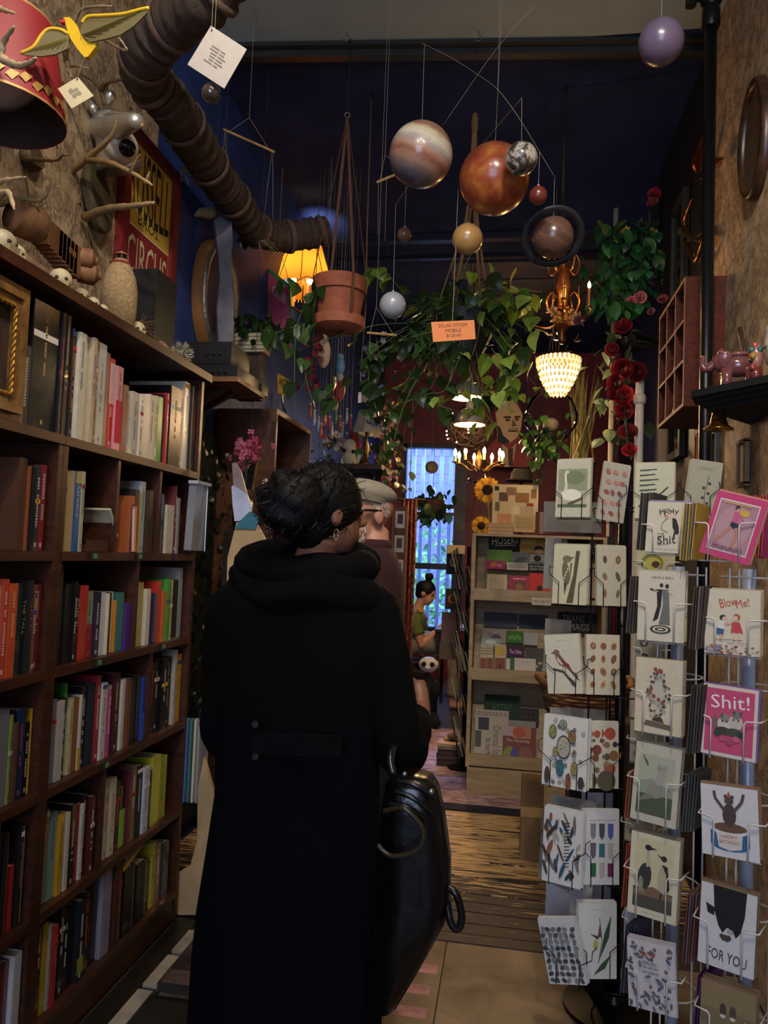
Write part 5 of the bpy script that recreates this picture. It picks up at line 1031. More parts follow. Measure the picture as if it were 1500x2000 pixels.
c = ony(843,913,7.8); t = thing('crystal_ball','faceted crystal ball hanging in front of the window bars','ball',tuple(c)); mb = MB(); mb.ball(c,13*mpp(c),'#b8a890',9,6); part('ball',mb,paint(0.1,0.3,0.2,8,coat=1),t)
thread(t, c, V(c.x, c.y, ZC), 0.003, '#6a6458', 'thread')
# ---- amber lamp at the left
Ya = 4.85; c = ony(592,560,Ya); s = mpp(c); t = thing('amber_lamp','hanging lamp with lit amber fabric bell shade','lamp',tuple(c)); hk2 = onz(585,380,ZC)
AMB, nt, b = _nodes('lit_amber_fabric'); b.inputs['Base Color'].default_value = (*rgb('#c98a34'), 1); b.inputs['Roughness'].default_value = 0.9
tr_ = N(nt,'ShaderNodeBsdfTranslucent'); tr_.inputs[0].default_value = (*rgb('#f0b050'),1); mx = N(nt,'ShaderNodeMixShader'); mx.inputs[0].default_value = 0.55
nt.links.new(b.outputs[0],mx.inputs[1]); nt.links.new(tr_.outputs[0],mx.inputs[2]); nt.links.new(mx.outputs[0],nt.nodes['Material Output'].inputs[0])
mb = MB(); pf = [(62, -6), (58, 4), (50, 28), (42, 52), (36, 72), (34, 80)]
mb.lathe([(34*s, 79*s), (13*s, 79.5*s)], '#c98a34', c, 24, caps=False)
mb.lathe([(r*s, h*s) for r, h in pf], '#c98a34', c, 24, caps=False); part('shade', mb, AMB, t, 'all')
for k in range(8):
    a = k*0.785+0.2; mb = MB(); mb.tube([c+V(r*1.01*s*math.cos(a),r*1.01*s*math.sin(a),h*s) for r,h in pf],0.003,'#5a3c18',4); part('seam',mb,paint(0.8),t)
mb = MB()
for k in range(60):
    a = k*2*math.pi/60; p = c+V(62*s*math.cos(a), 62*s*math.sin(a), -6*s); mb.lathe([(0.003, 0), (0.004, -0.012), (0.001, -0.02)], '#c8a868', p, 5)
part('bead_fringe', mb, paint(0.5, 0, 0.1, 40), t)['kind'] = 'stuff'
for dx in (-22, 14):
    mb = MB(); e = c+V(dx*s,0,-40*s); mb.lathe([(6*s,0),(6*s,42*s)],'#e8c888',e,12); part('candle_sleeve',mb,paint(0.6),t); mb = MB(); mb.ball(e+V(0,0,52*s),8*s,'#ffd89a',10,8); part('bulb',mb,BULB,t,'all')
mb = MB(); mb.tube([c+V(-22*s,0,-40*s),c+V(0,0,-52*s),c+V(14*s,0,-40*s)],0.006,'#7a5c34',6); mb.tube([c+V(0,0,-52*s),c+V(0,0,80*s)],0.006,'#7a5c34',6); part('stem',mb,BR,t,'all')
thread(t, c+V(0, 0, 78*s), V(hk2.x, hk2.y, ZC-0.05), 0.002, '#2a241c', 'cord')
lamp('amber_lamp_light','POINT',c+V(0,0,22*s),2.2,'#ffc070',shadow_soft_size=0.05); lamp('amber_lamp_uplight','SPOT',c+V(0,0,82*s),34,'#f4f2ff',V(c.x+0.0,5.3,ZC),spot_size=math.radians(36),spot_blend=0.9,shadow_soft_size=0.08)
# ================================================================ right wall
BLK = paint(0.35, 0.3, 0.15, 20)
p0 = onx(1392, 60, 0.74); p1 = onx(1373, 880, 0.74); yy = (p0.y+p1.y)/2
t = thing('water_pipe','black vertical iron pipe in front of the wallpapered wall','pipe',(0.74,yy,0)); mb = MB(); mb.tube([V(0.74,yy,0),V(0.74,yy,ZC-0.16)],0.024,'#14171a',14); part('tube',mb,BLK,t,'all')
zj = onx(1390,20,0.74).z; mb = MB(); mb.lathe([(0.03,-0.07),(0.036,-0.06),(0.036,0.0),(0.03,0.02),(0.042,0.04),(0.042,0.1),(0.03,0.14),(0.03,0.3)],'#191c1e',(0.74,yy,zj),14); part('coupling',mb,BLK,t,35)
mb = MB(); mb.tube([V(0.74,yy,zj+0.06),V(0.66,yy,zj+0.07)],0.02,'#191c1e',10); mb.tube([V(0.662,yy,zj+0.03),V(0.662,yy,zj+0.11)],0.022,'#26302c',10); part('valve',mb,BLK,t,35)
# oval tray
c = onx(1466, 272, XR-0.03); hz = (onx(1470, 157, XR).z-onx(1462, 390, XR).z)/2; ya = onx(1500, 272, XR).y; yb = onx(1429, 280, XR).y; hy = 0.15
t = thing('oval_plaque', 'dark brown oval wooden frame with dull metal plate on wallpaper', 'frame', (XR-0.02, c.y, c.z-hz), None)
for nm,prof,col,m in (('rim',[(0.84,0.0),(0.84,0.018),(0.9,0.034),(0.97,0.03),(1.0,0.012),(1.0,0)],'#3a2416',wood('dark_oval_wood','#2a1a10','#4e3320',(3,3,3),0.35,6)),('plate',[(0.0,0.012),(0.5,0.010),(0.85,0.012)],'#6a5844',paint(0.4,0.3,0.3,6))):
    mb = MB(); mb.lathe(prof,col,(0,0,0),36,caps=False); mb.xf(Matrix.Translation((XR-0.004,c.y,c.z)) @ Matrix(((0,0,-1,0),(0,1,0,0),(1,0,0,0),(0,0,0,1))) @ Matrix.Diagonal((hz,hy,1.0,1))); part(nm,mb,m,t,'all')
COP = paint(0.25, 0.9, 0.25, 14)
# two copper wall sculptures
t = thing('copper_sculpture', 'copper leaf bird on the wallpaper beside the pipe', 'sculpture', tuple(onx(1385, 345, 0.8)))
mb = MB(); a = onx(1362,340,0.78); b2 = onx(1378,255,0.78); mb.tube(spline([a,a*0.6+b2*0.4+V(-0.01,0,0),b2],6),interp([0.004,0.03,0.026,0.003],13),'#7a4630',8); part('wing',mb,COP,t,'all')
mb = MB(); a = onx(1396,318,0.80); b2 = onx(1415,308,0.80); mb.tube(spline([a,(a+b2)/2,b2],4),[0.03,0.03,0.026,0.022,0.016,0.01,0.006,0.003,0.001],'#c08850',4); part('head',mb,COP,t)
mb = MB(); a = onx(1360, 348, 0.80); b2 = onx(1378, 362, 0.8); mb.tube([a, b2], [0.012, 0.006], '#8a8478', 6); part('tail', mb, COP, t)
t = thing('copper_sculpture', 'copper and steel owl mask on the wall above the cubby shelf', 'sculpture', tuple(onx(1362, 510, 0.78)))
for P,r0,r1 in (([(1352,388),(1340,420),(1338,450),(1360,466),(1372,470)],0.006,0.012),([(1338,468),(1350,495),(1360,508),(1372,480),(1376,455)],0.012,0.010),([(1345,470),(1362,462),(1376,452)],0.010,0.006)):
    Q = spline([onx(x,y,0.78) for x,y in P],5); mb = MB(); mb.tube(Q,interp([r0,max(r0,r1)*1.3,r1],len(Q)),'#8a5c3c',8); part('feather_plate',mb,COP,t,'all')
for x in (1355,1361): mb = MB(); e = onx(x,498,0.765); mb.tube([e+V(0,0.006*math.cos(a),0.006*math.sin(a)) for a in [i*0.785 for i in range(9)]],0.002,'#b4aa98',5); part('eye_ring',mb,COP,t)
# cubby shelf
CB = wood('cubby_wood', '#3c1608', '#6a2c14', (6, 1, 6), 0.85, 8); CE = paint(0.7, 0, 0.12, 30)
x0, x1, ya, yb, za, zb = 0.69, XR-0.002, 3.25, 3.80, 2.08, 2.625
t = thing('cubby_shelf', 'red brown wooden cubby box with nine compartments on the wall', 'shelf', ((x0+x1)/2, (ya+yb)/2, za))
for nm,a,b2 in (('side_panel',(x0,ya,za),(x1,ya+0.014,zb)),('side_panel',(x0,yb-0.014,za),(x1,yb,zb)),('top_panel',(x0,ya+0.014,zb-0.014),(x1,yb-0.014,zb)),('bottom_panel',(x0,ya+0.014,za),(x1,yb-0.014,za+0.014)),('back_panel',(x1-0.006,ya+0.014,za+0.014),(x1,yb-0.014,zb-0.014))):
    mb = MB(); mb.bbox(a, b2, '#5e3220'); o = part(nm, mb, CB, t)
for k in (1, 2):
    y = ya+(yb-ya)*k/3; mb = MB(); mb.bbox((x0, y-0.005, za+0.014), (x1-0.006, y+0.005, zb-0.014), '#5e3220'); part('divider', mb, CB, t)
    mb = MB(); mb.bbox((x0-0.002, y-0.0055, za+0.006), (x0, y+0.0055, zb-0.006), '#8a6a52'); part('edge_strip', mb, CE, t)
for y in (ya, yb-0.014): mb = MB(); mb.bbox((x0-0.002, y, za), (x0, y+0.014, zb), '#8a6a52'); part('edge_strip', mb, CE, t)
for z in (za, zb-0.014): mb = MB(); mb.bbox((x0-0.002, ya+0.014, z), (x0, yb-0.014, z+0.014), '#8a6a52'); part('edge_strip', mb, CE, t)
for col in range(3):
    for z in (za+0.19, za+0.36):
        a = ya+(yb-ya)*col/3+0.012; b2 = ya+(yb-ya)*(col+1)/3-0.012; mb = MB(); mb.bbox((x0,a,z),(x1-0.006,b2,z+0.009),'#5e3220'); part('shelf',mb,CB,t)
        mb = MB(); mb.bbox((x0-0.002, a, z-0.001), (x0, b2, z+0.010), '#a07c62'); part('edge_strip', mb, CE, t)
for k, z in enumerate((za+0.371, za+0.201, za+0.016)):
    y = ya+(yb-ya)*0.5; mb = MB(); mb.box((x0+0.02,y-0.03,z+0.03),(0.003,0.04,0.06),'#d8cfb8',(0,0.25,0.3)); mb.box((x0+0.03,y,z+0.028),(0.003,0.04,0.055),'#cfc4aa',(0,0.2,-0.5))
    single('folded_card',mb,PRINT,'small folded cream card standing in the %s middle cubby compartment' % ('top','centre','bottom')[k],'card','folded cards in the cubby')
# black corner shelf
A_ = ony(1350, 776, 2.62); zs = A_.z; zt = zs+0.0225; SHP = [(A_.x, 2.62), (XR-0.002, 2.27), (XR-0.002, 2.95), (A_.x+0.04, 2.74)]
t = thing('wall_shelf', 'black wooden corner shelf with moulded edge holding ceramic animals', 'shelf', (0.76, 2.6, zs))
def slab(poly, z0, z1, k, col):
    cx_ = sum(p[0] for p in poly)/4; cy_ = sum(p[1] for p in poly)/4; P = [(XR-0.002 if x > XR-0.01 else x+k,y+(k*1.0 if y < 2.4 else (0.3*k if y < 2.7 else -k))) for x,y in poly]; mb = MB(); mb.add([V(x,y,z0) for x,y in P]+[V(x,y,z1) for x,y in P],[(3,2,1,0),(4,5,6,7),(0,1,5,4),(1,2,6,5),(2,3,7,6),(3,0,4,7)],col); return mb
part('board', slab(SHP, zs, zs+0.022, 0, '#0e0f11'), paint(0.7, 0, 0.1, 20), t)
for k in (1, 2, 3): part('moulding', slab(SHP, zs-0.014*k, zs-0.014*(k-1)-0.0005, 0.018*k, '#0b0c0d'), paint(0.8, 0, 0.1, 20), t)
# ceramic elephant, trunk raised, facing the aisle
CER = paint(0.15, 0, 0.15, 12, coat=0.8)
c = V(0.715,2.60,zt); t = thing('ceramic_elephant','glossy pinkish brown ceramic elephant on the black shelf','figurine',tuple(c)); EL = '#7c4a48'
RZ = Matrix.Translation(c) @ Euler((0, 0, math.radians(80))).to_matrix().to_4x4() @ Matrix.Diagonal((1.0, 1.0, 1.0, 1)) 
def ep(nm, mb, sm='all'): mb.xf(RZ); part(nm, mb, CER, t, sm)
mb = MB(); mb.ball((0, -0.005, 0.078), (0.036, 0.052, 0.038), EL, 18, 12); ep('body', mb)
mb = MB(); mb.ball((0, 0.05, 0.09), (0.028, 0.028, 0.031), EL, 16, 10); ep('head', mb)
mb = MB(); mb.tube(spline([V(0,0.07,0.085),V(0.0,0.092,0.07),V(0,0.104,0.085),V(0,0.1,0.115)],6),interp([0.017,0.012,0.009,0.007],19),EL,10); ep('trunk',mb)
for dx,dy in ((-0.018,-0.04),(0.02,-0.04),(-0.02,0.03),(0.02,0.03)): mb = MB(); mb.lathe([(0.019,0),(0.016,0.03),(0.02,0.065)],EL,(dx,dy,0),12); ep('leg',mb)
for sx in (-1, 1): mb = MB(); mb.ball((sx*0.027, 0.037, 0.094), (0.008, 0.022, 0.028), '#865450', 12, 8, (0.2, sx*0.3, 0)); ep('ear', mb)
mb = MB(); mb.lathe([(0.036,0.108),(0.03,0.118),(0.012,0.121)],'#8c5c56',(0,-0.005,0),12); mb.lathe([(0.012,0.118),(0.013,0.126),(0.0005,0.142)],EL,(0,0.045,0),8); ep('saddle',mb)
# ceramic hen and painted face
c = V(0.80, 2.44, zt); t = thing('ceramic_hen', 'white ceramic hen cut by the picture edge on black shelf', 'figurine', tuple(c))
mb = MB(); mb.ball(c+V(0,0,0.075),(0.045,0.05,0.06),'#a8a494',18,12); mb.lathe([(0.03,0),(0.035,0.02),(0.03,0.03)],'#a8a494',c,14); part('body',mb,CER,t,'all')
mb = MB(); mb.tube(spline([c+V(-0.02,0.02,0.1),c+V(-0.02,0.02,0.14),c+V(-0.025,0.02,0.165)],5),interp([0.028,0.02,0.016],11),'#b4b0a0',12); part('neck',mb,CER,t,'all')
c = V(0.745, 2.50, zt); t = thing('painted_mask', 'small painted ceramic parrot face with orange beak on black shelf', 'figurine', tuple(c))
mb = MB(); mb.ball(c+V(0,0,0.08),(0.022,0.024,0.045),'#b87c6c',16,12); mb.lathe([(0.018,0),(0.02,0.045)],'#7a342c',c,12); part('face',mb,CER,t,'all')
for dz,dx,dy,col,r in ((0.10,-0.014,-0.012,'#3c6a64',0.012),(0.08,-0.012,-0.018,'#b08c28',0.012),(0.066,-0.018,-0.014,'#14110e',0.007),(0.115,-0.006,-0.012,'#b85440',0.010),(0.045,-0.012,-0.014,'#a8403a',0.011),(0.1,0.006,-0.02,'#3c6a64',0.010)): mb = MB(); mb.ball(c+V(dx,dy,dz),(r,r*0.6,r),col,10,7); part('painted_patch',mb,CER,t,'all')
a = V(0.775,2.62,zt+0.006); b2 = ony(1444,640,2.66); mb = MB(); mb.tube([a,b2],0.008,'#4a3c32',10); t = thing('flute','dark wooden flute standing up behind the ceramic elephant','flute',tuple(a)); part('tube',mb,paint(0.3,0.2,0.2,20),t,'all')
mb = MB(); [mb.lathe([(0.0088,k*0.016),(0.0088,k*0.016+0.004)],'#c8bca8',a,10,(b2-a),caps=False) for k in range(1,7)]; part('bands',mb,paint(0.4),t)
# brass bell under the shelf
c = ony(1403,840,2.66); s = mpp(c); t = thing('brass_bell','brass hand bell hanging under the black wall shelf','bell',tuple(c)); mb = MB(); mb.lathe([(28*s,0),(28*s,2*s),(18*s,9*s),(14*s,22*s),(12*s,34*s),(9*s,41*s),(2*s,44*s)],'#a8782c',c,22); part('cup',mb,paint(0.2,0.95,0.15,12),t,'all')
mb = MB(); mb.tube([c+V(0, 0, 44*s), V(c.x, c.y, zs-0.03)], 0.003, '#3a2a14', 6); part('hanger', mb, IRON, t)
mb = MB(); mb.ball(c+V(0, 0, 1*s), 5*s, '#7a5620', 10, 8); part('clapper', mb, BR, t, 'all')
# frames and boards lower on the right wall
for k,(px,py,w,h,Y,col,lb) in enumerate(((1452,905,0.10,0.16,0,'#8a6a4a','narrow brown framed print on the wall beside the card racks'),(1364,880,0.05,0.14,0,'#b06a34','orange wooden board behind the card racks below the cubby'),(1398,895,0.07,0.22,0,'#3a3c40','grey framed panel below the brass bell'))):
    c = onx(px,py,XR-0.012); t = thing('wall_frame',lb,'frame',tuple(c-V(0,0,h/2)),'small frames low on the wallpaper'); mb = MB(); mb.box(c,(0.006,w*0.8,h*0.85),'#b8ac94' if k == 0 else col); part('picture',mb,PRINT,t)
    for sy in (-1, 1): mb = MB(); mb.box(c+V(-0.004, sy*w/2, 0), (0.016, 0.014, h), col); part('frame_bar', mb, CE, t)
    for sz_ in (-1, 1): mb = MB(); mb.box(c+V(-0.004, 0, sz_*h/2), (0.016, w+0.014, 0.014), col); part('frame_bar', mb, CE, t)
# ================================================================ flower garland on a white column, right rear
Yq = 4.35; rr = random.Random(71)
a = ony(1247,900,Yq); t = thing('column_lamp','white fluted column standing behind the red roses','column',(a.x,Yq,0)); zt_ = ony(1240,742,Yq).z
mb = MB(); mb.lathe([(0.05,0),(0.05,0.03),(0.024,0.05),(0.024,zt_-0.14),(0.034,zt_-0.13),(0.036,zt_-0.1),(0.03,zt_-0.085),(0.024,zt_-0.08),(0.024,zt_)],'#d8d0bc',(a.x,Yq,0),16); part('shaft',mb,paint(0.5,0,0.1,20),t,30)
p = ony(1203,408,4.9); q = ony(1203,450,4.9); mb = MB(); mb.tube([V(p.x,p.y,p.z),V(p.x,p.y,0)],0.017,'#b4a898',12); t2 = thing('white_pole','thin pale pole rising behind the green garland','pole',(p.x,p.y,0)); part('pole',mb,paint(0.6),t2,'all'); mb = MB(); mb.lathe([(0.045,0),(0.045,0.015),(0.017,0.03)],'#b4a898',(p.x,p.y,0),14); part('foot',mb,paint(0.6),t2)
def rose(parent, c, r, col, seed):
    rr = random.Random(seed); mb = MB(); base = rgb(col)
    for ring_, n, rad, tilt in ((0, 5, 0.95, 0.5), (1, 5, 0.72, 0.9), (2, 4, 0.48, 1.2), (3, 3, 0.25, 1.45)):
        for i in range(n):
            a = 2*math.pi*(i+0.5*ring_)/n+rr.uniform(-0.2,0.2); w = 0.9; k = (1.25,0.85,1.15,0.6)[ring_]*rr.uniform(0.6,1.3); colr = tuple(v*k for v in base); vs = []
            for u in range(4):
                for v in range(3):
                    aa = a+(u/3-0.5)*w*1.5; hh = v/2; rad_ = r*rad*(0.35+0.75*math.sin(hh*1.5))*(1 if ring_ else 1.0); z = r*(-0.35+0.25*ring_*0.6+hh*(0.35+0.5*math.sin(tilt))); 
                    vs.append(V(math.cos(aa)*rad_, math.sin(aa)*rad_, z+0.08*r*math.cos((u/3-0.5)*3)))
            mb.add(vs, [(u*3+v, (u+1)*3+v, (u+1)*3+v+1, u*3+v+1) for u in range(3) for v in range(2)], colr)
    d = Vector((rr.uniform(-0.6,0.0),-1,rr.uniform(-0.1,0.6))).normalized(); mb.xf(Matrix.Translation(c) @ Vector((0,0,1)).rotation_difference(d).to_matrix().to_4x4()); return part('rose',mb,paint(0.6,0,0.12,40,trans=0.15),parent,'all')
t = thing('flower_garland', 'tall garland of green leaves and red roses on the dark wall', 'garland', tuple(ony(1225, 900, 4.3)))
mb = MB(); mb.tube(spline([ony(1270,380,4.3),ony(1262,470,4.3),ony(1215,560,4.5),ony(1235,650,4.4),ony(1215,740,4.35),ony(1222,820,4.3),ony(1228,895,4.3)],8),0.008,'#2c3a20',6); part('stem',mb,paint(0.8),t,'all')
for k,(px,py,r,col) in enumerate(((1215,722,18,'#8c1c28'),(1243,728,17,'#7a1622'),(1203,748,15,'#6e1420'),(1219,773,17,'#c02432'),(1220,802,16,'#921c28'),(1226,846,17,'#8a2430'),(1230,880,13,'#b02430'),(1195,684,12,'#86222c'),(1218,640,15,'#8a1c2c'),(1278,380,11,'#b03040'),(1275,397,10,'#a85048'),(1233,590,10,'#d08080'),(1250,582,11,'#d88a8c'),(1249,572,9,'#b86a6c'),(1295,585,9,'#b06068'),(1272,609,7,'#c07078'),(1200,772,12,'#6a1420'))):
    c = ony(px, py, 4.3+rr.uniform(-0.03, 0.03)-(0.0 if py > 600 else 0.05)); c.x = min(c.x, 0.79); rose(t, c, r*mpp(c)*1.15, col, 900+k)
GG = ['#2c6a40', '#387a48', '#225634', '#468852', '#2e623a']
for i in range(230):
    k = rr.random(); px = rr.gauss(1215,30) if k < 0.75 else rr.gauss(1260,18); py = rr.uniform(430,610) if k < 0.75 else rr.uniform(450,560); q_ = ony(px-(py-480)*0.12,py,4.3+rr.uniform(-0.12,0.12)); q_.x = min(q_.x,0.76); put_leaf(t,q_,rr.uniform(0.05,0.11),'oval',rr.choice(GG),rr,0.8)
for i in range(70): put_leaf(t,ony(rr.gauss(1200,22),rr.uniform(640,880),4.36+rr.uniform(-0.05,0.08)),rr.uniform(0.06,0.12),'blade' if i % 2 else 'oval',rr.choice(['#6a7c60','#566c4a','#84946c','#4a5e46']),rr,0.6)
for i in range(40):
    c = ony(rr.gauss(1258,12),rr.uniform(430,560),4.42+rr.uniform(-0.05,0.05)); c.x = min(c.x,0.8); mb = MB(); cl = rr.choice(['#8a8a68','#6c7454','#9c9878'])
    for j in range(5): d = Vector((rr.gauss(0,1),rr.gauss(0,1)-0.6,rr.gauss(0,1))).normalized(); e = d.orthogonal().normalized()*0.007; mb.quad(c,c+d*0.014+e,c+d*0.024,c+d*0.014-e,cl)
    part('small_blossom', mb, paint(0.8, 0, 0.1, 40), t)
for px, py in ((1221, 452), (1208, 467), (1200, 480), (1190, 493), (1183, 503), (1222, 625), (1275, 455)):
    c = ony(px, py, 4.4); mb = MB()
    for j in range(9): a = j*0.698; d = V(math.cos(a),-0.35,math.sin(a)); e = V(-math.sin(a),0,math.cos(a))*0.009; mb.quad(c,c+d*0.02+e,c+d*0.034,c+d*0.02-e,'#c8a82c')
    part('yellow_blossom', mb, paint(0.7, 0, 0.1, 40, trans=0.2), t)
# second security camera among the roses
c = ony(1232,664,4.05); t = thing('security_camera','small black bullet security camera among the roses','camera',tuple(c)); mb = MB(); mb.tube([ony(1232,664,4.05),ony(1268,668,4.2)],0.03,'#101113',14); part('housing',mb,paint(0.3),t,40)
mb = MB(); mb.ball(ony(1222, 664, 4.03), 0.024, '#7a7c80', 14, 10); part('lens', mb, CRY, t, 'all')
mb = MB(); mb.tube([ony(1262, 668, 4.18), V(XR, 4.32, c.z+0.05)], 0.01, '#101113', 6); part('bracket', mb, paint(0.4), t)
# dried reeds
t = thing('dried_reeds','bundle of tall dried golden reeds standing beside the garland','plant',tuple(ony(1140,905,5.2))); rr = random.Random(81)
for i in range(44):
    a = ony(1135+rr.gauss(0,9),905,5.2+rr.uniform(-0.06,0.06)); b2 = ony(1140+rr.gauss(0,16),rr.uniform(700,770),5.2+rr.uniform(-0.1,0.1)); mb = MB(); mb.tube([a,(a+b2)/2+V(rr.uniform(-0.02,0.02),0,0),b2],[0.005,0.004,0.0015],rr.choice(['#a08a4c','#8a7840','#6c6c3c','#b8a060']),5); part('reed',mb,paint(0.8,0,0.2,30),t)
zb_ = ony(1140,905,5.2); mb = MB(); mb.lathe([(0.09,0),(0.10,0.25),(0.07,zb_.z-0.02),(0.09,zb_.z)],'#2a2420',(zb_.x,5.2,0),18); single('floor_vase',mb,paint(0.4,0,0.2,10),'tall dark vase holding the dried reeds','vase',smooth='all')
# dark framed mirror on the black wall section
ya,yb = 3.9,4.2; c = onx(1290,690,XR-0.03); t = thing('tall_mirror','narrow dark green framed mirror on the black wall section','mirror',(XR-0.03,4.05,1.95))
mb = MB(); mb.bbox((XR-0.02, 3.95, 2.0), (XR-0.015, 4.2, 3.3), '#3c4444'); part('glass', mb, paint(0.08, 0.9, 0.02, 5), t)
for a,b2 in (((3.92,1.97),(3.96,3.34)),((4.19,1.97),(4.23,3.34)),((3.96,1.97),(4.19,2.01)),((3.96,3.3),(4.19,3.34))): mb = MB(); mb.bbox((XR-0.035,a[0],a[1]),(XR-0.005,b2[0],b2[1]),'#2a3028'); part('frame_bar',mb,CE,t)
# ================================================================ greeting card racks
PAPER = paint(0.8, 0, 0.06, 60); BLACKW = paint(0.35, 0.5, 0.05, 20); WHITEW = paint(0.35, 0.0, 0.05, 20, coat=0.3)
INK = '#2c2620'
def a_swan(a): a.rect(.06,.17,.92,.83,'#b4b094').rect(.06,.45,.92,.83,'#8e9474').ell(.55,.68,.3,.12,'#75805e'); a.ell(.45,.38,.3,.1,'#e4decb').line([(.25,.4),(.3,.55),(.27,.72),(.31,.80),(.36,.76)],.06,'#e4decb'); a.ell(.3,.5,.04,.12,'#d8d2be').poly([(.35,.24),(.8,.34),(.78,.3),(.4,.19)],'#5c5038').rect(.06,.17,.92,.22,'#5a6648')
def a_shells(a):
    r = random.Random(3)
    for i in range(5):
        for j in range(3): a.ell(.22+.27*j+r.uniform(-.05,.05),.13+.18*i,.08,.055,r.choice(['#8a4a44','#a05a50','#6a4438','#b07a60']),r.uniform(0,90),9)
def a_knives(a):
    for i,w in enumerate((.55,.5,.6,.5,.55)): a.line([(.12,.86-.09*i),(.12+w*.8,.88-.09*i)],.03,'#33413c').line([(.12,.86-.09*i),(.12+w*.45,.87-.09*i)],.045,'#4a5a52')
    a.poly([(.14,.44),(.44,.47),(.48,.36),(.2,.31)],'#2f5450').line([(.62,.42),(.85,.56)],.03,INK).rect(.66,.2,.82,.28,'#33504c'); a.ell(.2,.22,.1,.035,INK).ell(.2,.22,.075,.022,'#c9c8a8').ell(.48,.2,.11,.035,INK).ell(.48,.2,.085,.022,'#c9c8a8')
def a_sprig(a): a.line([(.6,.1),(.55,.4),(.62,.75)],.02,'#4a4c38'); [a.ell(.58+.08*s,.25+.09*i,.05,.03,'#3c4430',40*s,8) for i,s in enumerate((1,-1,1,-1,1))]; a.lines_of_print(.3,.7,.84,.9,2,'#8a8470')
def a_woodpecker(a):
    a.poly([(.42,.02),(.62,.02),(.78,.9),(.66,.9),(.6,.5)],'#5a4a34').poly([(.5,.3),(.56,.7),(.5,.68)],'#6a5a40'); a.ell(.38,.52,.11,.2,'#6e6248',8).ell(.4,.76,.13,.06,'#7a6a4c').poly([(.5,.78),(.64,.81),(.5,.75)],'#3a3024').poly([(.33,.36),(.44,.36),(.36,.14)],'#4c4232'); [a.ell(.34+.03*i,.44+.05*i,.025,.02,'#cfc6a4',0,7) for i in range(4)]
def a_grid(cols, n, m, seed, rx=.1, ry=.07):
    def f(a):
        r = random.Random(seed)
        for i in range(m):
            for j in range(n): x,y = (j+.6)/(n+.2),(i+.5)/m*.86+.06; c = r.choice(cols); a.ell(x,y,rx*r.uniform(.7,1.1),ry*r.uniform(.7,1.1),c,r.uniform(-30,30),10); a.ell(x,y,rx*.4,ry*.4,r.choice(cols),0,8)
    return f
def a_bird(a):
    a.lines_of_print(.35,.68,.88,.92,1,'#a09a84',.008); a.poly([(.28,.70),(.4,.68),(.62,.5),(.85,.25),(.95,.2),(.85,.34),(.6,.44),(.4,.48),(.3,.6)],'#6a5240'); a.ell(.33,.7,.09,.05,'#7a6040',-10).poly([(.25,.71),(.16,.69),(.26,.68)],'#3a3024').poly([(.42,.6),(.66,.5),(.8,.32),(.55,.46)],'#7a3830').poly([(.34,.64),(.5,.5),(.46,.48),(.34,.56)],'#cdbfa0'); a.line([(.5,.46),(.48,.38)],.015,INK).line([(.56,.44),(.55,.36)],.015,INK).line([(.2,.42),(.5,.37),(.78,.14)],.06,'#4a3a28').poly([(.62,.3),(.8,.2),(.82,.1),(.7,.16)],'#4a3a28')
def a_eggs(a):
    r = random.Random(8); big = [(.22,.78,.09,.1,'#8a8a4a'),(.45,.9,.09,.07,'#8c987c'),(.66,.74,.09,.1,'#8a6a34'),(.48,.58,.16,.17,'#a8a48c'),(.42,.28,.09,.12,'#2f6a78'),(.74,.3,.08,.1,'#9a8c4a'),(.62,.1,.06,.13,'#8a4a2c'),(.3,.5,.06,.07,'#a49a50'),(.9,.12,.07,.09,'#3a3430'),(.14,.16,.06,.12,'#4a3a34'),(.74,.52,.05,.05,'#8a8a60')]
    for i in range(26): x,y = r.uniform(.05,.95),r.uniform(.04,.95); a.ell(x,y,.045,.035,r.choice(['#8a948c','#a4a89c','#6c7474','#9a8c74']),0,8)
    for b in big: a.ell(*b[:4],'#26241f',0,14).ell(b[0],b[1],b[2]*.88,b[3]*.88,b[4],0,14); [a.ell(b[0]+r.uniform(-.5,.5)*b[2],b[1]+r.uniform(-.5,.5)*b[3],.012,.01,'#3a362c',0,6) for _ in range(5)]
def a_fish(a):
    def fish(x, y, l, c, f=1): a.ell(x, y, l*.5, l*.26, c, 0, 12).poly([(x-f*l*.4, y), (x-f*l*.75, y+l*.2), (x-f*l*.75, y-l*.2)], c); a.k -= 1
    a.lines_of_print(.3, .75, .92, .95, 1, '#a8a08a', .01)
    for x,y,l,c,f in ((.3,.82,.22,'#a0503c',1),(.72,.83,.36,'#a84c34',1),(.2,.72,.1,'#6a5a4c',1),(.45,.72,.14,'#5a4a40',-1),(.62,.66,.18,'#8a6a44',1),(.88,.67,.16,'#33302c',-1),(.3,.58,.3,'#7c4030',1),(.62,.48,.2,'#5c5448',1),(.84,.5,.3,'#8a5c34',-1),(.25,.46,.22,'#7a4a30',1),(.6,.36,.2,'#9a7a5c',-1),(.3,.28,.16,'#7c6044',1),(.75,.3,.3,'#a8583c',1),(.6,.12,.6,'#5c5440',1)): fish(x,y,l,c,f)
def a_feathers(a):
    r = random.Random(5)
    for i in range(40): a.ell(r.uniform(.06,.94),r.uniform(.05,.95),r.uniform(.03,.05),r.uniform(.05,.13),r.choice(['#5c3a30','#3a3430','#7a6c5c','#33506a','#8a5038','#a89c84','#2a3c44']),r.uniform(-40,40),9)
    for k in range(14): a.line([(.56, .25+.045*k), (.7, .27+.045*k)], .02, '#1c1a18')
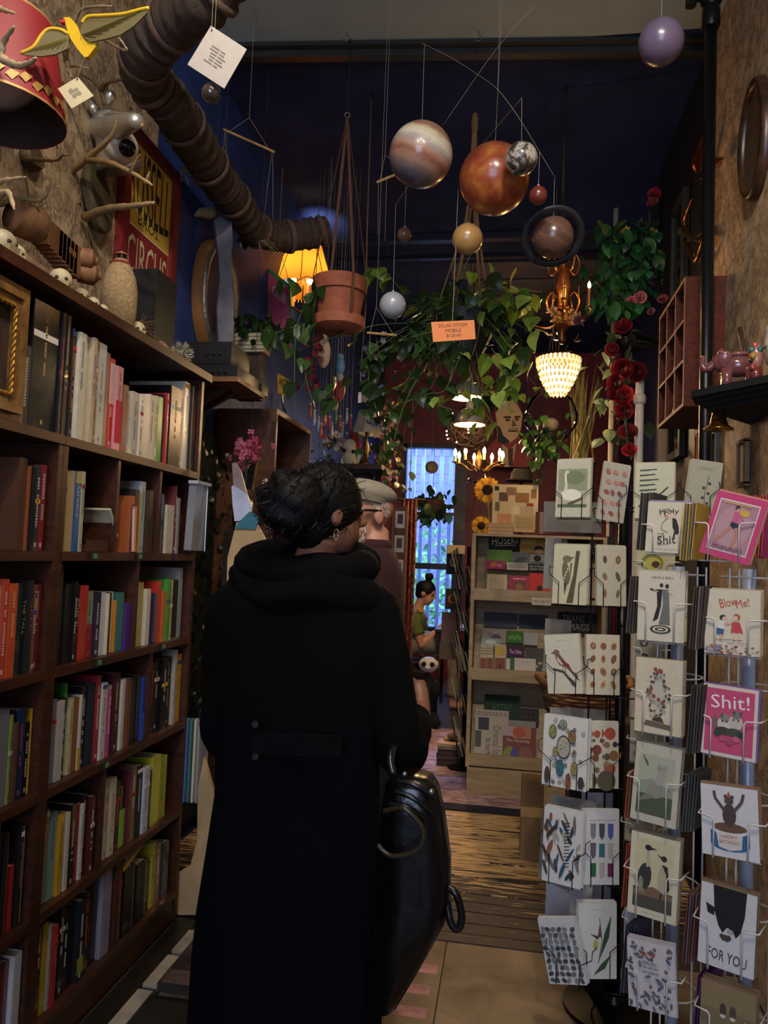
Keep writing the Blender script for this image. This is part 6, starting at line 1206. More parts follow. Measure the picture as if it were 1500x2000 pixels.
def a_tailor(a):
    cols = ['#7c7c80', '#4a4a52', '#4c5a9a', '#5a5c60', '#2f6c72', '#8a8a8c', '#1f6038', '#a0a0a0', '#6a2448']
    a.line([(.18, .86), (.9, .87)], .012, '#8a8a8c')
    for i in range(9): x,y = .28+.24*(i % 3),.72-.26*(i//3); a.rect(x-.08,y-.09,x+.08,y+.09,cols[i]) if i in (4,6,8) else a.poly([(x-.08,y+.1),(x+.08,y+.1),(x+.07,y-.07),(x,y-.12),(x-.07,y-.07)],cols[i] if i < 4 else '#b0aca4')
def a_pebbles(a):
    r = random.Random(6)
    for i in range(9):
        for j in range(6): a.ell(.1+.16*j+r.uniform(-.03,.03),.06+.098*i,.055,.05,r.choice(['#4a4c4c','#6c6e6c','#3a3c3c','#7c7c78']),r.uniform(0,180),8)
def a_orchid(a): a.line([(.52,.2),(.62,.5),(.55,.8)],.02,'#4a5a34'); a.poly([(.55,.25),(.8,.55),(.86,.85),(.68,.6)],'#2f4c2c').poly([(.4,.05),(.6,.2),(.85,.32),(.7,.14)],'#33502e').ell(.45,.45,.06,.07,'#b4a43c').poly([(.3,.6),(.5,.52),(.55,.56)],'#4a4038').poly([(.5,.55),(.56,.75),(.6,.56)],'#5a4a40'); a.lines_of_print(.3,.7,.9,.93,1,'#a8a490',.008)
def a_holy(a):
    a.text('Holy',.5,.80,.45,INK,hv=.13,rot=4); a.line([(.3,.72),(.35,.86),(.4,.74),(.45,.87),(.62,.8)],.012,INK); a.poly([(.58,.7),(.68,.66),(.78,.42),(.7,.36),(.6,.5)],INK).ell(.58,.72,.045,.04,'#d8c0a0').line([(.66,.42),(.64,.3)],.04,INK).line([(.46,.68),(.36,.58),(.34,.46),(.5,.4)],.012,'#6a5c50').ell(.46,.7,.04,.035,'#c89a80').ell(.42,.73,.025,.012,'#b03030'); a.text('Shit',.48,.26,.42,INK,hv=.16,rot=6); a.line([(.25,.36),(.42,.38),(.28,.24),(.3,.14),(.6,.2)],.01,INK); a.lines_of_print(.25,.75,.05,.09,1,'#8a8070',.01)
def a_ball(a):
    a.text('HAVE A BALL',.52,.91,.46,'#4a3c32',hv=.035); a.poly([(.40,.74),(.52,.74),(.5,.5),(.44,.32),(.33,.27),(.42,.5)],'#1c1a1a').ell(.5,.8,.04,.03,'#3a2c24').poly([(.52,.74),(.66,.74),(.68,.5),(.7,.24),(.46,.24),(.54,.52)],'#6a6e66').ell(.62,.79,.04,.032,'#2a201c').line([(.42,.72),(.26,.74)],.04,'#1c1a1a').line([(.64,.72),(.74,.66)],.03,'#c8b090').line([(.28,.76),(.44,.7)],.02,'#c8b090'); [a.ell(.5,.17,.22-.05*k,.06-.016*k,INK if k % 2 == 0 else '#cfc4a8',0,18) for k in range(4)]
def a_vase(a):
    a.poly([(.42,.82),(.58,.82),(.56,.72),(.66,.58),(.62,.42),(.52,.3),(.56,.2),(.44,.2),(.48,.3),(.38,.42),(.34,.58),(.44,.72)],'#bcb49c').poly([(.2,.1),(.82,.06),(.8,.13),(.24,.17)],'#6a5844').poly([(.36,.17),(.64,.15),(.58,.22),(.42,.22)],'#54483a'); r = random.Random(2)
    for i in range(60): t = r.random(); a.ell(.5+(.2 if i % 2 else -.2)*math.sin(t*3.1)+r.uniform(-.06,.06),.2+t*.66,.022,.018,r.choice(['#3a3c2c','#4c4a34','#5c5040','#6a5a48']),0,7)
    for x,y in ((.33,.55),(.42,.5),(.52,.46),(.6,.42),(.36,.6),(.48,.82),(.56,.84),(.44,.86)): a.ell(x,y,.04,.03,r.choice(['#8c4a44','#9c6058','#a87868']),0,9)
def a_doves(a): a.rect(.1,.1,.88,.86,'#a8aa90').rect(.1,.1,.88,.36,'#4c543a').poly([(.1,.5),(.4,.56),(.88,.44),(.88,.36),(.1,.36)],'#8c9278').ell(.5,.42,.22,.1,'#8c8878',30).ell(.6,.6,.1,.12,'#a49c8c',-20).ell(.55,.72,.05,.04,'#948c7c').ell(.66,.72,.05,.04,'#9c9080').poly([(.1,.24),(.4,.3),(.5,.34),(.3,.36)],'#7a7464').line([(.18,.84),(.3,.72),(.24,.8)],.03,'#6a5a34')
def a_penguins(a):
    a.rect(.1,.1,.9,.94,'#c8bd92').rect(.1,.1,.9,.34,'#4a4436').poly([(.1,.3),(.5,.38),(.9,.32),(.9,.26),(.1,.24)],'#7a5c40'); a.ell(.32,.48,.14,.17,'#33322e',-6).poly([(.34,.6),(.44,.62),(.4,.8),(.34,.82)],'#b0a888').ell(.37,.84,.07,.035,'#26241f').poly([(.42,.85),(.56,.84),(.42,.82)],'#26241f').ell(.25,.38,.05,.1,'#8c8468'); a.ell(.7,.5,.11,.18,'#b0a684').poly([(.66,.68),(.78,.66),(.84,.4),(.78,.34),(.76,.56)],'#2a2926').ell(.7,.75,.06,.035,'#2a2926').poly([(.66,.76),(.54,.8),(.66,.73)],'#2a2926').line([(.32,.34),(.3,.27)],.03,'#8c8468').line([(.68,.34),(.66,.26)],.03,'#26241f'); a.lines_of_print(.3,.7,.04,.07,1,'#8a8270',.008)
def a_floral(a):
    r = random.Random(12)
    for i in range(64):
        x, y = r.uniform(.05, .95), r.uniform(.04, .96)
        if .3 < x < .72 and .5 < y < .76: continue
        a.ell(x,y,.03,.05,r.choice(['#4a4c60','#5c5c6c','#6a6470']),r.uniform(0,180),8) if i % 3 else a.ell(x,y,.035,.028,'#5a3c44',0,9).ell(x,y,.012,.01,'#c8a04c',0,6)
    a.lines_of_print(.34, .68, .54, .74, 3, '#8a8894', .03); a.ell(.38, .84, .05, .035, '#9a4c3c').ell(.56, .84, .05, .035, '#9a4c3c')
def a_dancer(a):
    a.rect(.1,.1,.9,.9,'#d8d0c4').rect(.12,.12,.88,.88,'#a87c84').ell(.5,.5,.34,.34,'#b48c90'); a.ell(.48,.8,.05,.04,'#3a2a26').ell(.5,.77,.035,.03,'#c8907c').poly([(.44,.74),(.56,.74),(.58,.56),(.44,.58)],'#c25a80').poly([(.44,.58),(.6,.56),(.6,.46),(.42,.5)],'#1f2438').line([(.46,.5),(.34,.36),(.2,.22)],.06,'#b87c64').line([(.56,.5),(.6,.34),(.56,.18)],.06,'#b87c64').line([(.54,.72),(.66,.62),(.58,.56)],.04,'#c25a80').ell(.64,.74,.1,.05,'#cfa83c').lines_of_print(.2,.75,.83,.88,1,'#c8a040',.03).lines_of_print(.2,.8,.13,.2,2,'#7a4c5c',.02)
def a_blow(a):
    a.text('Blow',.42,.80,.32,'#b8402c',hv=.14,rot=14).text('Me!',.68,.80,.24,'#b8402c',hv=.13,rot=14); a.ell(.33,.56,.06,.045,'#2c221c').ell(.36,.54,.045,.04,'#d8b090').poly([(.24,.5),(.38,.52),(.36,.38),(.24,.38)],'#d8d4c8').poly([(.22,.4),(.36,.38),(.34,.28),(.22,.3)],'#3c5c84').line([(.3,.3),(.3,.2)],.05,'#d0a888').line([(.36,.46),(.5,.48)],.04,'#d0a888'); a.ell(.58,.58,.065,.05,'#a86034').ell(.56,.56,.045,.04,'#e0b898').poly([(.5,.5),(.64,.5),(.7,.34),(.48,.34)],'#c0444c').line([(.54,.34),(.54,.22)],.035,'#e0b898').line([(.63,.34),(.64,.22)],.035,'#e0b898').line([(.2,.22),(.7,.23)],.01,'#6a5a40').lines_of_print(.42,.8,.16,.19,1,'#8a8274',.01); r = random.Random(4)
    for i in range(46): a.ell(r.uniform(.02,.98),r.uniform(.02,.13),.03,.02,r.choice(['#b86058','#8a8aa4','#7c7a54','#c88a80','#94464c']),0,7)
def a_shit(a):
    a.text('Shit!',.5,.78,.7,'#ece4da',hv=.19,rot=4); a.ell(.42,.46,.13,.1,'#cfc4b4').ell(.62,.5,.13,.11,'#c4b8a8').ell(.42,.55,.09,.06,'#8a8478').ell(.63,.61,.09,.06,'#7c766c').poly([(.33,.6),(.36,.52),(.4,.6)],'#5c564c').poly([(.55,.66),(.58,.58),(.62,.66)],'#54504a').poly([(.68,.66),(.7,.58),(.74,.66)],'#54504a').ell(.4,.36,.14,.06,'#3a4034').ell(.6,.36,.16,.06,'#44483c'); [a.ell(x,y,.018,.012,'#1c1a18',0,7) for x,y in ((.38,.5),(.46,.5),(.58,.54),(.67,.54))]; [a.ell(x,y,.07,.045,c,0,9) for x,y,c in ((.4,.26,'#b8506a'),(.52,.22,'#a84460'),(.64,.27,'#c0607a'),(.3,.32,'#33402c'),(.72,.34,'#2c3a28'))]; a.poly([(.2,.5),(.26,.6),(.3,.4),(.24,.38)],'#6a655c')
def a_cake(a):
    a.ell(.5,.34,.34,.12,'#33628c').rect(.16,.18,.84,.36,'#33628c').ell(.5,.18,.34,.09,'#33628c').ell(.5,.4,.35,.09,'#d8d8d4').ell(.5,.42,.3,.07,'#6a4c38').poly([(.26,.34),(.72,.34),(.7,.14),(.5,.1),(.3,.14)],'#d4cabc'); a.text('HAPPY',.49,.29,.28,'#a84c44',hv=.05).text('BIRTHDAY',.49,.22,.36,'#a84c44',hv=.05); a.ell(.5,.6,.12,.16,'#4a3c32').ell(.5,.8,.08,.055,'#54443a').ell(.44,.86,.03,.025,'#4a3c32').ell(.56,.86,.03,.025,'#4a3c32').line([(.42,.66),(.26,.82),(.24,.92)],.05,'#54443a').line([(.58,.66),(.72,.8),(.76,.92)],.05,'#54443a').poly([(.46,.86),(.54,.86),(.5,.94)],'#b8503c')
def a_cow(a):
    a.poly([(.22,1),(.82,1),(.8,.7),(.74,.5),(.66,.42),(.6,.5),(.5,.52),(.42,.44),(.34,.52),(.26,.68)],'#141312').poly([(.26,.72),(.1,.76),(.14,.64),(.26,.62)],'#1c1a19'); [a.ell(.42+.03*i,.4-.02*(i % 2),.05,.03,'#4a3c28',20*i,8) for i in range(5)]; a.ell(.56,.48,.06,.03,'#a8a096').text('FOR YOU',.52,.16,.7,'#33322f',hv=.13,rot=-3)
def a_boots(a): a.rect(.0,.0,1,.6,'#7a6848').ell(.42,.62,.06,.1,'#4a3a2c').ell(.6,.62,.06,.1,'#54422f').ell(.42,.52,.05,.03,'#d0c8b8').ell(.6,.52,.05,.03,'#d0c8b8')
def a_avocado(a): a.ell(.4, .5, .3, .28, '#7c7a34').ell(.42, .48, .22, .2, '#b4ac54').ell(.5, .46, .11, .1, '#4a2c20')
def a_none(a): a.lines_of_print(.3, .7, .7, .8, 2, '#a49c8c', .02)
CARD_W = {}
def card_stack(rack,key,cx,cy,wpx,hpx,Y,label,art,paper='#cfc7ad',yaw=0.0,roll=0.0,n=4,back='#b9ac90',wire='black',border=None,wires=True,tk=0.004):
    """front card with its print, the same cards behind it, and the wire pocket of the rack that carries them"""
    c = ony(cx, cy, Y); s = mpp(c); h = hpx*s; face = -math.atan2(c.x, c.y); w = wpx*s/max(math.cos(yaw), 0.5)
    rot = (-0.05, 0, face+yaw); R = Euler(rot).to_matrix() @ Euler((0, roll, 0)).to_matrix(); e = R.to_euler(); base = c-R @ V(0, 0, h/2)
    mb = MB(); mb.bbox((-w/2, 0, 0), (w/2, 0.0008, h), paper); me = mb.mesh('greeting_card', PAPER)
    o = obj('greeting_card', me, None, base, e); tag(o, label, 'card', 'cards on the %s rack' % wire); WLOC[o] = base
    ar = Art(w, h, y0=-0.0003)
    if border: ar.rect(.06, .05, .94, .95, border)
    art(ar); mp = ar.m
    obj('print', mp.mesh('print', PRINT), o, (0, 0, 0))
    rr = random.Random(int(cx*7+cy)); mbk = MB(); mbk.bbox((-w/2, 0, 0), (w/2, 0.0022, h), back); mk = mbk.mesh('card_behind', PAPER)
    for i in range(n):
        q = obj('greeting_card',mk,None,base+R @ V(rr.uniform(-0.002,0.004),0.0035+tk*i,rr.uniform(-0.001,0.005)),e); tag(q,'plain card stacked behind the card with %s' % key,'card','cards stacked behind the %s card' % key)
    if wires:
        L = lambda x, y, z: base+Euler(rot).to_matrix() @ V(x, y, z); D = 0.0045*n+0.012
        zb_ = -0.004
        mb = MB()
        if wire == 'black':
            for sg in (-1,1): mb.tube([L(sg*(w*.62),D,h*.62),L(sg*w*.6,-0.004,h*.62),L(sg*w*.6,-0.006,h*.5),L(sg*w*.3,-0.007,h*.36),L(sg*w*.3,-0.007,zb_),L(sg*w*.3,D,zb_)],0.0014,'#121212',5)
            mb.tube([L(-w*.5, D*0.6, zb_), L(w*.5, D*0.6, zb_)], 0.0014, '#121212', 5)
            part('wire_pocket', mb, BLACKW, rack, 'all')
        else:
            for sg in (-1,1): mb.tube([L(sg*w*.62,D+0.03,h*.55),L(sg*w*.58,-0.005,h*.55),L(sg*w*.34,-0.008,h*.54),L(sg*w*.3,-0.008,h*.5),L(sg*w*.3,-0.008,zb_),L(sg*w*.3,D,zb_)],0.0019,'#d8d4ca',6)
            mb.tube([L(-w*.5, D*0.6, zb_), L(w*.5, D*0.6, zb_)], 0.0019, '#d8d4ca', 5)
            part('wire_pocket', mb, WHITEW, rack, 'all')
    return o
# ---- black spinner
pb = onz(1198, 1990, 0); YP = pb.y+0.05; XP = pb.x+0.008
BRK = thing('card_spinner', 'black wire spinner rack of nature print cards, nearer the aisle', 'card rack', (XP, YP, 0))
mb = MB(); mb.tube([V(XP, YP, 0.02), V(XP, YP, 1.62)], 0.017, '#0c0d0f', 12); part('pole', mb, BLACKW, BRK, 'all')
mb = MB(); mb.lathe([(0.16, 0.0), (0.16, 0.015), (0.03, 0.03), (0.02, 0.05)], '#0c0d0f', (XP, YP, 0), 24); part('base', mb, BLACKW, BRK, 35)
for k, (dx, dy) in enumerate(((-0.05, -0.06), (-0.1, 0.0), (0.05, -0.06), (0.08, 0.0), (-0.02, 0.09))):
    mb = MB(); mb.tube([V(XP+dx, YP+dy, 0.1), V(XP+dx, YP+dy, 1.62)], 0.003, '#121212', 6); part('upright_wire', mb, BLACKW, BRK)
for z in (0.1,0.42,0.72,1.0,1.3,1.6): mb = MB(); mb.tube([V(XP+0.10*math.cos(a),YP+0.10*math.sin(a),z) for a in [i*math.pi/10 for i in range(21)]],0.0025,'#121212',5); part('ring_wire',mb,BLACKW,BRK,'all')
YL = -0.30; YR = 0.35
for a in (('a swan',1119,953,64,114,2.36,'card showing a white swan on water, top tier of black rack',a_swan,'#c0bda2',YL),('small shells',1199,962,50,114,2.36,'leaning card of small reddish shells, top tier of black rack',a_shells,'#a8a290',YR,0.14),('knives and tools',1278,958,72,110,2.42,'card of dark green knives and tools behind white rack',a_knives,'#c4c3a4',-0.1),('a dark sprig',1374,955,58,110,2.42,'leaning dull card with dark sprig behind the pink cards',a_sprig,'#a8a48e',0.3,0.13),
          ('a woodpecker',1113,1122,64,116,2.36,'card showing a brown woodpecker on a trunk',a_woodpecker,'#c6bf9c',YL),('nuts and leaves',1194,1125,54,116,2.36,'card with rows of brown nuts and leaves beside woodpecker card',a_grid(['#7a5c40','#8c7050','#5c4a38','#9c8868'],2,3,4,.09,.08),'#b8b298',YR),
          ('a perched bird',1100,1297,66,113,2.36,'leaning card showing a reddish bird perched on branch',a_bird,'#cbc5ac',YL,-0.12),('cut fruit',1178,1298,62,116,2.36,'card with rows of brown cut fruit beside perched bird card',a_grid(['#8a5438','#7c4a34','#b8945c','#9c6a44'],3,4,9,.085,.07),'#c8bfa2',YR),
          ('birds eggs',1103,1470,84,134,2.34,'white card crowded with speckled and coloured birds eggs',a_eggs,'#d4d0c2',YL),('fish',1178,1475,58,126,2.36,'card with rows of red and brown fish',a_fish,'#c8c2a8',YR),
          ('feathers and fossils',1098,1655,74,140,2.32,'white card crowded with feathers, fossils and shells',a_feathers,'#cfccc4',YL),('tailor swatches',1174,1655,68,140,2.34,'white card with grid of patches, green, teal and purple',a_tailor,'#cdcbc6',YR),
          ('grey pebbles',1097,1858,72,118,2.28,'grey white card of dark pebbles slipping down, lowest tier',a_pebbles,'#c2c2be',YL,-0.26),('an orchid',1167,1838,72,140,2.32,'white card with yellow orchid and green leaves, lowest tier',a_orchid,'#cccbc4',YR)):
    key,cx_,cy_,w_,h_,Y_,lb,art,pap = a[:9]; card_stack(BRK,key,cx_,cy_,w_,h_,Y_,lb,art,pap,a[9] if len(a) > 9 else 0,a[10] if len(a) > 10 else 0,5 if cx_ < 1130 else 4,'#b4a98e' if cy_ < 1400 else '#c8c6be')
for k,(cx_,cy_,w_,h_,Y_,yw,col) in enumerate(((1130,1430,110,90,2.62,0.15,'#9a968c'),(1120,1615,90,110,2.60,-0.2,'#9c9c9a'),(1172,1600,70,100,2.62,0.3,'#aab0bc'),(1110,1770,88,110,2.56,-0.25,'#c0c2c6'),(1170,1775,60,110,2.6,0.3,'#a4acc0'),(1078,1100,30,100,2.5,-0.6,'#8c887c'),(1118,1010,110,60,2.6,0,'#6c685e'),(1088,1260,50,100,2.55,-0.5,'#8c8470'),(1085,1660,60,130,2.5,-0.7,'#8a8880'))):
    card_stack(BRK,'blank back number %d' % k,cx_,cy_,w_,h_,Y_,('pale card back on far side of black rack, %s' % ('behind birds eggs card','behind feathers card','behind tailor card','behind pebbles card','behind orchid card','beside woodpecker card','under swan card','behind perched bird card','beside feathers card')[k]),a_none if k != 3 else a_none,col,yw,0,0,col,wires=False)
# ---- white wire racks
def white_rack(label, px, Y, tiers):
    c = ony(px,1300,Y); t = thing('wire_card_rack',label,'card rack',(c.x,Y,0),'white wire card racks'); mb = MB(); mb.tube([V(c.x,Y,0.03),V(c.x,Y,1.42)],0.015,'#9aa6ba',14); part('pole',mb,paint(0.35,0.2,0.08,20),t,'all')
    mb = MB(); mb.lathe([(0.17,0),(0.17,0.012),(0.03,0.03),(0.018,0.05)],'#9aa6ba',(c.x,Y,0),24); part('base',mb,paint(0.35,0.2,0.08,20),t,35)
    for dx in (-0.055,-0.035,0.035,0.055): mb = MB(); mb.tube([V(c.x+dx,Y-0.045,0.12),V(c.x+dx,Y-0.045,1.42)],0.0022,'#d0ccc2',6); part('upright_wire',mb,WHITEW,t)
    for z in (0.12,0.4,0.65,0.9,1.15,1.4): mb = MB(); mb.tube([V(c.x+0.06*math.cos(a),Y+0.06*math.sin(a),z) for a in [i*math.pi/8 for i in range(17)]],0.0022,'#d0ccc2',5); part('ring_wire',mb,WHITEW,t,'all')
    return t
WA = white_rack('white wire card rack with bird and ball cards, middle of the three',1322,1.99,6); WBk = white_rack('white wire card rack with pink and joke cards, at picture edge',1462,1.88,6)
for a in (('Holy Shit',1305,1030,80,100,1.86,'cream card lettered Holy Shit with dancing couple',a_holy,'#cfc5ab',-0.2,0.04,'#8a7f9a'),('HAVE A BALL',1291,1184,86,136,1.86,'cream card lettered HAVE A BALL with ballroom dancers',a_ball,'#cfc5ab',-0.2),('a flower urn',1286,1360,86,144,1.86,'cream card showing an urn wound with flowers',a_vase,'#cdbfa0',-0.22,0,'#a08c6c'),('two doves',1281,1532,84,150,1.86,'dull green card showing two doves cuddling',a_doves,'#bdb79e',-0.22,0.06,'#8c7f68'),('two penguins',1276,1713,90,156,1.86,'cream card showing two standing penguins',a_penguins,'#cfc5a6',-0.22,0.03,'#8a7a60'),('a floral pattern',1272,1908,88,126,1.84,'white card with dark red and grey floral pattern',a_floral,'#c4bdb6',-0.2,-0.06,'#b4acb0')):
    card_stack(WA, a[0], *a[1:9], yaw=a[9], roll=a[10] if len(a) > 10 else 0, n=5, back=a[11] if len(a) > 11 else '#b4a888', wire='white')
for a in (('a pink dancer',1432,1030,92,128,1.74,'tilted hot pink card with dancer in a photo',a_dancer,'#c23f6e',-0.1,0.26,'#c88a70'),('Blow Me!',1430,1215,98,126,1.74,'cream card lettered Blow Me! with two children',a_blow,'#d2c8ac',-0.15),('Shit! kittens',1424,1410,98,136,1.74,'hot pink card lettered Shit! with two kittens',a_shit,'#d8c8b8',-0.18,0.03,'#7a5c8c','#c44a6c'),('a birthday cake',1425,1606,102,134,1.72,'white card with animal in a blue HAPPY BIRTHDAY cake',a_cake,'#d4d0ca',-0.15,-0.05,'#8a6a4c'),('a black cow',1420,1815,100,154,1.72,'white card lettered FOR YOU with a black cow',a_cow,'#cfccc6',-0.18,0.03,'#7c6448'),('small boots',1420,1990,98,120,1.70,'brown card with small shoes, lowest of the white rack',a_boots,'#8a7450',-0.18,0.02,'#7c6448')):
    card_stack(WBk,a[0],*a[1:9],yaw=a[9],roll=a[10] if len(a) > 10 else 0,n=5,back=a[11] if len(a) > 11 else '#b4a07c',wire='white',border=a[12] if len(a) > 12 else None)
# card packs seen edge-on between the racks, and cards on the hidden sides
for k,(cx_,cy_,h_,Y_,cols,rk,lb) in enumerate(((1262,1020,110,1.95,['#4a443c','#6a6254'],WA,'beside the Holy Shit card'),(1242,1180,110,1.95,['#5c5448','#4a443c'],WA,'beside the HAVE A BALL card'),(1365,1205,120,1.8,['#5a4a44','#4a3c38','#8a7c6c'],WBk,'beside the Blow Me! card'),(1360,1400,130,1.8,['#4a463c','#3a3c3c','#5c5848'],WBk,'beside the Shit! card'),(1346,1040,110,1.86,['#c9a040','#8a8474'],WBk,'between Holy Shit and pink dancer cards'),(1350,1560,110,1.86,['#4c504c','#5c5c58'],WBk,'beside the birthday cake card'),(1372,1950,120,1.8,['#5a2c6a','#6c3a7c','#4a2458'],WBk,'beside the small boots card'),(1232,1860,130,1.98,['#4a4a5c','#5c5a66'],WA,'beside the floral pattern card'),(1234,1700,120,2.0,['#b8502c','#a04628'],WA,'beside the penguins card'),(1238,1545,90,2.02,['#c0562c','#8a7464'],WA,'beside the doves card'),(1480,1030,120,1.86,['#c8602c','#c23f6e','#b85a34'],WBk,'behind the pink dancer card'),(1352,1800,130,1.85,['#7a3a30','#6a6c70'],WBk,'beside the FOR YOU card'))):
    for j in range(5):
        c = ony(cx_+j*5.5,cy_,Y_-0.004*j); s = mpp(c); mb = MB(); mb.box((0,0,0),(0.0022,0.09,h_*s),cols[j % len(cols)]); o = obj('greeting_card',mb.mesh('card',PAPER),None,c,(0.04*math.sin(j),math.radians(4),-0.55)); tag(o,'card seen edge on in the pack %s' % lb,'card','card pack %s' % lb)
for (cx_,cy_,w_,h_,Y_,lb,art,pap,rk) in ((1281,1100,70,66,2.2,'card with a halved avocado behind the HAVE A BALL card',a_avocado,'#b8b48c',WA),(1272,1270,60,60,2.2,'dull card with dark mushrooms behind the urn card',a_grid(['#3a3028','#54463a','#a09888'],2,2,3,.15,.14),'#94907c',WA),(1265,1450,66,80,2.2,'dull card with a grey wreath behind the doves card',a_grid(['#5c5c50','#6c665a'],3,3,5,.08,.07),'#a09a80',WA),(1262,1615,80,60,2.2,'card with red leafed plants behind the penguins card',a_grid(['#7a3c34','#5a4c34'],3,2,6,.08,.12),'#a89c7c',WA),(1240,1800,40,90,2.2,'pale blue card with brown top behind the floral card',a_none,'#9aa2b4',WA)):
    card_stack(rk, lb[:20], cx_, cy_, w_, h_, Y_, lb, art, pap, -0.1, 0, 0, wire='white')
# ================================================================ middle and rear of the shop
PALEW = wood('pale_shelf_wood', '#9a835c', '#bfa67c', (1, 6, 6), 0.55, 6)
YD_ = 4.68; XA, XB_ = -0.215, 0.56
DSP = thing('zine_display', 'pale wooden zine display with three stepped tiers', 'display shelf', (0.15, YD_+0.15, 0))
LIPZ = [1.205, 0.725, 0.215]
mb = MB(); mb.bbox((XA, YD_-0.03, 0.0145), (XB_, YD_+0.02, 0.17), '#8c7450'); part('kick_panel', mb, PALEW, DSP)
for x in (XA, XB_): mb = MB(); mb.bbox((x-0.011, YD_-0.02, 0.17), (x+0.011, YD_+0.34, 1.56), '#a88c60'); part('side_panel', mb, PALEW, DSP)
mb = MB(); mb.bbox((XA, YD_+0.34, 0.0145), (XB_, YD_+0.36, 1.56), '#5a4a34'); part('back_panel', mb, PALEW, DSP)
for k, z in enumerate(LIPZ):
    mb = MB(); mb.bbox((XA+0.011, YD_-0.02, z-0.035), (XB_-0.011, YD_+0.0, z+0.035), '#b39a70'); part('lip', mb, PALEW, DSP)
    mb = MB(); mb.bbox((XA+0.011, YD_+0.0, z-0.035), (XB_-0.011, YD_+0.33, z-0.022), '#8c7450'); part('shelf', mb, PALEW, DSP)
    mb = MB(); mb.box(((XA+XB_)/2,YD_+0.20,z+0.12),(XB_-XA-0.024,0.012,0.34),'#8c7450',(math.radians(-24),0,0)); part('slant_back',mb,PALEW,DSP)
mb = MB(); mb.bbox((XA-0.011, YD_-0.02, 1.56), (XB_+0.011, YD_+0.36, 1.575), '#a88c60'); part('top_board', mb, PALEW, DSP)
def zine(x0, y0, x1, y1, dY, col, label, art=None, tilt=-0.3, name='zine', cat='magazine', grp='zines on the pale display', n=1):
    c = ony((x0+x1)/2, (y0+y1)/2, YD_+dY); s = mpp(c); w, h = (x1-x0)*s, (y1-y0)*s; e = (tilt, 0, 0); base = c-Euler(e).to_matrix() @ V(0, 0, h/2)
    mb = MB(); mb.bbox((-w/2, 0, 0), (w/2, 0.006, h), col); o = obj(name, mb.mesh(name, PAPER), None, base, e); tag(o, label, cat, grp)
    if art: ar = Art(w, h, y0=-0.0004); art(ar); obj('print', ar.m.mesh('print', PRINT), o)
    return o
zine(955,1043,1016,1075,0.17,'#26241f','dark zine titled HOSEKI on the top tier',lambda a: a.text('HOSEKI',.5,.62,.8,'#e8dcb4',hv=.5,rot=6).line([(.2,.25),(.85,.33)],.02,'#e8dcb4'))
zine(1016,1050,1076,1082,0.15,'#b08a3c','yellow magazine with photo of a dark haired person, top tier',lambda a: a.ell(.6,.3,.16,.2,'#3a2c20').ell(.62,.12,.14,.16,'#c89c70').rect(.05,.6,.5,.9,'#c8a860'))
zine(951, 1073, 1000, 1104, 0.11, '#6a8a3a', 'plain green zine on the top tier', None)
zine(1000, 1078, 1034, 1104, 0.12, '#8a867c', 'grey zine beside the green zine', lambda a: a.ell(.5, .4, .4, .2, '#6a655c', 20))
zine(1035,1082,1064,1104,0.10,'#b8ae9c','pale zine with portrait beside grey zine',lambda a: a.ell(.5,.6,.25,.3,'#3a2c24').lines_of_print(.1,.9,.1,.3,2,'#5a5048',.06))
zine(949,1094,987,1112,0.06,'#9c3a5c','magenta booklet with gold swirls on the top tier',lambda a: a.ell(.4,.5,.2,.3,'#c0703c',20).ell(.7,.4,.15,.2,'#c87a8c'),-0.5)
zine(990,1098,1031,1114,0.07,'#c0b8a8','cream booklet lying in the top tier',lambda a: a.lines_of_print(.1,.9,.2,.8,2,'#8a8274',.05),-0.5)
zine(1031,1101,1066,1116,0.07,'#2c3430','dark booklet lettered Get to Know Same Old',lambda a: a.text('Get to Know',.5,.68,.8,'#e0dccc',hv=.3).text('Same Old',.5,.28,.75,'#e0dccc',hv=.3),-0.4)
zine(951,1121,990,1160,0.03,'#b4a484','beige zine with handwriting, front of top tier',lambda a: a.lines_of_print(.15,.85,.2,.8,7,'#7c7058',.02))
zine(994,1124,1034,1162,0.03,'#98384a','dark pink zine with brown picture, front of top tier',lambda a: a.rect(.25,.1,.8,.7,'#6a4438').ell(.5,.4,.2,.2,'#8a5c44').lines_of_print(.2,.8,.78,.9,1,'#d8a8a8',.05))
zine(1034,1119,1074,1166,0.02,'#b8362c','red zine titled BURROWS, front of top tier',lambda a: a.text('BURROWS',.5,.12,.85,'#e8e0d0',hv=.2).ell(.5,.35,.14,.13,'#1c1614').ell(.72,.75,.08,.07,'#1c1614'))
zine(1039,1168,1076,1182,-0.03,'#d0c6ac','small cream label strip on the upper lip',lambda a: a.text('WHAT ARE THE',.5,.5,.85,'#33302a',hv=.45),0,'shelf_label','label',None)
zine(941,1228,988,1256,0.16,'#a89c8c','pale zine with purple marks, second tier back',lambda a: a.ell(.6,.4,.2,.25,'#6a4c6c').ell(.35,.6,.12,.2,'#8a7c84'))
zine(989,1232,1022,1256,0.15,'#4a7430','leafy green zine, second tier back',lambda a: [a.ell(.2+.15*i,.4+.1*(i % 2),.1,.2,'#6c9a44') for i in range(5)])
zine(1023, 1236, 1050, 1260, 0.14, '#b8b4ac', 'white zine, second tier back', a_none)
zine(940, 1246, 976, 1262, 0.10, '#9aa49c', 'pale booklet in glossy wrap, second tier', lambda a: a.ell(.5, .5, .3, .3, '#c4ccc8'), -0.5)
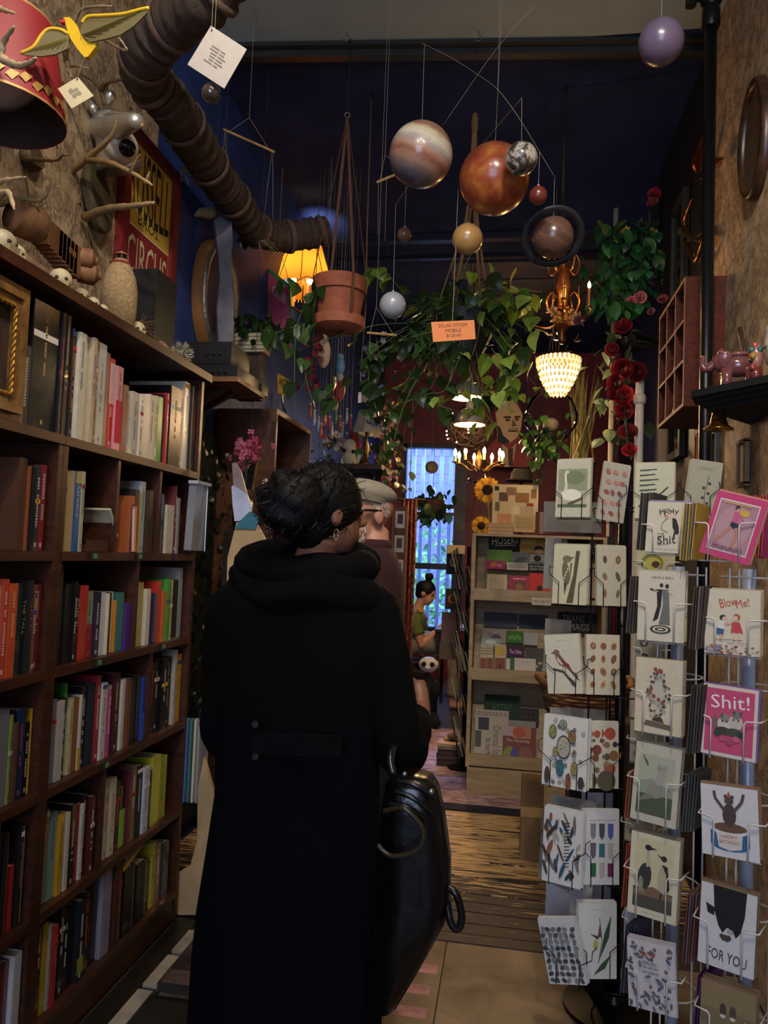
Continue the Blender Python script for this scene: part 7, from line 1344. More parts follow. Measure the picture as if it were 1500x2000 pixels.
for i, (x, lb) in enumerate(((938, 'first'), (951, 'second'))):
    zine(x,1258,x+12,1312,0.03+0.01*i,'#b4a88c','narrow cream and rust zine, %s of two on the second tier' % lb,lambda a: a.rect(.05,.02,.95,.5,'#7c4434').lines_of_print(.1,.9,.6,.9,3,'#4a4034',.12))
zine(966,1258,988,1312,0.02,'#b4a88c','cream zine with yellow fruit above a rust grid, second tier',lambda a: a.rect(.05,.02,.95,.5,'#7c4434').rect(.1,.6,.9,.9,'#b89a3c').ell(.5,.2,.12,.08,'#4a2c24'))
zine(990,1264,1024,1286,0.07,'#4a2440','dark purple zine titled The Other, second tier',lambda a: a.text('The Other',.5,.6,.7,'#e0d4d8',hv=.4))
zine(988, 1284, 1006, 1312, 0.03, '#44603a', 'narrow green and white zine, second tier front', lambda a: a.rect(.05, .1, .45, .9, '#c8c0b0'))
zine(1005, 1286, 1046, 1316, 0.015, '#c4bcb2', 'plain white zine with tiny title, second tier front', a_none)
zine(1026,1266,1074,1318,0.05,'#54504a','grey zine with white flowers, second tier front',lambda a: [a.ell(.3+.15*i,.2+.12*(i % 3),.08,.05,'#b4aca0') for i in range(5)])
zine(945,1196,1010,1226,0.25,'#4a4a52','dim dark zine at the back of the second tier',None); zine(1014,1200,1070,1228,0.26,'#3c3e48','dim slate zine at the back of the second tier',None)
zine(1090,1196,1165,1236,0.2,'#1c1c1e','black sign lettered TRANS MAGS on the second tier',lambda a: a.text('TRANS',.4,.68,.55,'#8a8474',hv=.34).text('MAGS',.55,.28,.5,'#8a8474',hv=.34),-0.2,'shelf_sign','sign',None)
zine(1074,1052,1108,1084,0.1,'#c8c2b4','white book titled Bottom behind the black rack',lambda a: a.text('Bottom',.5,.7,.8,'#4a443c',hv=.2)); zine(1110,1046,1212,1088,0.16,'#2c1a1c','dark maroon book titled handmade behind the black rack',lambda a: a.text('book',.35,.3,.3,'#d8ccb8',hv=.3).text('made',.7,.3,.3,'#d8ccb8',hv=.3).ell(.5,.6,.12,.2,'#a8946c'))
zine(946,1358,1014,1412,0.2,'#1f3a28','dark green magazine titled ASTRE, lowest tier',lambda a: a.text('ASTRE',.5,.55,.6,'#40604a',hv=.25)); zine(1012,1384,1052,1416,0.2,'#33302c','dark patterned magazine, lowest tier back',a_grid(['#54504a','#44403a'],4,3,2)); zine(992,1408,1046,1424,0.15,'#9a9288','pale newspaper strip behind the colourful book, lowest tier',a_none)
zine(927,1388,992,1490,0.06,'#b4aa98','folded newspaper titled Oriental Star, lowest tier',lambda a: a.text('Oriental Star',.66,.4,.7*1.4,'#6a5c54',hv=.14,vertical=True).text('Not Your Monk.',.42,.28,.6,'#2c2622',hv=.1,vertical=True).rect(.1,.62,.42,.85,'#3c4048').rect(.02,.3,.2,.6,'#54504c').lines_of_print(.05,.95,.88,.97,2,'#8c6a6c',.03))
zine(982,1421,1046,1494,0.03,'#7a4a48','colourful book titled The Amazing, lowest tier',lambda a: a.rect(0,.75,.3,1,'#b49ca0').rect(.3,.7,.85,1,'#b87c60').ell(.5,.86,.2,.14,'#b05a48').text('The Amazing',.45,.63,.7,'#d8c8a0',hv=.1).ell(.22,.3,.2,.18,'#8a8a3c').ell(.36,.25,.12,.22,'#54509a').ell(.7,.3,.22,.2,'#8a5c50'))
# basket, cardboard boxes
c = ony(1140,1360,2.95); t = thing('wicker_basket','brown wicker basket standing behind the black card rack','basket',tuple(c-V(0,0,0.08))); mb = MB(); n = 26
for k in range(9):
    mb.tube([c+V((0.13+0.004*k)*math.cos(i*2*math.pi/n),(0.10+0.004*k)*math.sin(i*2*math.pi/n)+0.004*(-1)**(i+k),-0.07+0.014*k) for i in range(n+1)],0.006,['#8a5c34','#6e4626','#9c6c40'][k % 3],5)
part('weave',mb,paint(0.7,0,0.2,30),t,'all'); mb = MB(); mb.lathe([(0.0,-0.074),(0.125,-0.074)],'#5a3a20',c,20,sy=0.8); part('bottom',mb,paint(0.8),t)
mb = MB(); mb.tube([c+V(0.17*math.cos(i*2*math.pi/n),0.14*math.sin(i*2*math.pi/n),0.06+0.012*math.sin(i*1.5)) for i in range(n+1)],0.013,'#9c6a3c',6); part('rim',mb,paint(0.7,0,0.2,30),t,'all')
mb = MB(); sx = c.x; mb.bbox((c.x-0.05,2.87,0),(c.x+0.2,3.06,c.z-0.085),'#2c2018'); st = single('low_cabinet',mb,paint(0.6,0,0.2,10),'dark low cabinet under the wicker basket behind the card rack','cabinet')
KR = paint(0.85, 0, 0.12, 25)
b0 = onz(1034,1682,0); t = thing('cardboard_box','tall brown cardboard carton standing on the worn boards','box',(b0.x,b0.y+0.06,0)); zt_ = ony(1034,1577,b0.y).z
mb = MB(); mb.bbox((b0.x-0.045,b0.y,0.0),(b0.x+0.06,b0.y+0.14,zt_),'#8a6c48'); part('carton',mb,KR,t); mb = MB(); mb.bbox((b0.x-0.047,b0.y-0.002,zt_-0.045),(b0.x+0.062,b0.y+0.142,zt_+0.001),'#b89058'); part('tape',mb,paint(0.4),t)
mb = MB(); zz2 = ony(1034,1527,b0.y).z; mb.bbox((b0.x-0.045,b0.y+0.01,zt_+0.002),(b0.x+0.06,b0.y+0.14,zz2),'#7c6040'); single('cardboard_box',mb,KR,'smaller cardboard box stacked on the tall carton','box')
# poster board, zine pile and clear easel on top of the display
zt_ = 1.576
zine(962,946,1050,1034,0.12,'#c8b88c','cream poster board pasted with small pictures above the display',lambda a: [a.rect(x,y,x+w,y+h,c) for x,y,w,h,c in ((.04,.86,.1,.1,'#2a2620'),(.14,.62,.2,.2,'#5a4434'),(.3,.76,.22,.18,'#8a6a4c'),(.5,.6,.3,.22,'#8c6234'),(.75,.45,.15,.14,'#a03428'),(.06,.4,.1,.2,'#6a5a44'),(.4,.3,.2,.2,'#d4c49c'),(.6,.12,.3,.4,'#b4a27c'),(.12,.1,.3,.24,'#b88a5c'),(.84,.7,.12,.2,'#94643c'))],-0.08,'poster_board','poster',None)
for i in range(6):
    c = ony(978,1036,YD_+0.06); mb = MB(); mb.box((c.x,YD_+0.10,zt_+0.006+0.0115*i),(0.15,0.16,0.010),['#c8a878','#b49468'][i % 2]); single('booklet',mb,PAPER,'cream booklet in the flat pile on the display top, %s from below' % ORD[i],'booklet','pile of cream booklets')
zine(1004,1004,1044,1040,0.05,'#b49c6c','tan leaflet leaning in a clear holder on display top',lambda a: a.lines_of_print(.1,.9,.2,.9,6,'#8a7448',.03),-0.25,'leaflet','leaflet',None)
# red and white spray of books on top behind the rack
for i in range(5): zine(1046+i*8,1000,1053+i*8,1042,0.1,['#5a2c30','#8a7c70','#6a3438','#4a4244','#703a3c'][i],'small upright paperback on the display top, %s from the poster board' % ORD[i],None,0,'paperback','book','small paperbacks on the display top')
# sunflowers
for k,(px,py,r,lb) in enumerate(((952,957,24,'larger upper sunflower beside the poster board'),(940,1027,18,'smaller lower sunflower beside the zine display'))):
    c = ony(px, py, 5.14); s = mpp(c); t = thing('sunflower', lb, 'flower', tuple(c), 'cloth sunflowers'); mb = MB()
    for ring_ in (0, 1):
        for i in range(20):
            a = (i+0.5*ring_)*2*math.pi/20; d = V(math.cos(a),-0.25+0.1*ring_,math.sin(a)); e = V(-math.sin(a),0,math.cos(a))*r*s*0.16; q = c+V(0,0.01*ring_,0); mb.quad(q+d*r*s*0.4,q+d*r*s*0.75+e,q+d*r*s*(1.05+0.1*ring_),q+d*r*s*0.75-e,['#c89a2c','#a87c20','#d4a838'][i % 3])
    part('petals',mb,paint(0.8,0,0.1,40,trans=0.2),t); mb = MB(); mb.ball(c+V(0,-0.01,0),(r*s*0.42,0.02,r*s*0.42),'#2c1c10',14,8); part('seed_head',mb,paint(0.95,0,0.4,120,0.6),t,'all')
    mb = MB(); mb.tube([c+V(0, 0.02, 0), c+V(0.03, 0.05, -0.3), V(c.x-0.02, 5.2, 0.9)], 0.006, '#44502c', 6); part('stem', mb, paint(0.8), t, 'all')
mb = MB(); vc = ony(948,1080,4.98); mb.lathe([(0.06,0),(0.07,0.3),(0.06,0.85),(0.07,0.95)],'#1c1a18',(vc.x-0.05,5.22,0.0145),16); single('floor_vase',mb,paint(0.4),'tall black vase holding the sunflowers','vase',smooth='all')
# side rack of notebooks seen edge-on
px_ = ony(912, 1200, 5.2).x; t = thing('notebook_spinner', 'black wire spinner of notebooks seen from the side', 'rack', (px_, 5.2, 0.0145))
mb = MB(); mb.tube([V(px_,5.2,0.02),V(px_,5.2,1.5)],0.012,'#0c0c0e',8); part('pole',mb,BLACKW,t); mb = MB(); mb.lathe([(0.10,0.0),(0.10,0.012),(0.012,0.03)],'#0c0c0e',(px_,5.2,0.0145),20); part('base',mb,BLACKW,t)
nb = 0
for tier in range(5):
    for j in range(2):
        for q_ in range(3):
            ytop = 1078+tier*82+j*36; xo = 882+j*22; a = ony(xo+q_*5,ytop-q_*4,5.06+0.02*q_+0.03*j); b2 = ony(xo+16+q_*5,ytop+72-q_*3,5.06+0.02*q_+0.03*j); mid = (a+b2)/2; d = b2-a; ang = math.atan2(d.x,-d.z); mb = MB(); mb.box((0,0,0),(0.009,0.085,d.length),['#a09480','#6a5c48','#4a3c30','#9a8c74','#5a5448','#7c6a50'][(tier*2+j+q_) % 6]); o = obj('notebook',mb.mesh('notebook',PAPER),None,mid,(0,-ang,0.1)); tag(o,'%s notebook of the %s pocket, %s tier, side-on spinner' % (ORD[q_],('outer','inner')[j],ORD[tier]),'notebook','notebooks on the side-on spinner')
        z = b2.z-0.004; xm_ = ony(xo+16,ytop+72,5.1).x; mb = MB(); mb.tube([V(xm_-0.02,5.02,z+0.1),V(xm_-0.01,5.02,z),V(xm_+0.04,5.02,z),V(px_,5.2,z)],0.004,'#141414',5); part('wire_pocket',mb,BLACKW,t)
mb = MB(); c_ = ony(874,1270,YD_+0.5); mb.tube([V(px_,5.2,c_.z),V(c_.x,YD_+0.5+0.004,c_.z)],0.003,'#141414',5); part('hook_wire',mb,BLACKW,t)
zine(872,1078,902,1122,0.45,'#2a2420','dark framed card with pale oval portrait beside the window',lambda a: a.ell(.5,.55,.28,.22,'#b49c6c').ell(.5,.55,.2,.14,'#5a4430'),0,'card_box','card',None)
zine(870,1150,900,1190,0.45,'#3a2c20','dark box with orange cartoon shape on side rack',lambda a: a.ell(.5,.5,.35,.25,'#b8782c').ell(.5,.5,.2,.12,'#3a2c20'),0,'card_box','card',None)
zine(862,1196,898,1255,0.5,'#7c5c54','brown pink paper bag hanging on the side rack',None,0,'paper_bag','bag',None); zine(858,1256,890,1288,0.5,'#6a5440','tan folded paper hanging under the paper bag',None,0,'folded_paper','paper',None)
zine(873,1064,908,1082,0.42,'#a89468','cream box top on the side rack by the window',a_none,-0.4,'card_box','box',None); zine(922,1052,944,1072,0.36,'#c8b02c','bright yellow booklet behind the zine display post',lambda a: a.rect(.1,.2,.3,.8,'#2a2620').rect(.4,.2,.6,.8,'#2a2620').rect(.7,.2,.9,.8,'#2a2620'),-0.1,'booklet','booklet',None)
# pile of books on the rug
b0 = onz(880, 1498, 0.014); rr = random.Random(3); z = 0.015
for i in range(11):
    th = 0.016 if i < 7 else 0.009; mb = MB(); mb.box((b0.x+rr.uniform(-0.006,0.006),b0.y+0.08,z+th/2),(0.19,0.15,th-0.001),['#4a3430','#54403a','#3c2c2a','#5c4a44'][i % 4] if i < 7 else ['#b8a47c','#8a7450','#c8b48c','#c09a5c'][i-7],(0,0,rr.uniform(-0.06,0.06))); z += th
    o = single('floor_book', mb, PAPER, 'book in the pile on the rug, %s from the floor' % ORD[i], 'book', 'pile of books on the rug')
    if i == 10:
        ar = Art(0.12,0.1,y0=0,M=Matrix.Translation((b0.x,b0.y+0.04,z)) @ Euler((-math.pi/2,0,0)).to_matrix().to_4x4()); ar.ell(.5,.5,.25,.2,'#2c3a24').ell(.3,.6,.12,.1,'#3a4a2c').ell(.72,.4,.12,.1,'#26301c'); part('print',ar.m,PRINT,o)
c = V(b0.x,b0.y+0.12,z+0.001); t = thing('toy_turtle','small tan toy animal lying on the pile of books','toy',tuple(c)); mb = MB(); mb.ball(c+V(0,0,0.025),(0.04,0.03,0.026),'#7a6c54',12,8); part('shell',mb,paint(0.9),t,'all')
for dx,dy in ((-0.045,0.02),(0.045,0.02),(-0.045,-0.02),(0.045,-0.02)): mb = MB(); mb.ball(c+V(dx,dy,0.012),(0.02,0.012,0.012),'#c09c64',8,6); part('leg',mb,paint(0.9),t,'all')
# painted portrait cut-out high on the rear wall
c = ony(995, 912, 8.2); s = mpp(c); w, h = 100*s, 140*s
t = thing('portrait_cutout', 'painted board cut-out portrait of a man in red jacket', 'picture', tuple(c))
PO = [(.14,.0),(.86,.0),(.98,.2),(.78,.34),(.68,.42),(.72,.56),(.74,.74),(.62,.92),(.42,1.0),(.24,.94),(.18,.76),(.22,.56),(.24,.4),(.1,.3),(.0,.1)]
mb = MB(); mb.prism([((u-.5)*w,v*h) for u,v in PO],'#a04448',Matrix.Translation(c),0.02,'#3a2c24'); part('board',mb,paint(0.6,0,0.08,12),t)
ar = Art(w,h,M=Matrix.Translation(c)); ar.poly([(.25,.42),(.24,.6),(.2,.76),(.26,.9),(.42,.97),(.6,.9),(.72,.74),(.7,.56),(.64,.42),(.5,.34),(.36,.36)],'#f0dcb0').poly([(.2,.76),(.24,.94),(.42,1),(.62,.93),(.55,.93),(.4,.93),(.3,.86)],'#2a2826').poly([(.26,.4),(.24,.58),(.3,.56),(.36,.44),(.5,.36),(.4,.32),(.28,.34)],'#3a4454')
ar.line([(.36,.70),(.5,.70)],.035,'#3a342e').line([(.57,.70),(.68,.71)],.035,'#3a342e').ell(.44,.66,.05,.018,'#54483a').ell(.62,.67,.04,.018,'#54483a').poly([(.54,.68),(.62,.58),(.52,.56)],'#8c785c').line([(.46,.50),(.64,.51)],.03,'#4a3c34').line([(.46,.53),(.64,.54)],.018,'#8c785c').poly([(.34,.32),(.5,.24),(.62,.34),(.58,.1),(.5,0),(.4,0)],'#d8ccac').poly([(.46,.26),(.56,.26),(.56,.02),(.48,.02)],'#6a4c48'); part('painting',ar.m,PRINT,t)
mb = MB(); mb.tube([c+V(0, 0.03, h*0.95), V(c.x, 8.23, ZC)], 0.004, '#201c18', 5); part('hanger', mb, THR, t)
# black hat below the portrait
c = ony(1018,940,6.3); s = mpp(c); t = thing('black_hat','black felt hat standing behind the poster board','hat',tuple(c)); mb = MB(); mb.lathe([(30*s,0),(31*s,2*s),(21*s,5*s),(20*s,16*s),(14*s,24*s),(0.001,26*s)],'#0e0e10',c,22); part('crown',mb,paint(0.9),t,'all'); mb = MB(); mb.lathe([(20.6*s,5*s),(20.4*s,9*s)],'#26221e',c,22,caps=False); part('band',mb,paint(0.7),t)
mb = MB(); mb.tube([V(c.x,6.3,0.016),V(c.x,6.3,c.z)],0.015,'#1a1a1a',8); part('stand',mb,BLACKW,t); mb = MB(); mb.lathe([(0.12,0),(0.12,0.01),(0.015,0.03)],'#1a1a1a',(c.x,6.3,0.0145),16); part('stand_foot',mb,BLACKW,t)
# patterned curtain post with photo strip beside the window
CUR,nt,b = _nodes('red_pattern_cloth'); f = noise(nt,coords(nt,'Object',(1,1,0.5)),60,4,0.7); nt.links.new(ramp(nt,f,[(0.42,rgb('#3c1014')),(0.5,rgb('#7a2a28')),(0.62,rgb('#a8784c'))]),b.inputs['Base Color']); b.inputs['Roughness'].default_value = 0.9
a = ony(786, 1345, 5.6); zt_ = ony(785, 975, 5.6).z; mb = MB(); pts = []
for i in range(17): pts.append((a.x-0.06+0.12*i/16, 5.6+0.02*math.sin(i*1.6)))
vs = [V(x, y, 0.02) for x, y in pts]+[V(x, y, zt_) for x, y in pts]; vs += [v+V(0, 0.008, 0) for v in vs]; n = 17
mb.add(vs,[(i,i+1,n+i+1,n+i) for i in range(16)]+[(2*n+i+1,2*n+i,3*n+i,3*n+i+1) for i in range(16)]+[(0,n,3*n,2*n),(n-1,3*n-1,4*n-1,2*n-1)],'#7a2a28'); t = thing('hanging_scarf','narrow red patterned cloth hanging beside the window','cloth',(a.x,5.6,0.02)); part('cloth',mb,CUR,t,'all'); mb = MB(); mb.tube([V(a.x-0.12,5.6,zt_),V(a.x+0.12,5.6,zt_)],0.008,'#2a1c14',8); mb.tube([V(a.x,5.6,zt_),V(a.x,5.6,ZC)],0.003,'#2a1c14',5); part('rod',mb,THR,t)
c0 = ony(780,1180,5.3); c1 = ony(778,990,5.3); w = 26*mpp(c1); t = thing('photo_strip','tall narrow wooden frame of small photographs beside the window','frame',tuple(c0)); xm = (c0.x+c1.x)/2
mb = MB(); mb.bbox((xm-w/2, 5.3, c0.z), (xm+w/2, 5.315, c1.z), '#5a3c26'); part('backing', mb, paint(0.7), t)
for sx in (-1, 1): mb = MB(); mb.bbox((xm+sx*w/2-0.008, 5.29, c0.z), (xm+sx*w/2+0.008, 5.32, c1.z), '#8a5c34'); part('frame_bar', mb, CE, t)
for i in range(4):
    z0_ = c1.z-0.03-i*(c1.z-c0.z)/4; mb = MB(); mb.bbox((xm-w*0.36,5.295,z0_-0.12),(xm+w*0.36,5.299,z0_),'#c8c4bc'); part('photo',mb,PRINT,t); mb = MB(); mb.bbox((xm-w*0.2,5.2935,z0_-0.09),(xm+w*0.22,5.2945,z0_-0.02),['#4a4c6a','#5c5448','#6a5c54','#44485a'][i]); part('picture',mb,PRINT,t)
mb = MB(); mb.tube([V(xm, 5.31, c1.z), V(xm, 5.31, ZC)], 0.002, '#2a1c14', 5); part('cord', mb, THR, t)
# panda toy and low table
b0 = V(-0.66, 6.6, 0); c = ony(833, 1325, 6.4); c.z = max(c.z, 0.016)
t = thing('plush_panda','black and white plush panda sitting near the seated woman','toy',(c.x,6.4,0.016)); FUR = paint(0.95,0,0.2,60,0.3); s = mpp(c)
zh = ony(838,1297,6.4).z; mb = MB(); mb.ball((c.x,6.4,zh*0.45),(22*s,20*s,zh*0.42),'#16161a',16,10); part('body',mb,FUR,t,'all'); mb = MB(); mb.ball((c.x+4*s,6.38,zh),(20*s,17*s,15*s),'#cfccc8',16,10); part('head',mb,FUR,t,'all')
for sx in (-1, 1):
    mb = MB(); mb.ball((c.x+4*s+sx*14*s,6.4,zh+13*s),6*s,'#121214',10,8); part('ear',mb,FUR,t,'all'); mb = MB(); mb.ball((c.x+4*s+sx*8*s,6.38-15*s,zh+2*s),(5*s,3*s,5*s),'#121214',10,8); part('eye_patch',mb,FUR,t,'all')
    mb = MB(); mb.tube([(c.x+sx*10*s,6.4,zh*0.2),(c.x+sx*22*s,6.3,0.06)],[14*s,11*s],'#121214',10); mb.ball((c.x+sx*22*s,6.3,0.065),11*s,'#121214',10,8); part('leg',mb,FUR,t,'all'); mb = MB(); mb.ball((c.x+sx*20*s,6.32,zh*0.62),(9*s,10*s,18*s),'#121214',10,8); part('arm',mb,FUR,t,'all')
mb = MB(); mb.ball((c.x+4*s, 6.38-17*s, zh-4*s), (6*s, 4*s, 4*s), '#e0dcd8', 10, 6); part('muzzle', mb, FUR, t, 'all')
# ================================================================ left side, rear
xs = ony(465, 735, 3.12); XS = xs.x; zS = xs.z; yf = onx(517, 778, XS).y
t = thing('wall_shelf','plain brown wall shelf carrying the black stereo','shelf',((XL+XS)/2,3.12,zS)); mb = MB(); mb.bbox((XL,3.12,zS-0.022),(XS,yf,zS),'#7a5230'); part('board',mb,wood('shelf_wood','#5c3a20','#8a6038',(3,6,6),0.5,6),t)
for y in (3.25,yf-0.15): mb = MB(); mb.prism([(XL,zS-0.022),(XS-0.08,zS-0.022),(XL,zS-0.18)],'#4a3018',Matrix.Translation((0,y,0)),0.02); part('bracket',mb,CE,t)
for (x0_,x1_,y0_,y1_,h,lb,z0_) in ((XL+0.03,XS-0.02,3.16,3.45,0.06,'flat black stereo deck on the wall shelf',0),(XL+0.08,XS-0.06,3.18,3.42,0.11,'black boxy stereo receiver standing on the deck',0.062),(XS-0.16,XS-0.01,3.47,3.56,0.05,'black cassette deck behind the stereo on wall shelf',0)):
    t = thing('stereo',lb,'stereo',((x0_+x1_)/2,y0_,zS+z0_),'stereo on the wall shelf'); mb = MB(); mb.bbox((x0_,y0_,zS+z0_+0.001),(x1_,y1_,zS+z0_+h),'#131417'); part('case',mb,paint(0.4,0,0.1,30),t)
    mb = MB(); mb.bbox((x0_+0.01, y0_-0.004, zS+z0_+0.01), (x1_-0.02, y0_-0.001, zS+z0_+h-0.01), '#1f2126'); part('front_panel', mb, paint(0.3), t)
    for k in range(3): mb = MB(); mb.lathe([(0.009,0),(0.008,0.01)],'#2c2e34',(x1_-0.05-0.03*k,y0_-0.004,zS+z0_+h*0.5),10,(0,-1,0)); part('knob',mb,paint(0.3,0.4),t)
# cream planter with ivy behind the stereo
c = ony(490,692,3.62); t = thing('potted_ivy','cream ribbed planter of dark ivy behind the stereo','potted plant',(c.x,3.62,c.z)); s = mpp(c); mb = MB(); mb.box((c.x,3.62,c.z+18*s),(64*s,40*s,36*s),'#b4a884',None,1.08); part('planter',mb,paint(0.7,0,0.15,20),t)
for k in range(4): mb = MB(); mb.box((c.x, 3.62-21.5*s, c.z+(5+8*k)*s), (66*s, 1.5*s, 1.4*s), '#7c7058'); part('rib', mb, paint(0.7), t)
rr = random.Random(91)
for i in range(80): put_leaf(t,ony(rr.gauss(500,26),rr.gauss(640,14),3.62+rr.uniform(-0.12,0.12)),rr.uniform(0.04,0.075),'oval',rr.choice(['#1f3a1c','#274a22','#2f5628','#18301a']),rr,0.9)
mb = MB(); mb.bbox((c.x-0.06, 3.6, zS+0.0), (c.x+0.06, 3.66, c.z), '#3a2a1c'); part('riser', mb, CE, t)
# oval mirror and driftwood slab on the blue wall
c = onx(418, 588, XL+0.02); s = mpp(c); ht = 118*s; wd = 0.24
t = thing('oval_mirror','oval mirror with silver beaded rim and wooden edge on blue wall','mirror',(XL+0.02,c.y,c.z-ht)); T4 = Matrix.Translation((XL+0.003,c.y,c.z)) @ Matrix(((0,0,1,0),(0,1,0,0),(-1,0,0,0),(0,0,0,1))) @ Matrix.Diagonal((ht,wd,1,1))
for nm,pf,col,m in (('wood_edge',[(1,0),(1.0,0.05),(0.95,0.055)],'#8a5c2c',CE),('silver_rim',[(0.95,0.055),(0.93,0.07),(0.84,0.065),(0.8,0.05)],'#9a9a9c',paint(0.35,0.8,0.3,60,0.5)),('mirror_glass',[(0.0,0.052),(0.8,0.052)],'#8c7488',paint(0.15,0.6,0.25,4))):
    mb = MB(); mb.lathe(pf, col, (0, 0, 0), 36, caps=False); mb.xf(T4); part(nm, mb, m, t, 'all')
t = thing('driftwood_slab','pale grey driftwood slab hanging in front of the oval mirror','driftwood',tuple(ony(442,690,3.4))); P = [ony(x,y,3.4) for x,y in ((414,405),(452,425),(455,470),(450,520),(456,580),(457,650),(452,690),(428,690),(424,600),(430,540),(424,470),(420,440))]; n = len(P); mb = MB(); th = V(-0.02,0.03,0); mb.add(P+[p+th for p in P],[list(range(n))[::-1],list(range(n,2*n))]+[(i,(i+1) % n,n+(i+1) % n,n+i) for i in range(n)],'#7c7c84'); part('slab',mb,paint(0.6,0.1,0.4,9,0.5),t)
mb = MB(); mb.tube([P[0]*0.5+P[1]*0.5, V((P[0].x+P[1].x)/2, 3.4, ZC)], 0.002, '#2a2620', 4); part('cord', mb, THR, t)
a = ony(380,422,3.3); b2 = ony(418,414,3.38); mb = MB(); mb.tube(spline([a,(a*2+b2)/3+V(0,0,0.01),(a+2*b2)/3,b2],4),interp([0.004,0.022,0.028,0.026],13),'#9a8a68',10); t = thing('carved_fish_head','pale carved snout poking out beside the driftwood slab','carving',tuple(b2)); part('snout',mb,paint(0.7,0,0.3,30),t,'all'); mb = MB(); mb.tube([b2,V(b2.x,b2.y,ZC)],0.002,'#2a2620',4); part('cord',mb,THR,t)
# small wall lamp beside the mirror
c = ony(462,485,4.0); t = thing('wall_lamp','small dark metal wall lamp with unlit cone shade by driftwood','lamp',tuple(c)); mb = MB(); mb.lathe([(0.07,0),(0.05,0.06),(0.02,0.1)],'#2a2420',c,18,(-0.5,0,1),caps=False); part('shade',mb,paint(0.5,0.5),t,'all'); mb = MB(); mb.ball(c+V(0.005,0,0.02),0.025,'#c8a868',12,8); part('bulb',mb,paint(0.2),t,'all'); mb = MB(); mb.tube([c+V(-0.04,0,0.09),V(XL,c.y,c.z+0.08)],0.008,'#2a2420',6); part('arm',mb,IRON,t)
# pink pennant
q = [ony(x,y,4.5) for x,y in ((520,520),(566,556),(574,694),(522,640))]; t = thing('pennant','pink banner with green border hanging on the blue wall','banner',tuple(q[2])); mb = MB(); th = V(0,0.004,0)
mb.add(q+[p+th for p in q],[(3,2,1,0),(4,5,6,7),(0,1,5,4),(1,2,6,5),(2,3,7,6),(3,0,4,7)],'#2f7a3c'); part('border',mb,paint(0.85),t)
cq = sum(q,V(0,0,0))/4; qi = [cq+(p-cq)*0.86+V(0,-0.004,0) for p in q]; mb = MB(); mb.add(qi,[(3,2,1,0)],'#a84468'); part('field',mb,paint(0.85),t)
M = Matrix.Identity(4); ex = (qi[1]-qi[0]); ez = (qi[0]-qi[3])
for i in range(3): M[i][0] = ex[i]/ex.length; M[i][1] = (V(0, 1, 0))[i]; M[i][2] = ez[i]/ez.length; M[i][3] = ((qi[3]+qi[2])/2+V(0, -0.002, 0))[i]
ar = Art(ex.length, ez.length, M=M); ar.text('OUR', .5, .78, .7, '#c8c0b4', hv=.2); part('lettering', ar.m, PRINT, t)
mb = MB(); mb.tube([q[0],ony(545,478,4.5),q[1]],0.002,'#8a8474',4); mb.tube([ony(545,478,4.5),V(ony(545,478,4.5).x,4.5,ZC)],0.002,'#8a8474',4); part('string',mb,THR,t)
# yellow ACT sign
q = [ony(x,y,4.2) for x,y in ((541,728),(566,742),(567,776),(543,768))]; t = thing('small_sign','small yellow sign lettered ACT among the leaves','sign',tuple(q[2])); mb = MB(); mb.add(q+[p+th for p in q],[(3,2,1,0),(4,5,6,7),(0,1,5,4),(1,2,6,5),(2,3,7,6),(3,0,4,7)],'#c89a2c'); part('plate',mb,PRINT,t); ex = q[1]-q[0]; ez = q[0]-q[3]; M = Matrix.Identity(4)
for i in range(3): M[i][0] = ex[i]/ex.length; M[i][1] = (V(0, 1, 0))[i]; M[i][2] = ez[i]/ez.length; M[i][3] = ((q[3]+q[2])/2)[i]
ar = Art(ex.length, ez.length, M=M); ar.text('ACT', .5, .6, .75, '#2a2014', hv=.4); part('lettering', ar.m, PRINT, t)
# brown open shelf unit
y0_, y1_ = 3.75, 4.45; x0_, x1_ = XL+0.01, ony(541, 800, 3.75).x; z1_ = ony(500, 798, 3.75).z
BW = wood('brown_unit_wood', '#4a2c1a', '#6e4428', (6, 1, 6), 0.5, 7)
t = thing('shelf_unit', 'brown wooden open shelf unit beside the left blue wall', 'shelf', ((x0_+x1_)/2, y0_, 0))
for nm,a,b2 in (('side_panel',(x0_,y0_,0),(x1_,y0_+0.025,z1_)),('side_panel',(x0_,y1_-0.025,0),(x1_,y1_,z1_)),('top_panel',(x0_,y0_+0.025,z1_-0.025),(x1_,y1_-0.025,z1_)),('back_panel',(x0_,y0_+0.025,0),(x0_+0.015,y1_-0.025,z1_-0.025)),('shelf',(x0_+0.015,y0_+0.025,1.72),(x1_,y1_-0.025,1.745)),('shelf',(x0_+0.015,y0_+0.025,1.3),(x1_,y1_-0.025,1.325)),('shelf',(x0_+0.015,y0_+0.025,0.8),(x1_,y1_-0.025,0.825))): mb = MB(); mb.bbox(a,b2,'#5a3820'); part(nm,mb,BW,t)
mb = MB(); mb.bbox((XL+0.002,3.0,2.005),(XL+0.012,3.6,zS-0.05),'#2f5c38'); single('green_board',mb,paint(0.7),'dull green board on the blue wall under the stereo shelf','board')
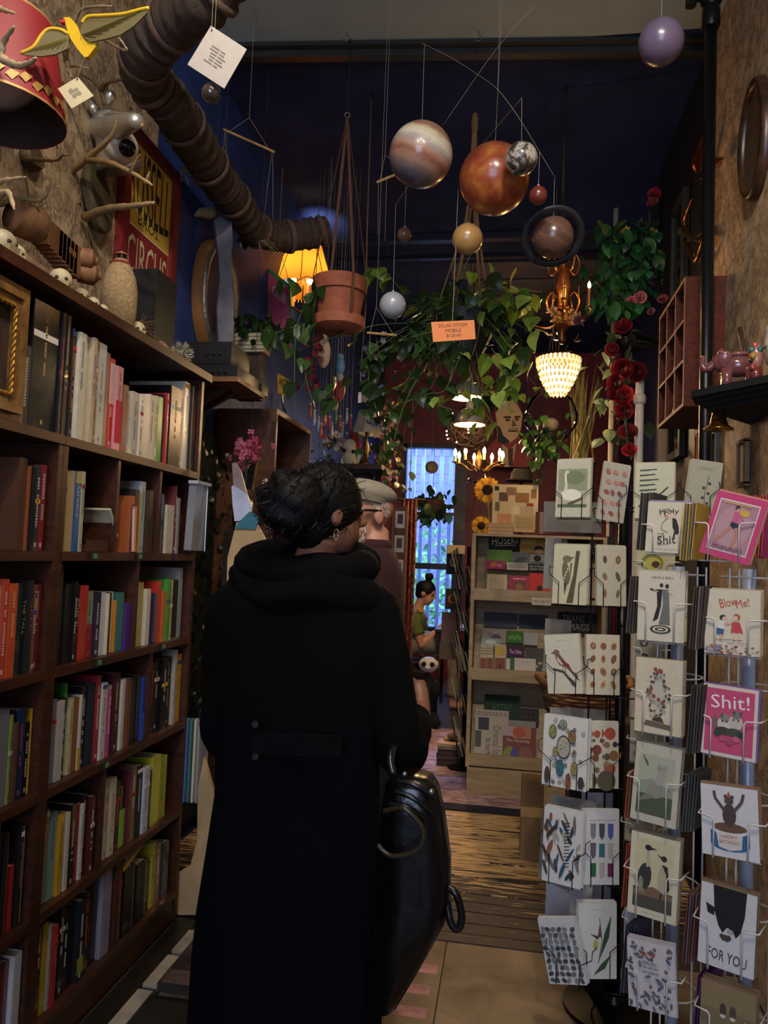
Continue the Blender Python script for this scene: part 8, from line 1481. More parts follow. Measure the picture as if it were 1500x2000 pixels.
# dark ivy curtain past the bookcase
t = thing('ivy_curtain', 'dense black green artificial ivy hanging past the bookcase end', 'plant', (-1.3, 3.1, 0.8)); rr = random.Random(101)
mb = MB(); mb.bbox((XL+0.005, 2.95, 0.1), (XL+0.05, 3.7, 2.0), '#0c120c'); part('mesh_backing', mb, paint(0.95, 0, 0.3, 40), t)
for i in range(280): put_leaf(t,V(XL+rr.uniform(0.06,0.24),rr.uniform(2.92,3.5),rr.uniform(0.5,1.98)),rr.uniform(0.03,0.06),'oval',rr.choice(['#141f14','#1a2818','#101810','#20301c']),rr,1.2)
# pink blossom bunch
c = ony(485,880,3.3); t = thing('blossom_bunch','bunch of bright pink cloth blossoms before the brown shelf unit','flower',tuple(c-V(0,0,0.08))); rr = random.Random(5)
for i in range(60):
    p = ony(rr.gauss(485,14),rr.gauss(878,14),3.3+rr.uniform(-0.04,0.04)); mb = MB(); d0 = Vector((rr.gauss(0,1),-1,rr.gauss(0,1))).normalized(); u = d0.orthogonal().normalized(); v = d0.cross(u); cl = rr.choice(['#b8486a','#c8607c','#a03c5c','#d07c90'])
    for j in range(4): a = j*1.571; d = u*math.cos(a)+v*math.sin(a); e = (d.cross(d0))*0.008; mb.quad(p, p+d*0.012+e, p+d*0.02, p+d*0.012-e, cl)
    part('blossom', mb, paint(0.8, 0, 0.1, 40, trans=0.3), t)
mb = MB(); mb.tube([c, c-V(0.02, -0.02, 0.25)], 0.005, '#2c3a20', 6); part('stem', mb, paint(0.8), t)
mb = MB(); bs = c-V(0.02,-0.02,0.25); mb.lathe([(0.04,-0.12),(0.05,0.0),(0.035,0.04)],'#1a1a1c',bs,14); part('vase',mb,paint(0.3),t,'all'); mb = MB(); mb.bbox((bs.x-0.06,bs.y-0.06,0),(bs.x+0.06,bs.y+0.06,bs.z-0.12),'#2c2018'); single('plant_stand',mb,paint(0.6,0,0.2,20),'dark wooden stand under the pink blossoms','stand')
# pale feather blades, plywood sign, leaning plywood
for k,(P,col,lb,Y) in enumerate((([(453,905),(460,903),(470,920),(482,965),(476,975),(456,950)],'#a08a84','rosy tall feather blade behind the plywood sign',2.95),([(452,950),(456,948),(482,965),(492,990),(488,1016),(458,1018),(454,985)],'#b8c0d8','broad pale blue feather blade behind the plywood sign',2.93),([(513,938),(520,934),(526,942),(524,955),(514,965),(512,952)],'#e0b890','small glowing cream blade beside the woman hair bun',2.95))):
    q = [ony(x,y,Y) for x,y in P]; n = len(q); th = V(0.0,0.012,0); mb = MB(); mb.add(q+[p+th for p in q],[list(range(n))[::-1],list(range(n,2*n))]+[(i,(i+1) % n,n+(i+1) % n,n+i) for i in range(n)],col); o = single('feather_blade',mb,paint(0.5,0,0.2,14),lb,'feather','pale feather blades'); 
    cq = sum(q,V(0,0,0))/n; mb = MB(); mb.tube([V(cq.x,Y+0.006,min(p.z for p in q)+0.01),V(cq.x+0.01,Y+0.03,0.002)],0.003,'#4a3c2c',5); part('quill',mb,THR,o)
PLYL = wood('new_plywood', '#a88a5c', '#c8a878', (2, 2, 1), 0.6, 4)
P = [(462, 1020), (500, 1020), (522, 1062), (535, 1120), (540, 1300), (440, 1300), (444, 1090)]
q = [ony(x,y,2.9) for x,y in P]; n = len(q); th = V(0,0.02,0); mb = MB(); mb.add(q+[p+th for p in q],[list(range(n))[::-1],list(range(n,2*n))]+[(i,(i+1) % n,n+(i+1) % n,n+i) for i in range(n)],'#b89868'); t = thing('plywood_sign','cut plywood figure with painted red half disc behind the woman','sign',tuple(q[4])); part('board',mb,PLYL,t)
mb = MB(); cq = ony(500,1088,2.895); mb.prism([(0.055*math.cos(a),0.05*math.sin(a)) for a in [math.pi*0.5+i*math.pi/10 for i in range(11)]],'#a8324c',Matrix.Translation(cq),0.003); mb.prism([(0.055*math.cos(a),0.05*math.sin(a)) for a in [-math.pi*0.5+i*math.pi/10 for i in range(11)]],'#c8743c',Matrix.Translation(cq),0.003); part('painted_disc',mb,PRINT,t)
mb = MB(); mb.prism([(0,0),(0.09,0.0),(0.10,0.05),(0.06,0.07),(0.02,0.03)],'#2f6a78',Matrix.Translation(ony(458,1032,2.892)),0.004); part('teal_patch',mb,PRINT,t)
for sx in (470, 520): mb = MB(); a = ony(sx, 1300, 2.91); mb.bbox((a.x-0.02, 2.905, 0), (a.x+0.02, 2.925, a.z), '#b89868'); part('post', mb, PLYL, t)
P = [(398, 1480), (420, 1560), (416, 1640), (404, 1700), (398, 1787), (346, 1787), (348, 1705), (372, 1690), (385, 1640), (386, 1540)]
b0 = onz(370,1790,0.0); q = [ony(x,y,b0.y) for x,y in P]; n = len(q); mb = MB(); mb.add(q+[p+V(0,0.02,0) for p in q],[list(range(n))[::-1],list(range(n,2*n))]+[(i,(i+1) % n,n+(i+1) % n,n+i) for i in range(n)],'#a88c64'); zmin = min(p.z for p in q); mb.v = [v-V(0,0,zmin) for v in mb.v]; t = thing('plywood_cutout','curved raw plywood cut-out standing on the floor past the bookcase','board',(q[5].x,b0.y,0)); part('board',mb,PLYL,t)
mb = MB(); mb.bbox((q[5].x, b0.y+0.02, 0), (q[5].x+0.09, b0.y+0.12, 0.04), '#a88c64'); part('foot', mb, PLYL, t)
# gold picture frame near the feathers
c = ony(486,930,3.48); t = thing('gold_frame','small thin gold picture frame behind the feather blades','frame',tuple(c-V(0,0,0.06))); s = mpp(c); mb = MB(); mb.box(c,(24*s,0.008,52*s),'#1c1a18',(0,0.12,0)); part('picture',mb,PRINT,t)
for dx,dz,w,h in ((-13,0,3,58),(13,0,3,58),(0,28,29,3),(0,-28,29,3)): mb = MB(); R_ = Euler((0,0.12,0)).to_matrix(); mb.box(c+R_ @ V(dx*s,-0.004,dz*s),(w*s,0.014,h*s),'#a08448',R_); part('frame_bar',mb,paint(0.35,0.6),t)
mb = MB(); mb.tube([c+V(0, 0.01, 0.05), V(c.x, c.y+0.01, 2.2), V(c.x, 3.48, ZC)], 0.0012, '#2a2620', 4); part('cord', mb, THR, t)
# white lampshade, plush and hanging flowers, left rear
Yw = 4.6; c = ony(716,848,Yw); s = mpp(c); t = thing('table_lamp','white panelled fabric lampshade with paper tag, unlit','lamp',(c.x,Yw,c.z-60*s)); mb = MB(); mb.lathe([(30*s,0),(26*s,10*s),(20*s,28*s),(16*s,46*s)],'#c8c2b4',c,8,caps=False); part('shade',mb,paint(0.8,0,0.08,20,trans=0.3),t)
for k in range(8): a = k*0.785; mb = MB(); mb.tube([c+V(r_*s*math.cos(a),r_*s*math.sin(a),h*s) for r_,h in ((30.4,0),(26.4,10),(20.4,28),(16.4,46))],0.003,'#a49c8c',4); part('piping',mb,paint(0.8),t)
mb = MB(); mb.lathe([(14*s,-62*s),(5*s,-56*s),(7*s,-30*s),(3*s,-10*s),(3*s,20*s)],'#7a5c34',c,14); part('stand',mb,BR,t,'all'); mb = MB(); mb.box(ony(735,845,Yw-0.11),(0.04,0.002,0.06),'#c8b88c',(0,-0.2,0.3)); part('tag',mb,PRINT,t)
zl = c.z-62*s; mb = MB(); mb.bbox((XL+0.01,4.5,zl-0.03),(c.x+0.12,5.2,zl),'#3a2818'); tsh = thing('wall_shelf','dark brown shelf under the white lamp and plush bird','shelf',(XL+0.2,4.8,zl-0.03)); part('board',mb,CE,tsh)
mb = MB(); mb.prism([(XL,zl-0.03),(c.x-0.05,zl-0.03),(XL,zl-0.25)],'#3a2818',Matrix.Translation((0,4.8,0)),0.025); part('bracket',mb,CE,tsh)
c = ony(684,912,4.52); c.z = zl+0.001; s = mpp(c); t = thing('plush_hen','cream plush hen with red comb below the white lampshade','toy',tuple(c)); zz3 = lambda py: ony(684,py,4.55).z
mb = MB(); mb.ball(V(c.x,4.55,(zl+zz3(878))/2),(18*s,16*s,(zz3(878)-zl)/2+6*s),'#d0c49c',16,12); part('body',mb,FUR,t,'all'); mb = MB(); mb.ball(V(c.x-4*s,4.54,zz3(872)),(14*s,13*s,14*s),'#d4c8a4',14,10); part('head',mb,FUR,t,'all')
mb = MB(); mb.ball(V(c.x+2*s,4.55,zz3(851)),(9*s,7*s,10*s),'#8c2a2c',12,8); mb.ball(V(c.x+12*s,4.55,zz3(868)),(7*s,7*s,16*s),'#8c2a2c',12,8); part('comb',mb,FUR,t,'all')
for dx in (-12,6): mb = MB(); mb.ball(V(c.x+dx*s,4.55-15*s,zz3(884 if dx > 0 else 882)),4*s,'#141414',8,6); part('eye',mb,paint(0.1),t,'all')
# hanging cloth flower garlands at the left rear
FC = ['#b4b0a8', '#8c94b8', '#a84c58', '#c8a040', '#6c7cae', '#c0828c', '#7a5a8c', '#d0c8b8']
for k,(P,lb,Y,cols,nf) in enumerate((([(735,660),(740,720),(732,780),(745,840)],'garland of blue and white cloth flowers beside beaded chain',4.4,['#8c94b8','#6c7cae','#b4b0a8','#54608c'],34),([(765,780),(758,830),(770,890),(780,930)],'garland of yellow and purple cloth flowers by the window',5.2,['#c8a040','#7a5a8c','#c8b478','#54406a'],26),([(745,800),(752,850),(735,900),(745,950)],'garland of pink and red cloth flowers beside the white lampshade',4.7,['#a84c58','#c0828c','#b86a70','#d0c8b8'],30),([(612,650),(612,690),(606,730),(600,765)],'string of dark red dried chillies and roses below the pot',4.2,['#6a141c','#7c1c24','#541018','#8a2a2c'],30),([(640,850),(660,870),(700,900),(760,930)],'swag of leaves and pale flowers above the two customers',4.65,['#b0a890','#a08c7c','#c8c0b0','#8c5c64'],26))):
    t = thing('flower_garland',lb,'garland',tuple(ony(*P[-1],Y)),'cloth flower garlands at the left rear'); SPn = spline([ony(*q,Y) for q in P],8); mb = MB(); mb.tube(SPn,0.006,'#2c3a24',6); mb.tube([SPn[0],V(SPn[0].x,Y,ZC)],0.002,'#2c2c24',4); part('stem',mb,paint(0.8),t,'all'); rr = random.Random(200+k)
    for i in range(nf):
        p = SPn[rr.randrange(len(SPn))]+V(rr.gauss(0,0.035),rr.gauss(0,0.03),rr.gauss(0,0.02)); mb = MB(); cl = rr.choice(cols); d0 = Vector((rr.gauss(0,0.5),-1,rr.gauss(0,0.5))).normalized(); u = d0.orthogonal().normalized(); v = d0.cross(u); r_ = rr.uniform(0.014,0.028)
        for j in range(6): a = j*1.047; d = u*math.cos(a)+v*math.sin(a)+d0*0.3; e = (d.cross(d0))*r_*0.45; mb.quad(p,p+d*r_*0.6+e,p+d*r_,p+d*r_*0.6-e,cl)
        part('cloth_flower', mb, paint(0.8, 0, 0.1, 40, trans=0.2), t)
    if k != 3:
        for i in range(40): put_leaf(t,SPn[rr.randrange(len(SPn))]+V(rr.gauss(0,0.06),rr.gauss(0,0.05),rr.gauss(0,0.04)),rr.uniform(0.04,0.09),'oval',rr.choice(['#2c3c28','#3a4c30','#24321f','#4a5a3c']),rr,0.9)
# strings of small dolls and fish
for k,(px,py,Y,parts_,lb) in enumerate(((632,690,4.4,[('#c8b89c',0,60)],'pale cloth doll hanging below the terracotta pot'),(665,715,4.45,[('#5a8cb0',0,36),('#8cb4c4',20,20)],'blue painted fish ornament hanging on the left wall'),(663,760,4.75,[('#a03030',0,50),('#c05048',10,20)],'red carved parrot ornament on a string'),(655,790,4.95,[('#c8c070',0,26)],'small pale green ornament on a string'))):
    c = ony(px, py, Y); s = mpp(c); t = thing('hanging_ornament', lb, 'ornament', tuple(c-V(0, 0, 30*s)), 'ornaments hanging at the left rear')
    for (col,off,hh) in parts_: mb = MB(); mb.ball(c-V(0,0,off*s),(hh*0.24*s,hh*0.16*s,hh*0.5*s),col,12,8); part('body',mb,paint(0.5,0,0.2,20),t,'all')
    mb = MB(); mb.ball(c+V(0,0,parts_[0][2]*0.5*s),7*s,parts_[0][0],10,8); part('head',mb,paint(0.5,0,0.2,20),t,'all'); thread(t,c,V(c.x,Y,ZC),0.001)
for k in range(12):
    px = 606+k*7+(k % 3); py = 800+(k*13) % 40; c = ony(px,py,4.55); s = mpp(c); t = thing('peg_doll','%s bright peg doll from the left in the row on the blue wall' % ORD[k],'doll',tuple(c-V(0,0,20*s)),'bright peg dolls on the blue wall'); col = ['#c86a3c','#b8c4d4','#8cb4c8','#d04c50','#d05c3c','#b0405c','#c8c0b0','#54a06c'][k % 8]
    mb = MB(); mb.lathe([(2.6*s,-18*s),(3.0*s,-8*s),(2*s,8*s)],col,c,8); part('body',mb,paint(0.5),t,'all'); mb = MB(); mb.ball(c+V(0,0,11*s),2.8*s,'#c8a88c',8,6); part('head',mb,paint(0.5),t,'all'); thread(t,c,V(c.x,c.y,c.z+0.35),0.0008); 
    mb = MB(); mb.tube([V(c.x, c.y, c.z+0.35), V(c.x, c.y, ZC)], 0.0008, '#8a8474', 4); part('string', mb, THR, t)
# ================================================================ people
def skin(name, col):
    m,nt,b = _nodes(name); n = noise(nt,coords(nt),30,3); nt.links.new(ramp(nt,n,[(0.3,tuple(v*0.85 for v in rgb(col))),(0.7,rgb(col))]),b.inputs['Base Color']); b.inputs['Roughness'].default_value = 0.5; b.inputs['Subsurface Weight'].default_value = 0.05; return m
def limb(mb, P, R, n=12):
    P = spline(P, 5); mb.tube(P, interp(R, len(P)), '#888888', n); mb.ball(P[0], R[0], '#888888', 10, 8); mb.ball(P[-1], R[-1], '#888888', 10, 8)
def head_mb(mb, c, fwd, s=1.0):
    """skull, jaw, nose, brow, lips and ears around c (middle of the head), looking along fwd"""
    f = Vector(fwd).normalized(); u = V(0, 0, 1); r = f.cross(u).normalized(); u = r.cross(f); M = Matrix((r, f, u)).transposed()
    L = lambda x, y, z: Vector(c)+M @ V(x*s, y*s, z*s)
    mb.ball(L(0,-0.012,0.025),(0.074*s,0.092*s,0.088*s),'#888888',20,14,M); mb.ball(L(0,0.03,-0.045),(0.056*s,0.055*s,0.066*s),'#888888',18,12,M); mb.ball(L(0,0.055,-0.088),(0.026*s,0.022*s,0.02*s),'#888888',12,8,M)
    mb.tube([L(0,0.078,0.02),L(0,0.102,-0.018),L(0,0.088,-0.026)],[0.009*s,0.013*s,0.011*s],'#888888',8); mb.ball(L(0,0.099,-0.02),0.013*s,'#888888',10,8); mb.ball(L(0,0.07,0.026),(0.05*s,0.016*s,0.011*s),'#888888',12,8,M)
    mb.ball(L(0,0.079,-0.052),(0.022*s,0.009*s,0.006*s),'#888888',10,8,M); mb.ball(L(0,0.077,-0.062),(0.02*s,0.01*s,0.007*s),'#888888',10,8,M)
    for sx in (-1, 1): mb.ball(L(sx*0.076, -0.012, -0.012), (0.010*s, 0.02*s, 0.032*s), '#888888', 10, 8, M)
    return L, M
def hand_mb(mb, wrist, palm_dir, normal, curl=0.6, s=1.0, side=1):
    """palm, four unequal bent fingers and a thumb leaving the side of the palm"""
    d = Vector(palm_dir).normalized(); nrm = Vector(normal).normalized(); nrm = (nrm-d*nrm.dot(d)).normalized(); w = d.cross(nrm)*side; W = Vector(wrist)
    mb.tube([W-d*0.03*s, W, W+d*0.045*s, W+d*0.085*s], [0.026*s, 0.026*s, 0.030*s, 0.026*s], '#888888', 10)
    for k, (o, l) in enumerate(((-0.030, 0.075), (-0.010, 0.084), (0.010, 0.080), (0.029, 0.063))):
        P = [W+d*0.075*s+w*o*s]; a = 0.2
        for seg in (0.45, 0.3, 0.25):
            a += curl*(0.7 if seg > 0.4 else 1.0); P.append(P[-1]+(d*math.cos(a)+nrm*math.sin(a))*l*seg*s)
        mb.tube(P,[0.0095*s,0.009*s,0.0082*s,0.0072*s],'#888888',8); mb.ball(P[-1],0.0072*s,'#888888',8,6); [mb.ball(q,0.0092*s,'#888888',8,6) for q in P[1:3]]
    P = [W+d*0.02*s-w*0.024*s, W+d*0.045*s-w*0.05*s+nrm*0.012*s, W+d*0.07*s-w*0.052*s+nrm*0.028*s, W+d*0.088*s-w*0.042*s+nrm*0.036*s]
    mb.tube(P, [0.014*s, 0.0115*s, 0.0098*s, 0.0085*s], '#888888', 8); mb.ball(P[-1], 0.0085*s, '#888888', 8, 6)
def fused(name, mb, mat, parent, voxel):
    o = part(name, mb, mat, parent, 'all'); m = o.modifiers.new('fuse', 'REMESH'); m.mode = 'VOXEL'; m.voxel_size = voxel; m.use_smooth_shade = True
    k = o.modifiers.new('soft', 'SMOOTH'); k.factor = 0.5; k.iterations = 3; return o
def loft(secs, col, n=28, sq=2.3):
    """closed surface through superellipse sections (cx, cy, z, half width, half depth)"""
    mb = MB(); vs = []
    for cx, cy, z, a, b in secs:
        for i in range(n):
            t = 2*math.pi*i/n; c,s = math.cos(t),math.sin(t); vs.append(V(cx+a*math.copysign(abs(c)**(2/sq),c),cy+b*math.copysign(abs(s)**(2/sq),s),z))
    m = len(secs); fs = [(j*n+i,j*n+(i+1) % n,(j+1)*n+(i+1) % n,(j+1)*n+i) for j in range(m-1) for i in range(n)]+[list(range(n))[::-1],list(range((m-1)*n,m*n))]
    mb.add(vs, fs, col); return mb
def folds(mb, amp, freq, seed):
    r = random.Random(seed); ph = [r.uniform(0,6.28) for _ in range(4)]; lo = min(v.z for v in mb.v); hi = max(v.z for v in mb.v); cx = sum(v.x for v in mb.v)/len(mb.v); cy = sum(v.y for v in mb.v)/len(mb.v)
    for v in mb.v:
        a = math.atan2(v.y-cy,v.x-cx); k = amp*((hi-v.z)/(hi-lo))**1.2; d = k*(math.sin(freq*a+ph[0]+v.z*2)+0.5*math.sin((freq+4)*a+ph[1])); v.x += math.cos(a)*d; v.y += math.sin(a)*d
    return mb
COAT = paint(0.92,0,0.25,30,0.3); COAT.node_tree.nodes['Principled BSDF'].inputs['Specular IOR Level'].default_value = 0.12; BLACKCOAT = '#060607'; BLUELIT = '#04060c'
# ---- woman in the long black coat, seen from behind
Yw_ = 1.97
hc = ony(645, 1000, Yw_); 
t = thing('person', 'woman in long black hooded coat with messy bun, seen from behind', 'person', (-0.53, Yw_, 0.013))
mb = MB(); L, M = head_mb(mb, hc, (0.82, 0.6, -0.05)); sh = 1.33
mb.tube([hc+V(-0.01, -0.02, -0.06), V(-0.52, Yw_, 1.38), V(-0.53, Yw_, 1.28)], [0.052, 0.055, 0.08], '#888888', 14)
limb(mb, [V(-0.53, Yw_, 1.28), V(-0.53, Yw_, 1.1), V(-0.53, Yw_, 0.92)], [0.13, 0.12, 0.13])
for sx in (-1,1): limb(mb,[V(-0.53+sx*0.09,Yw_,0.88),V(-0.53+sx*0.10,Yw_+0.02,0.5),V(-0.53+sx*0.10,Yw_-0.01,0.09)],[0.085,0.058,0.04]); mb.tube([V(-0.53+sx*0.10,Yw_-0.04,0.05),V(-0.53+sx*0.11,Yw_+0.14,0.045)],[0.042,0.032],'#888888',10); mb.ball(V(-0.53+sx*0.11,Yw_+0.14,0.045),0.032,'#888888')
S_R = ony(722, 1195, Yw_); E_R = ony(768, 1448, Yw_-0.02); H_R = ony(823, 1385, 2.14)
S_L = ony(452, 1195, Yw_); E_L = ony(440, 1440, Yw_+0.02); H_L = V(-0.66, 2.2, 1.0)
limb(mb,[V(-0.53,Yw_,1.26),S_R,E_R],[0.07,0.055,0.042]); limb(mb,[E_R,H_R],[0.042,0.027]); limb(mb,[V(-0.53,Yw_,1.26),S_L,E_L],[0.07,0.055,0.042]); limb(mb,[E_L,H_L],[0.042,0.027])
hand_mb(mb, H_R, ony(812, 1310, 2.2)-H_R, V(-1, 0.1, -0.2), 0.5, 0.95, 1); hand_mb(mb, H_L, V(0.3, 0.6, 0.3), V(1, -0.2, 0), 0.7, 0.95, -1)
fused('body', mb, skin('brown_skin', '#8a5c44'), t, 0.0065)
# coat as one loft from hem to collar
rows = [(1085,600,40),(1105,590,90),(1135,595,150),(1180,588,170),(1240,586,172),(1320,584,170),(1400,582,168),(1470,580,165),(1560,578,166),(1680,570,176),(1800,560,184),(1900,555,188),(2000,552,190),(2080,550,194)]
secs = []
for py, cx_, hw in rows[::-1]:
    c = ony(cx_, py, Yw_); s = mpp(c); b_ = min(0.165, hw*s*0.62) if py > 1150 else hw*s*0.62; secs.append((c.x, Yw_, max(c.z, 0.05), hw*s, b_))
mb = folds(loft(secs, BLACKCOAT, 40, 2.2), 0.012, 6, 3)
for i, f in enumerate(mb.f): 
    if mb.v[f[0]].z < 0.9: mb.c[i] = rgb(BLUELIT)  # cool daylight on the lower coat, put into its colour
part('coat', mb, COAT, t, 'all')
for nm,P,R in (('sleeve',[V(-0.42,Yw_,1.29),S_R+V(0.0,0,0.0),S_R*0.5+E_R*0.5+V(0.012,0,0),E_R+V(0.015,0,-0.02),E_R*0.6+H_R*0.4+V(0.012,0,-0.012),H_R*0.72+E_R*0.28],[0.05,0.078,0.07,0.066,0.058,0.046]),('sleeve',[V(-0.66,Yw_,1.29),S_L+V(0.01,0,0.0),S_L*0.5+E_L*0.5,E_L,E_L*0.4+H_L*0.6,H_L*0.85+E_L*0.15],[0.05,0.078,0.066,0.06,0.055,0.046])):
    Q = spline(P,6); mb = MB(); mb.tube(Q,[r*(1+0.03*math.sin(i*1.3)) for i,r in enumerate(interp(R,len(Q)))],BLACKCOAT,18); part(nm,mb,COAT,t,'all')
# hood lying on the back, belt with buttons
hd = ony(600, 1140, Yw_-0.02); mb = MB(); mb.ball(hd, (0.215, 0.125, 0.075), BLACKCOAT, 30, 16); 
for v in mb.v:
    d = v-hd
    if d.z < 0: v.z -= 0.55*abs(d.z)*(1+0.2*math.sin(d.x*14)); v.y -= 0.035*max(0, 1-abs(d.x)/0.22)
    v.z += -0.10*d.x*0.5+0.018*math.sin(d.x*20+0.4)
part('hood', mb, COAT, t, 'all')
mb = MB(); n = 30; P = [ony(600,1100,Yw_)+V(0.155*math.cos(a),0.10*math.sin(a),0.03*math.sin(a)) for a in [i*2*math.pi/n for i in range(n+1)]]; mb.tube(P,0.045,BLACKCOAT,12); part('collar',mb,COAT,t,'all')
c = ony(580, 1455, Yw_-0.165); mb = MB(); mb.box(c, (0.22, 0.014, 0.05), '#0b0b0d', (0, -0.05, 0)); part('back_belt', mb, COAT, t)
for py in (1415,1478): mb = MB(); b_ = ony(499,py,Yw_-0.172); mb.lathe([(0.009,0),(0.008,0.004)],'#3a3a3c',b_,12,(0,-1,0)); part('button',mb,paint(0.2,0.3),t)
# hair: cap, bun and loose strands
HAIR = paint(0.6,0.0,0.3,60); HAIR.node_tree.nodes['Principled BSDF'].inputs['Specular IOR Level'].default_value = 0.25; rr = random.Random(7); mb = MB(); hcc = L(0,-0.02,0.028)
mb.ball(hcc,(0.088,0.104,0.104),'#0d0b0a',24,16,M); mb.ball(L(0,-0.055,-0.035),(0.075,0.055,0.075),'#0d0b0a',18,12,M); part('hair',mb,HAIR,t,'all')
bc = ony(568, 985, Yw_-0.11); mb = MB(); mb.ball(bc, (0.088, 0.075, 0.084), '#0c0a09', 24, 16)
for v in mb.v: d = v-bc; k = 1+0.10*math.sin(d.x*70+1)*math.sin(d.z*60)+0.06*math.sin(d.z*110+d.x*30); v.x, v.y, v.z = bc+d*k
part('bun', mb, HAIR, t, 'all'); mb = MB()
for i in range(260):
    d = Vector((rr.gauss(0,1),rr.gauss(-0.3,1),rr.gauss(0.1,1))).normalized(); a = bc+Vector((d.x*0.08,d.y*0.07,d.z*0.076)); e = (d.orthogonal().normalized()*rr.uniform(-0.05,0.05)+d*rr.uniform(0.0,0.03)); mb.tube([a,a+e*0.5+d*0.008,a+e],[0.0016,0.0012,0.0004],'#100d0b',3)
for i in range(240):
    d = Vector((rr.gauss(0,1),rr.gauss(-0.3,1),rr.gauss(0.5,1))).normalized(); a = hcc+Vector((d.x*0.09,d.y*0.10,d.z*0.104)); e = V(rr.uniform(-0.04,0.04),rr.uniform(-0.05,0.0),rr.uniform(-0.04,0.03)); mb.tube([a,a+e*0.5+d*0.006,a+e],[0.0016,0.0012,0.0004],'#100d0b',3)
part('loose_strands', mb, HAIR, t)['kind'] = 'stuff'
for sx in (-1, 1): mb = MB(); mb.ball(L(sx*0.03, 0.074, 0.008), (0.011, 0.007, 0.008), '#1c1410', 10, 8, M); part('eye', mb, paint(0.1), t, 'all')
mb = MB(); mb.tube([L(0.08,-0.012,-0.05)+V(0.006*math.cos(a),0,-0.012+0.014*math.sin(a)) for a in [i*0.524 for i in range(13)]],0.0016,'#c8a860',5); part('earring',mb,paint(0.2,0.9),t,'all')
# phone in her hand
q = H_R+(ony(812,1310,2.2)-H_R).normalized()*0.09+V(-0.045,0.0,-0.012); tp_ = thing('phone','dark phone held in the hand of the woman in black','phone',tuple(q)); mb = MB(); mb.box(q,(0.072,0.009,0.145),'#0c0d10',(0.9,0.2,0.5)); part('case',mb,paint(0.25),tp_); mb = MB(); R_ = Euler((0.9,0.2,0.5)).to_matrix(); mb.box(q+R_ @ V(0,-0.0055,0),(0.066,0.001,0.138),'#1a2230',R_); part('screen',mb,paint(0.08),tp_)
# black leather bag at her side
LEAB = paint(0.28,0,0.3,14,0.4,coat=0.3); rows = [(1512,806,40),(1530,806,52),(1580,808,62),(1660,812,70),(1740,812,71),(1790,804,66),(1830,788,60),(1880,772,48),(1930,755,36),(1965,745,24),(1972,744,12)]; secs = []
for py, cx_, hw in rows[::-1]: c = ony(cx_, py, 1.80); secs.append((c.x, 1.80, c.z, hw*mpp(c), 0.02+0.055*min(hw, 60)/70))
t = thing('shoulder_bag','big soft black leather bag hanging at the woman side','bag',tuple(ony(760,1975,1.80))); mb = folds(loft(secs,'#070708',36,2.4),0.008,5,9); part('body',mb,LEAB,t,'all')
mb = MB(); mb.tube(spline([ony(772,1530,1.80),ony(762,1490,1.83),ony(768,1462,1.87),ony(790,1455,1.95)],8),0.011,'#121214',8); part('strap',mb,LEAB,t,'all')
mb = MB(); mb.tube(spline([ony(750,1585,1.72),ony(790,1580,1.70),ony(825,1620,1.70),ony(815,1660,1.70),ony(765,1672,1.71),ony(738,1650,1.72)],8),0.006,'#3a3020',8); part('cord_loop',mb,LEAB,t,'all')
mb = MB(); mb.tube(spline([ony(866,1730,1.78),ony(890,1745,1.77),ony(902,1790,1.77),ony(894,1815,1.77),ony(880,1800,1.77),ony(872,1750,1.78)],8),0.009,'#101012',8); part('end_loop',mb,LEAB,t,'all')
for (xa,ya_,xb,yb_) in ((775,1525,850,1560),(770,1545,845,1590),(760,1570,830,1600)): mb = MB(); mb.tube(spline([ony(xa,ya_,1.735),ony((xa+xb)/2,(ya_+yb_)/2-8,1.725),ony(xb,yb_,1.735)],6),0.006,'#141416',6); part('gather',mb,LEAB,t,'all')
mb = MB(); mb.ball(ony(842,1546,1.72),0.007,'#c8ccd0',10,8); mb.ball(ony(790,1512,1.74),0.006,'#c8ccd0',10,8); part('rivets',mb,paint(0.15,0.95,0),t,'all')
# ---- man in the flat cap
Ym = 2.72; hc = ony(715,1003,Ym); t = thing('person','grey bearded man in pale flat cap, glasses and maroon sweater','person',(hc.x+0.02,Ym,0)); bx = hc.x+0.012
mb = MB(); L,M = head_mb(mb,hc,(-0.80,-0.60,-0.08),1.04); mb.tube([L(0,-0.03,-0.06),V(bx+0.02,Ym,1.45),V(bx+0.02,Ym,1.36)],[0.055,0.06,0.09],'#888888',14)
limb(mb, [V(bx, Ym, 1.32), V(bx, Ym, 1.12), V(bx, Ym, 0.92)], [0.13, 0.13, 0.13])
for sy in (-1, 1):
    limb(mb,[V(bx,Ym+sy*0.09,0.88),V(bx-0.02,Ym+sy*0.1,0.48),V(bx,Ym+sy*0.1,0.09)],[0.09,0.06,0.045]); mb.tube([V(bx+0.04,Ym+sy*0.1,0.05),V(bx-0.15,Ym+sy*0.11,0.045)],[0.045,0.035],'#888888',10); mb.ball(V(bx-0.15,Ym+sy*0.11,0.045),0.035,'#888888')
    a,e,h = V(bx,Ym+sy*0.19,1.36),V(bx+0.01,Ym+sy*0.24,1.08),V(bx-0.2,Ym+sy*0.16,1.02); limb(mb,[V(bx,Ym,1.34),a,e],[0.07,0.055,0.042]); limb(mb,[e,h],[0.042,0.028]); hand_mb(mb,h,(-1,-sy*0.2,0.05),(0,0,-1),0.6,1.0,sy)
fused('body', mb, skin('pale_skin', '#c08a70'), t, 0.0065)
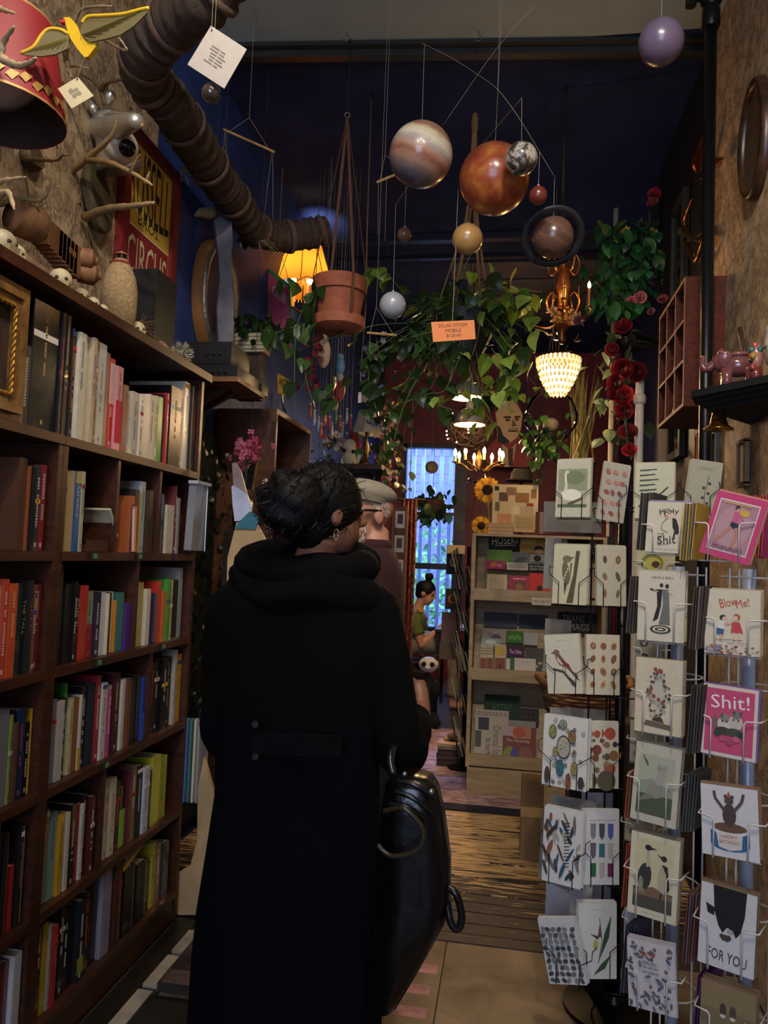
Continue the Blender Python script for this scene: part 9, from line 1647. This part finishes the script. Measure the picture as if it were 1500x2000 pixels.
MAR = paint(0.9,0,0.2,50,0.3); mb = folds(loft([(bx,Ym,0.86,0.135,0.19),(bx,Ym,1.0,0.14,0.20),(bx,Ym,1.2,0.14,0.20),(bx+0.01,Ym,1.34,0.125,0.20),(bx+0.012,Ym,1.40,0.10,0.15),(bx+0.02,Ym,1.445,0.075,0.09)],'#34101a',30,2.3),0.006,5,4); part('sweater',mb,MAR,t,'all')
for sy in (-1,1): Q = spline([V(bx,Ym+sy*0.13,1.36),V(bx,Ym+sy*0.2,1.34),V(bx+0.01,Ym+sy*0.245,1.08),V(bx-0.1,Ym+sy*0.2,1.04),V(bx-0.17,Ym+sy*0.17,1.025)],6); mb = MB(); mb.tube(Q,interp([0.06,0.075,0.062,0.05,0.042],len(Q)),'#34101a',16); part('sleeve',mb,MAR,t,'all')
mb = MB(); mb.lathe([(0.062,-0.02),(0.078,0.0),(0.07,0.028),(0.06,0.03)],'#3c141e',V(bx+0.012,Ym,1.445),20,caps=False); part('collar',mb,MAR,t,'all')
mb = loft([(bx, Ym, 0.1, 0.07, 0.17), (bx, Ym, 0.5, 0.085, 0.18), (bx, Ym, 0.88, 0.14, 0.19)], '#23262e', 28); part('trousers', mb, COAT, t, 'all')
CAP = paint(0.9,0,0.15,90,0.3); mb = MB(); mb.ball(L(0,-0.005,0.072),(0.094,0.118,0.05),'#948c7a',24,14,M @ Euler((0.22,0,0)).to_matrix()); part('cap',mb,CAP,t,'all'); mb = MB(); mb.lathe([(0.082,-0.012),(0.084,0.012)],'#7c7464',L(0,-0.006,0.048),24,(M @ Euler((0.22,0,0)).to_matrix()) @ V(0,0,1),sy=1.16,caps=False); part('cap_band',mb,CAP,t,'all'); mb = MB(); mb.ball(L(0,0.105,0.055),(0.06,0.045,0.008),'#8a8270',18,8,M); part('cap_peak',mb,CAP,t,'all')
mb = MB()
for sx in (-1, 1):
    mb.tube([L(sx*0.04+0.024*math.cos(a),0.092,0.004+0.018*math.sin(a)) for a in [i*0.524 for i in range(13)]],0.0035,'#101012',6); mb.tube([L(sx*0.066,0.09,0.01),L(sx*0.079,0.03,0.01),L(sx*0.08,-0.02,0.006)],0.0045,'#101012',6)
mb.tube([L(-0.016, 0.094, 0.008), L(0.016, 0.094, 0.008)], 0.003, '#101012', 6); part('glasses', mb, paint(0.25), t, 'all')
rr = random.Random(9); mb = MB()
for i in range(420):
    a = rr.uniform(-1.5,1.5); z = rr.uniform(-0.10,-0.045)-0.012*math.cos(a); rad = 0.058; p = L(math.sin(a)*0.062,0.028+math.cos(a)*0.058,z); mb.tube([p,p+V(rr.uniform(-0.004,0.004),rr.uniform(-0.004,0.004),-0.010)],[0.0012,0.0004],rr.choice(['#b4aca4','#948c84','#ccc6be']),3)
for i in range(160): p = L(rr.choice((-1,1))*0.075,rr.uniform(-0.05,0.01),rr.uniform(-0.005,0.035)); mb.tube([p,p+V(0.006,rr.uniform(-0.004,0.004),-0.012)],[0.0014,0.0005],'#a8a098',3)
part('beard', mb, paint(0.8), t)['kind'] = 'stuff'
for sx in (-1, 1): mb = MB(); mb.ball(L(sx*0.034, 0.078, 0.006), (0.012, 0.008, 0.009), '#2c2018', 10, 8, M); part('eye', mb, paint(0.1), t, 'all')
# ---- woman seated by the window
Ys = 7.3; hc = ony(833,1158,Ys); t = thing('person','young woman with topknot in green top seated by window','person',(hc.x-0.1,Ys,0)); hp = V(hc.x-0.15,Ys,0.56)
mb = MB(); L,M = head_mb(mb,hc,(0.93,-0.12,-0.32),1.0); sh = V(hc.x-0.09,Ys,hc.z-0.22); mb.tube([L(0,-0.02,-0.05),sh+V(0.01,0,0.06),sh],[0.045,0.05,0.07],'#888888',12); limb(mb,[sh-V(0,0,0.03),(sh+hp)/2-V(0.02,0,0),hp+V(0,0,0.06)],[0.11,0.10,0.12])
el = {}
for sy in (-1, 1):
    a = sh+V(0.0,sy*0.16,-0.02); e = sh+V(0.08,sy*0.19,-0.26); h = V(hc.x+0.22,Ys+sy*0.08,0.82); limb(mb,[sh,a,e],[0.06,0.048,0.036]); limb(mb,[e,h],[0.036,0.024]); hand_mb(mb,h,(1,-sy*0.1,0),(0,0,-1),0.3,0.9,sy); el[sy] = (a,e)
    k = hp+V(0.42,sy*0.11,0.02); f = V(k.x+0.02,Ys+sy*0.11,0.09); limb(mb,[hp+V(0,sy*0.09,0.03),k],[0.085,0.058]); limb(mb,[k,f],[0.056,0.042]); mb.tube([f-V(0.03,0,0.04),f+V(0.16,0,-0.045)],[0.042,0.032],'#888888',10)
fused('body', mb, skin('light_skin', '#c49478'), t, 0.011)
GRN = paint(0.85,0,0.2,30); mb = folds(loft([(hp.x,Ys,0.50,0.135,0.17),(hp.x-0.01,Ys,0.62,0.125,0.16),((sh.x+hp.x)/2-0.01,Ys,0.75,0.12,0.165),(sh.x,Ys,sh.z-0.03,0.11,0.175),(sh.x+0.01,Ys,sh.z+0.04,0.07,0.10)],'#5c7034',28),0.005,5,2); part('green_top',mb,GRN,t,'all')
for sy in (-1,1): a,e = el[sy]; mb = MB(); mb.tube(spline([sh+V(0,sy*0.08,0),a,a*0.4+e*0.6],5),interp([0.06,0.066,0.058],11),'#5c7034',14); part('sleeve',mb,GRN,t,'all')
for sy in (-1,1): k = hp+V(0.42,sy*0.11,0.02); mb = MB(); mb.tube(spline([hp+V(-0.05,sy*0.08,0.02),hp+V(0.2,sy*0.1,0.04),k+V(0.03,0,-0.01),k+V(0.03,0,-0.2),V(k.x+0.02,Ys+sy*0.11,0.13)],5),interp([0.12,0.10,0.075,0.066,0.062],21),'#8c8470',14); part('trouser_leg',mb,GRN,t,'all')
mb = MB(); mb.ball(L(0,-0.022,0.034),(0.083,0.098,0.092),'#0f0d0c',20,14,M); mb.ball(L(0,-0.05,-0.02),(0.07,0.055,0.06),'#0f0d0c',16,10,M); part('hair',mb,HAIR,t,'all'); mb = MB(); mb.ball(L(0,-0.03,0.155),(0.042,0.042,0.042),'#0f0d0c',16,10); mb.tube([L(0,-0.025,0.1),L(0,-0.03,0.15)],[0.03,0.03],'#0f0d0c',10); part('topknot',mb,HAIR,t,'all')
for sx in (-1, 1): mb = MB(); mb.ball(L(sx*0.03, 0.074, 0.006), (0.011, 0.007, 0.008), '#1c1410', 8, 6, M); part('eye', mb, paint(0.1), t, 'all')
t = thing('stool','low dark stool under the seated woman','stool',(hp.x,Ys,0)); mb = MB(); mb.lathe([(0.17,0.40),(0.18,0.42),(0.17,0.435)],'#2a2018',(hp.x,Ys,0),20); part('seat',mb,CE,t,35)
for k in range(4): a = 0.785+k*1.571; mb = MB(); mb.tube([V(hp.x+0.11*math.cos(a),Ys+0.11*math.sin(a),0.405),V(hp.x+0.17*math.cos(a),Ys+0.17*math.sin(a),0.005)],0.014,'#2a2018',8); part('leg',mb,CE,t)
tx = hc.x+0.32; t = thing('small_table','small dark table in front of the seated woman','table',(tx,Ys,0)); mb = MB(); mb.bbox((tx-0.2,Ys-0.3,0.735),(tx+0.25,Ys+0.3,0.76),'#1c1612'); part('tabletop',mb,CE,t)
for dx in (-0.17, 0.22):
    for dy in (-0.27,0.27): mb = MB(); mb.bbox((tx+dx-0.015,Ys+dy-0.015,0.003),(tx+dx+0.015,Ys+dy+0.015,0.735),'#1c1612'); part('leg',mb,CE,t)
t = thing('laptop','pale laptop open on the table by the window','laptop',(tx,Ys,0.761)); mb = MB(); mb.bbox((tx-0.12,Ys-0.16,0.761),(tx+0.10,Ys+0.16,0.775),'#b8bcc4'); part('keyboard_base',mb,paint(0.35,0.3),t); mb = MB(); mb.box((tx+0.14,Ys,0.87),(0.008,0.32,0.2),'#b8bcc4',(0,0.35,0)); part('screen_lid',mb,paint(0.35,0.3),t)
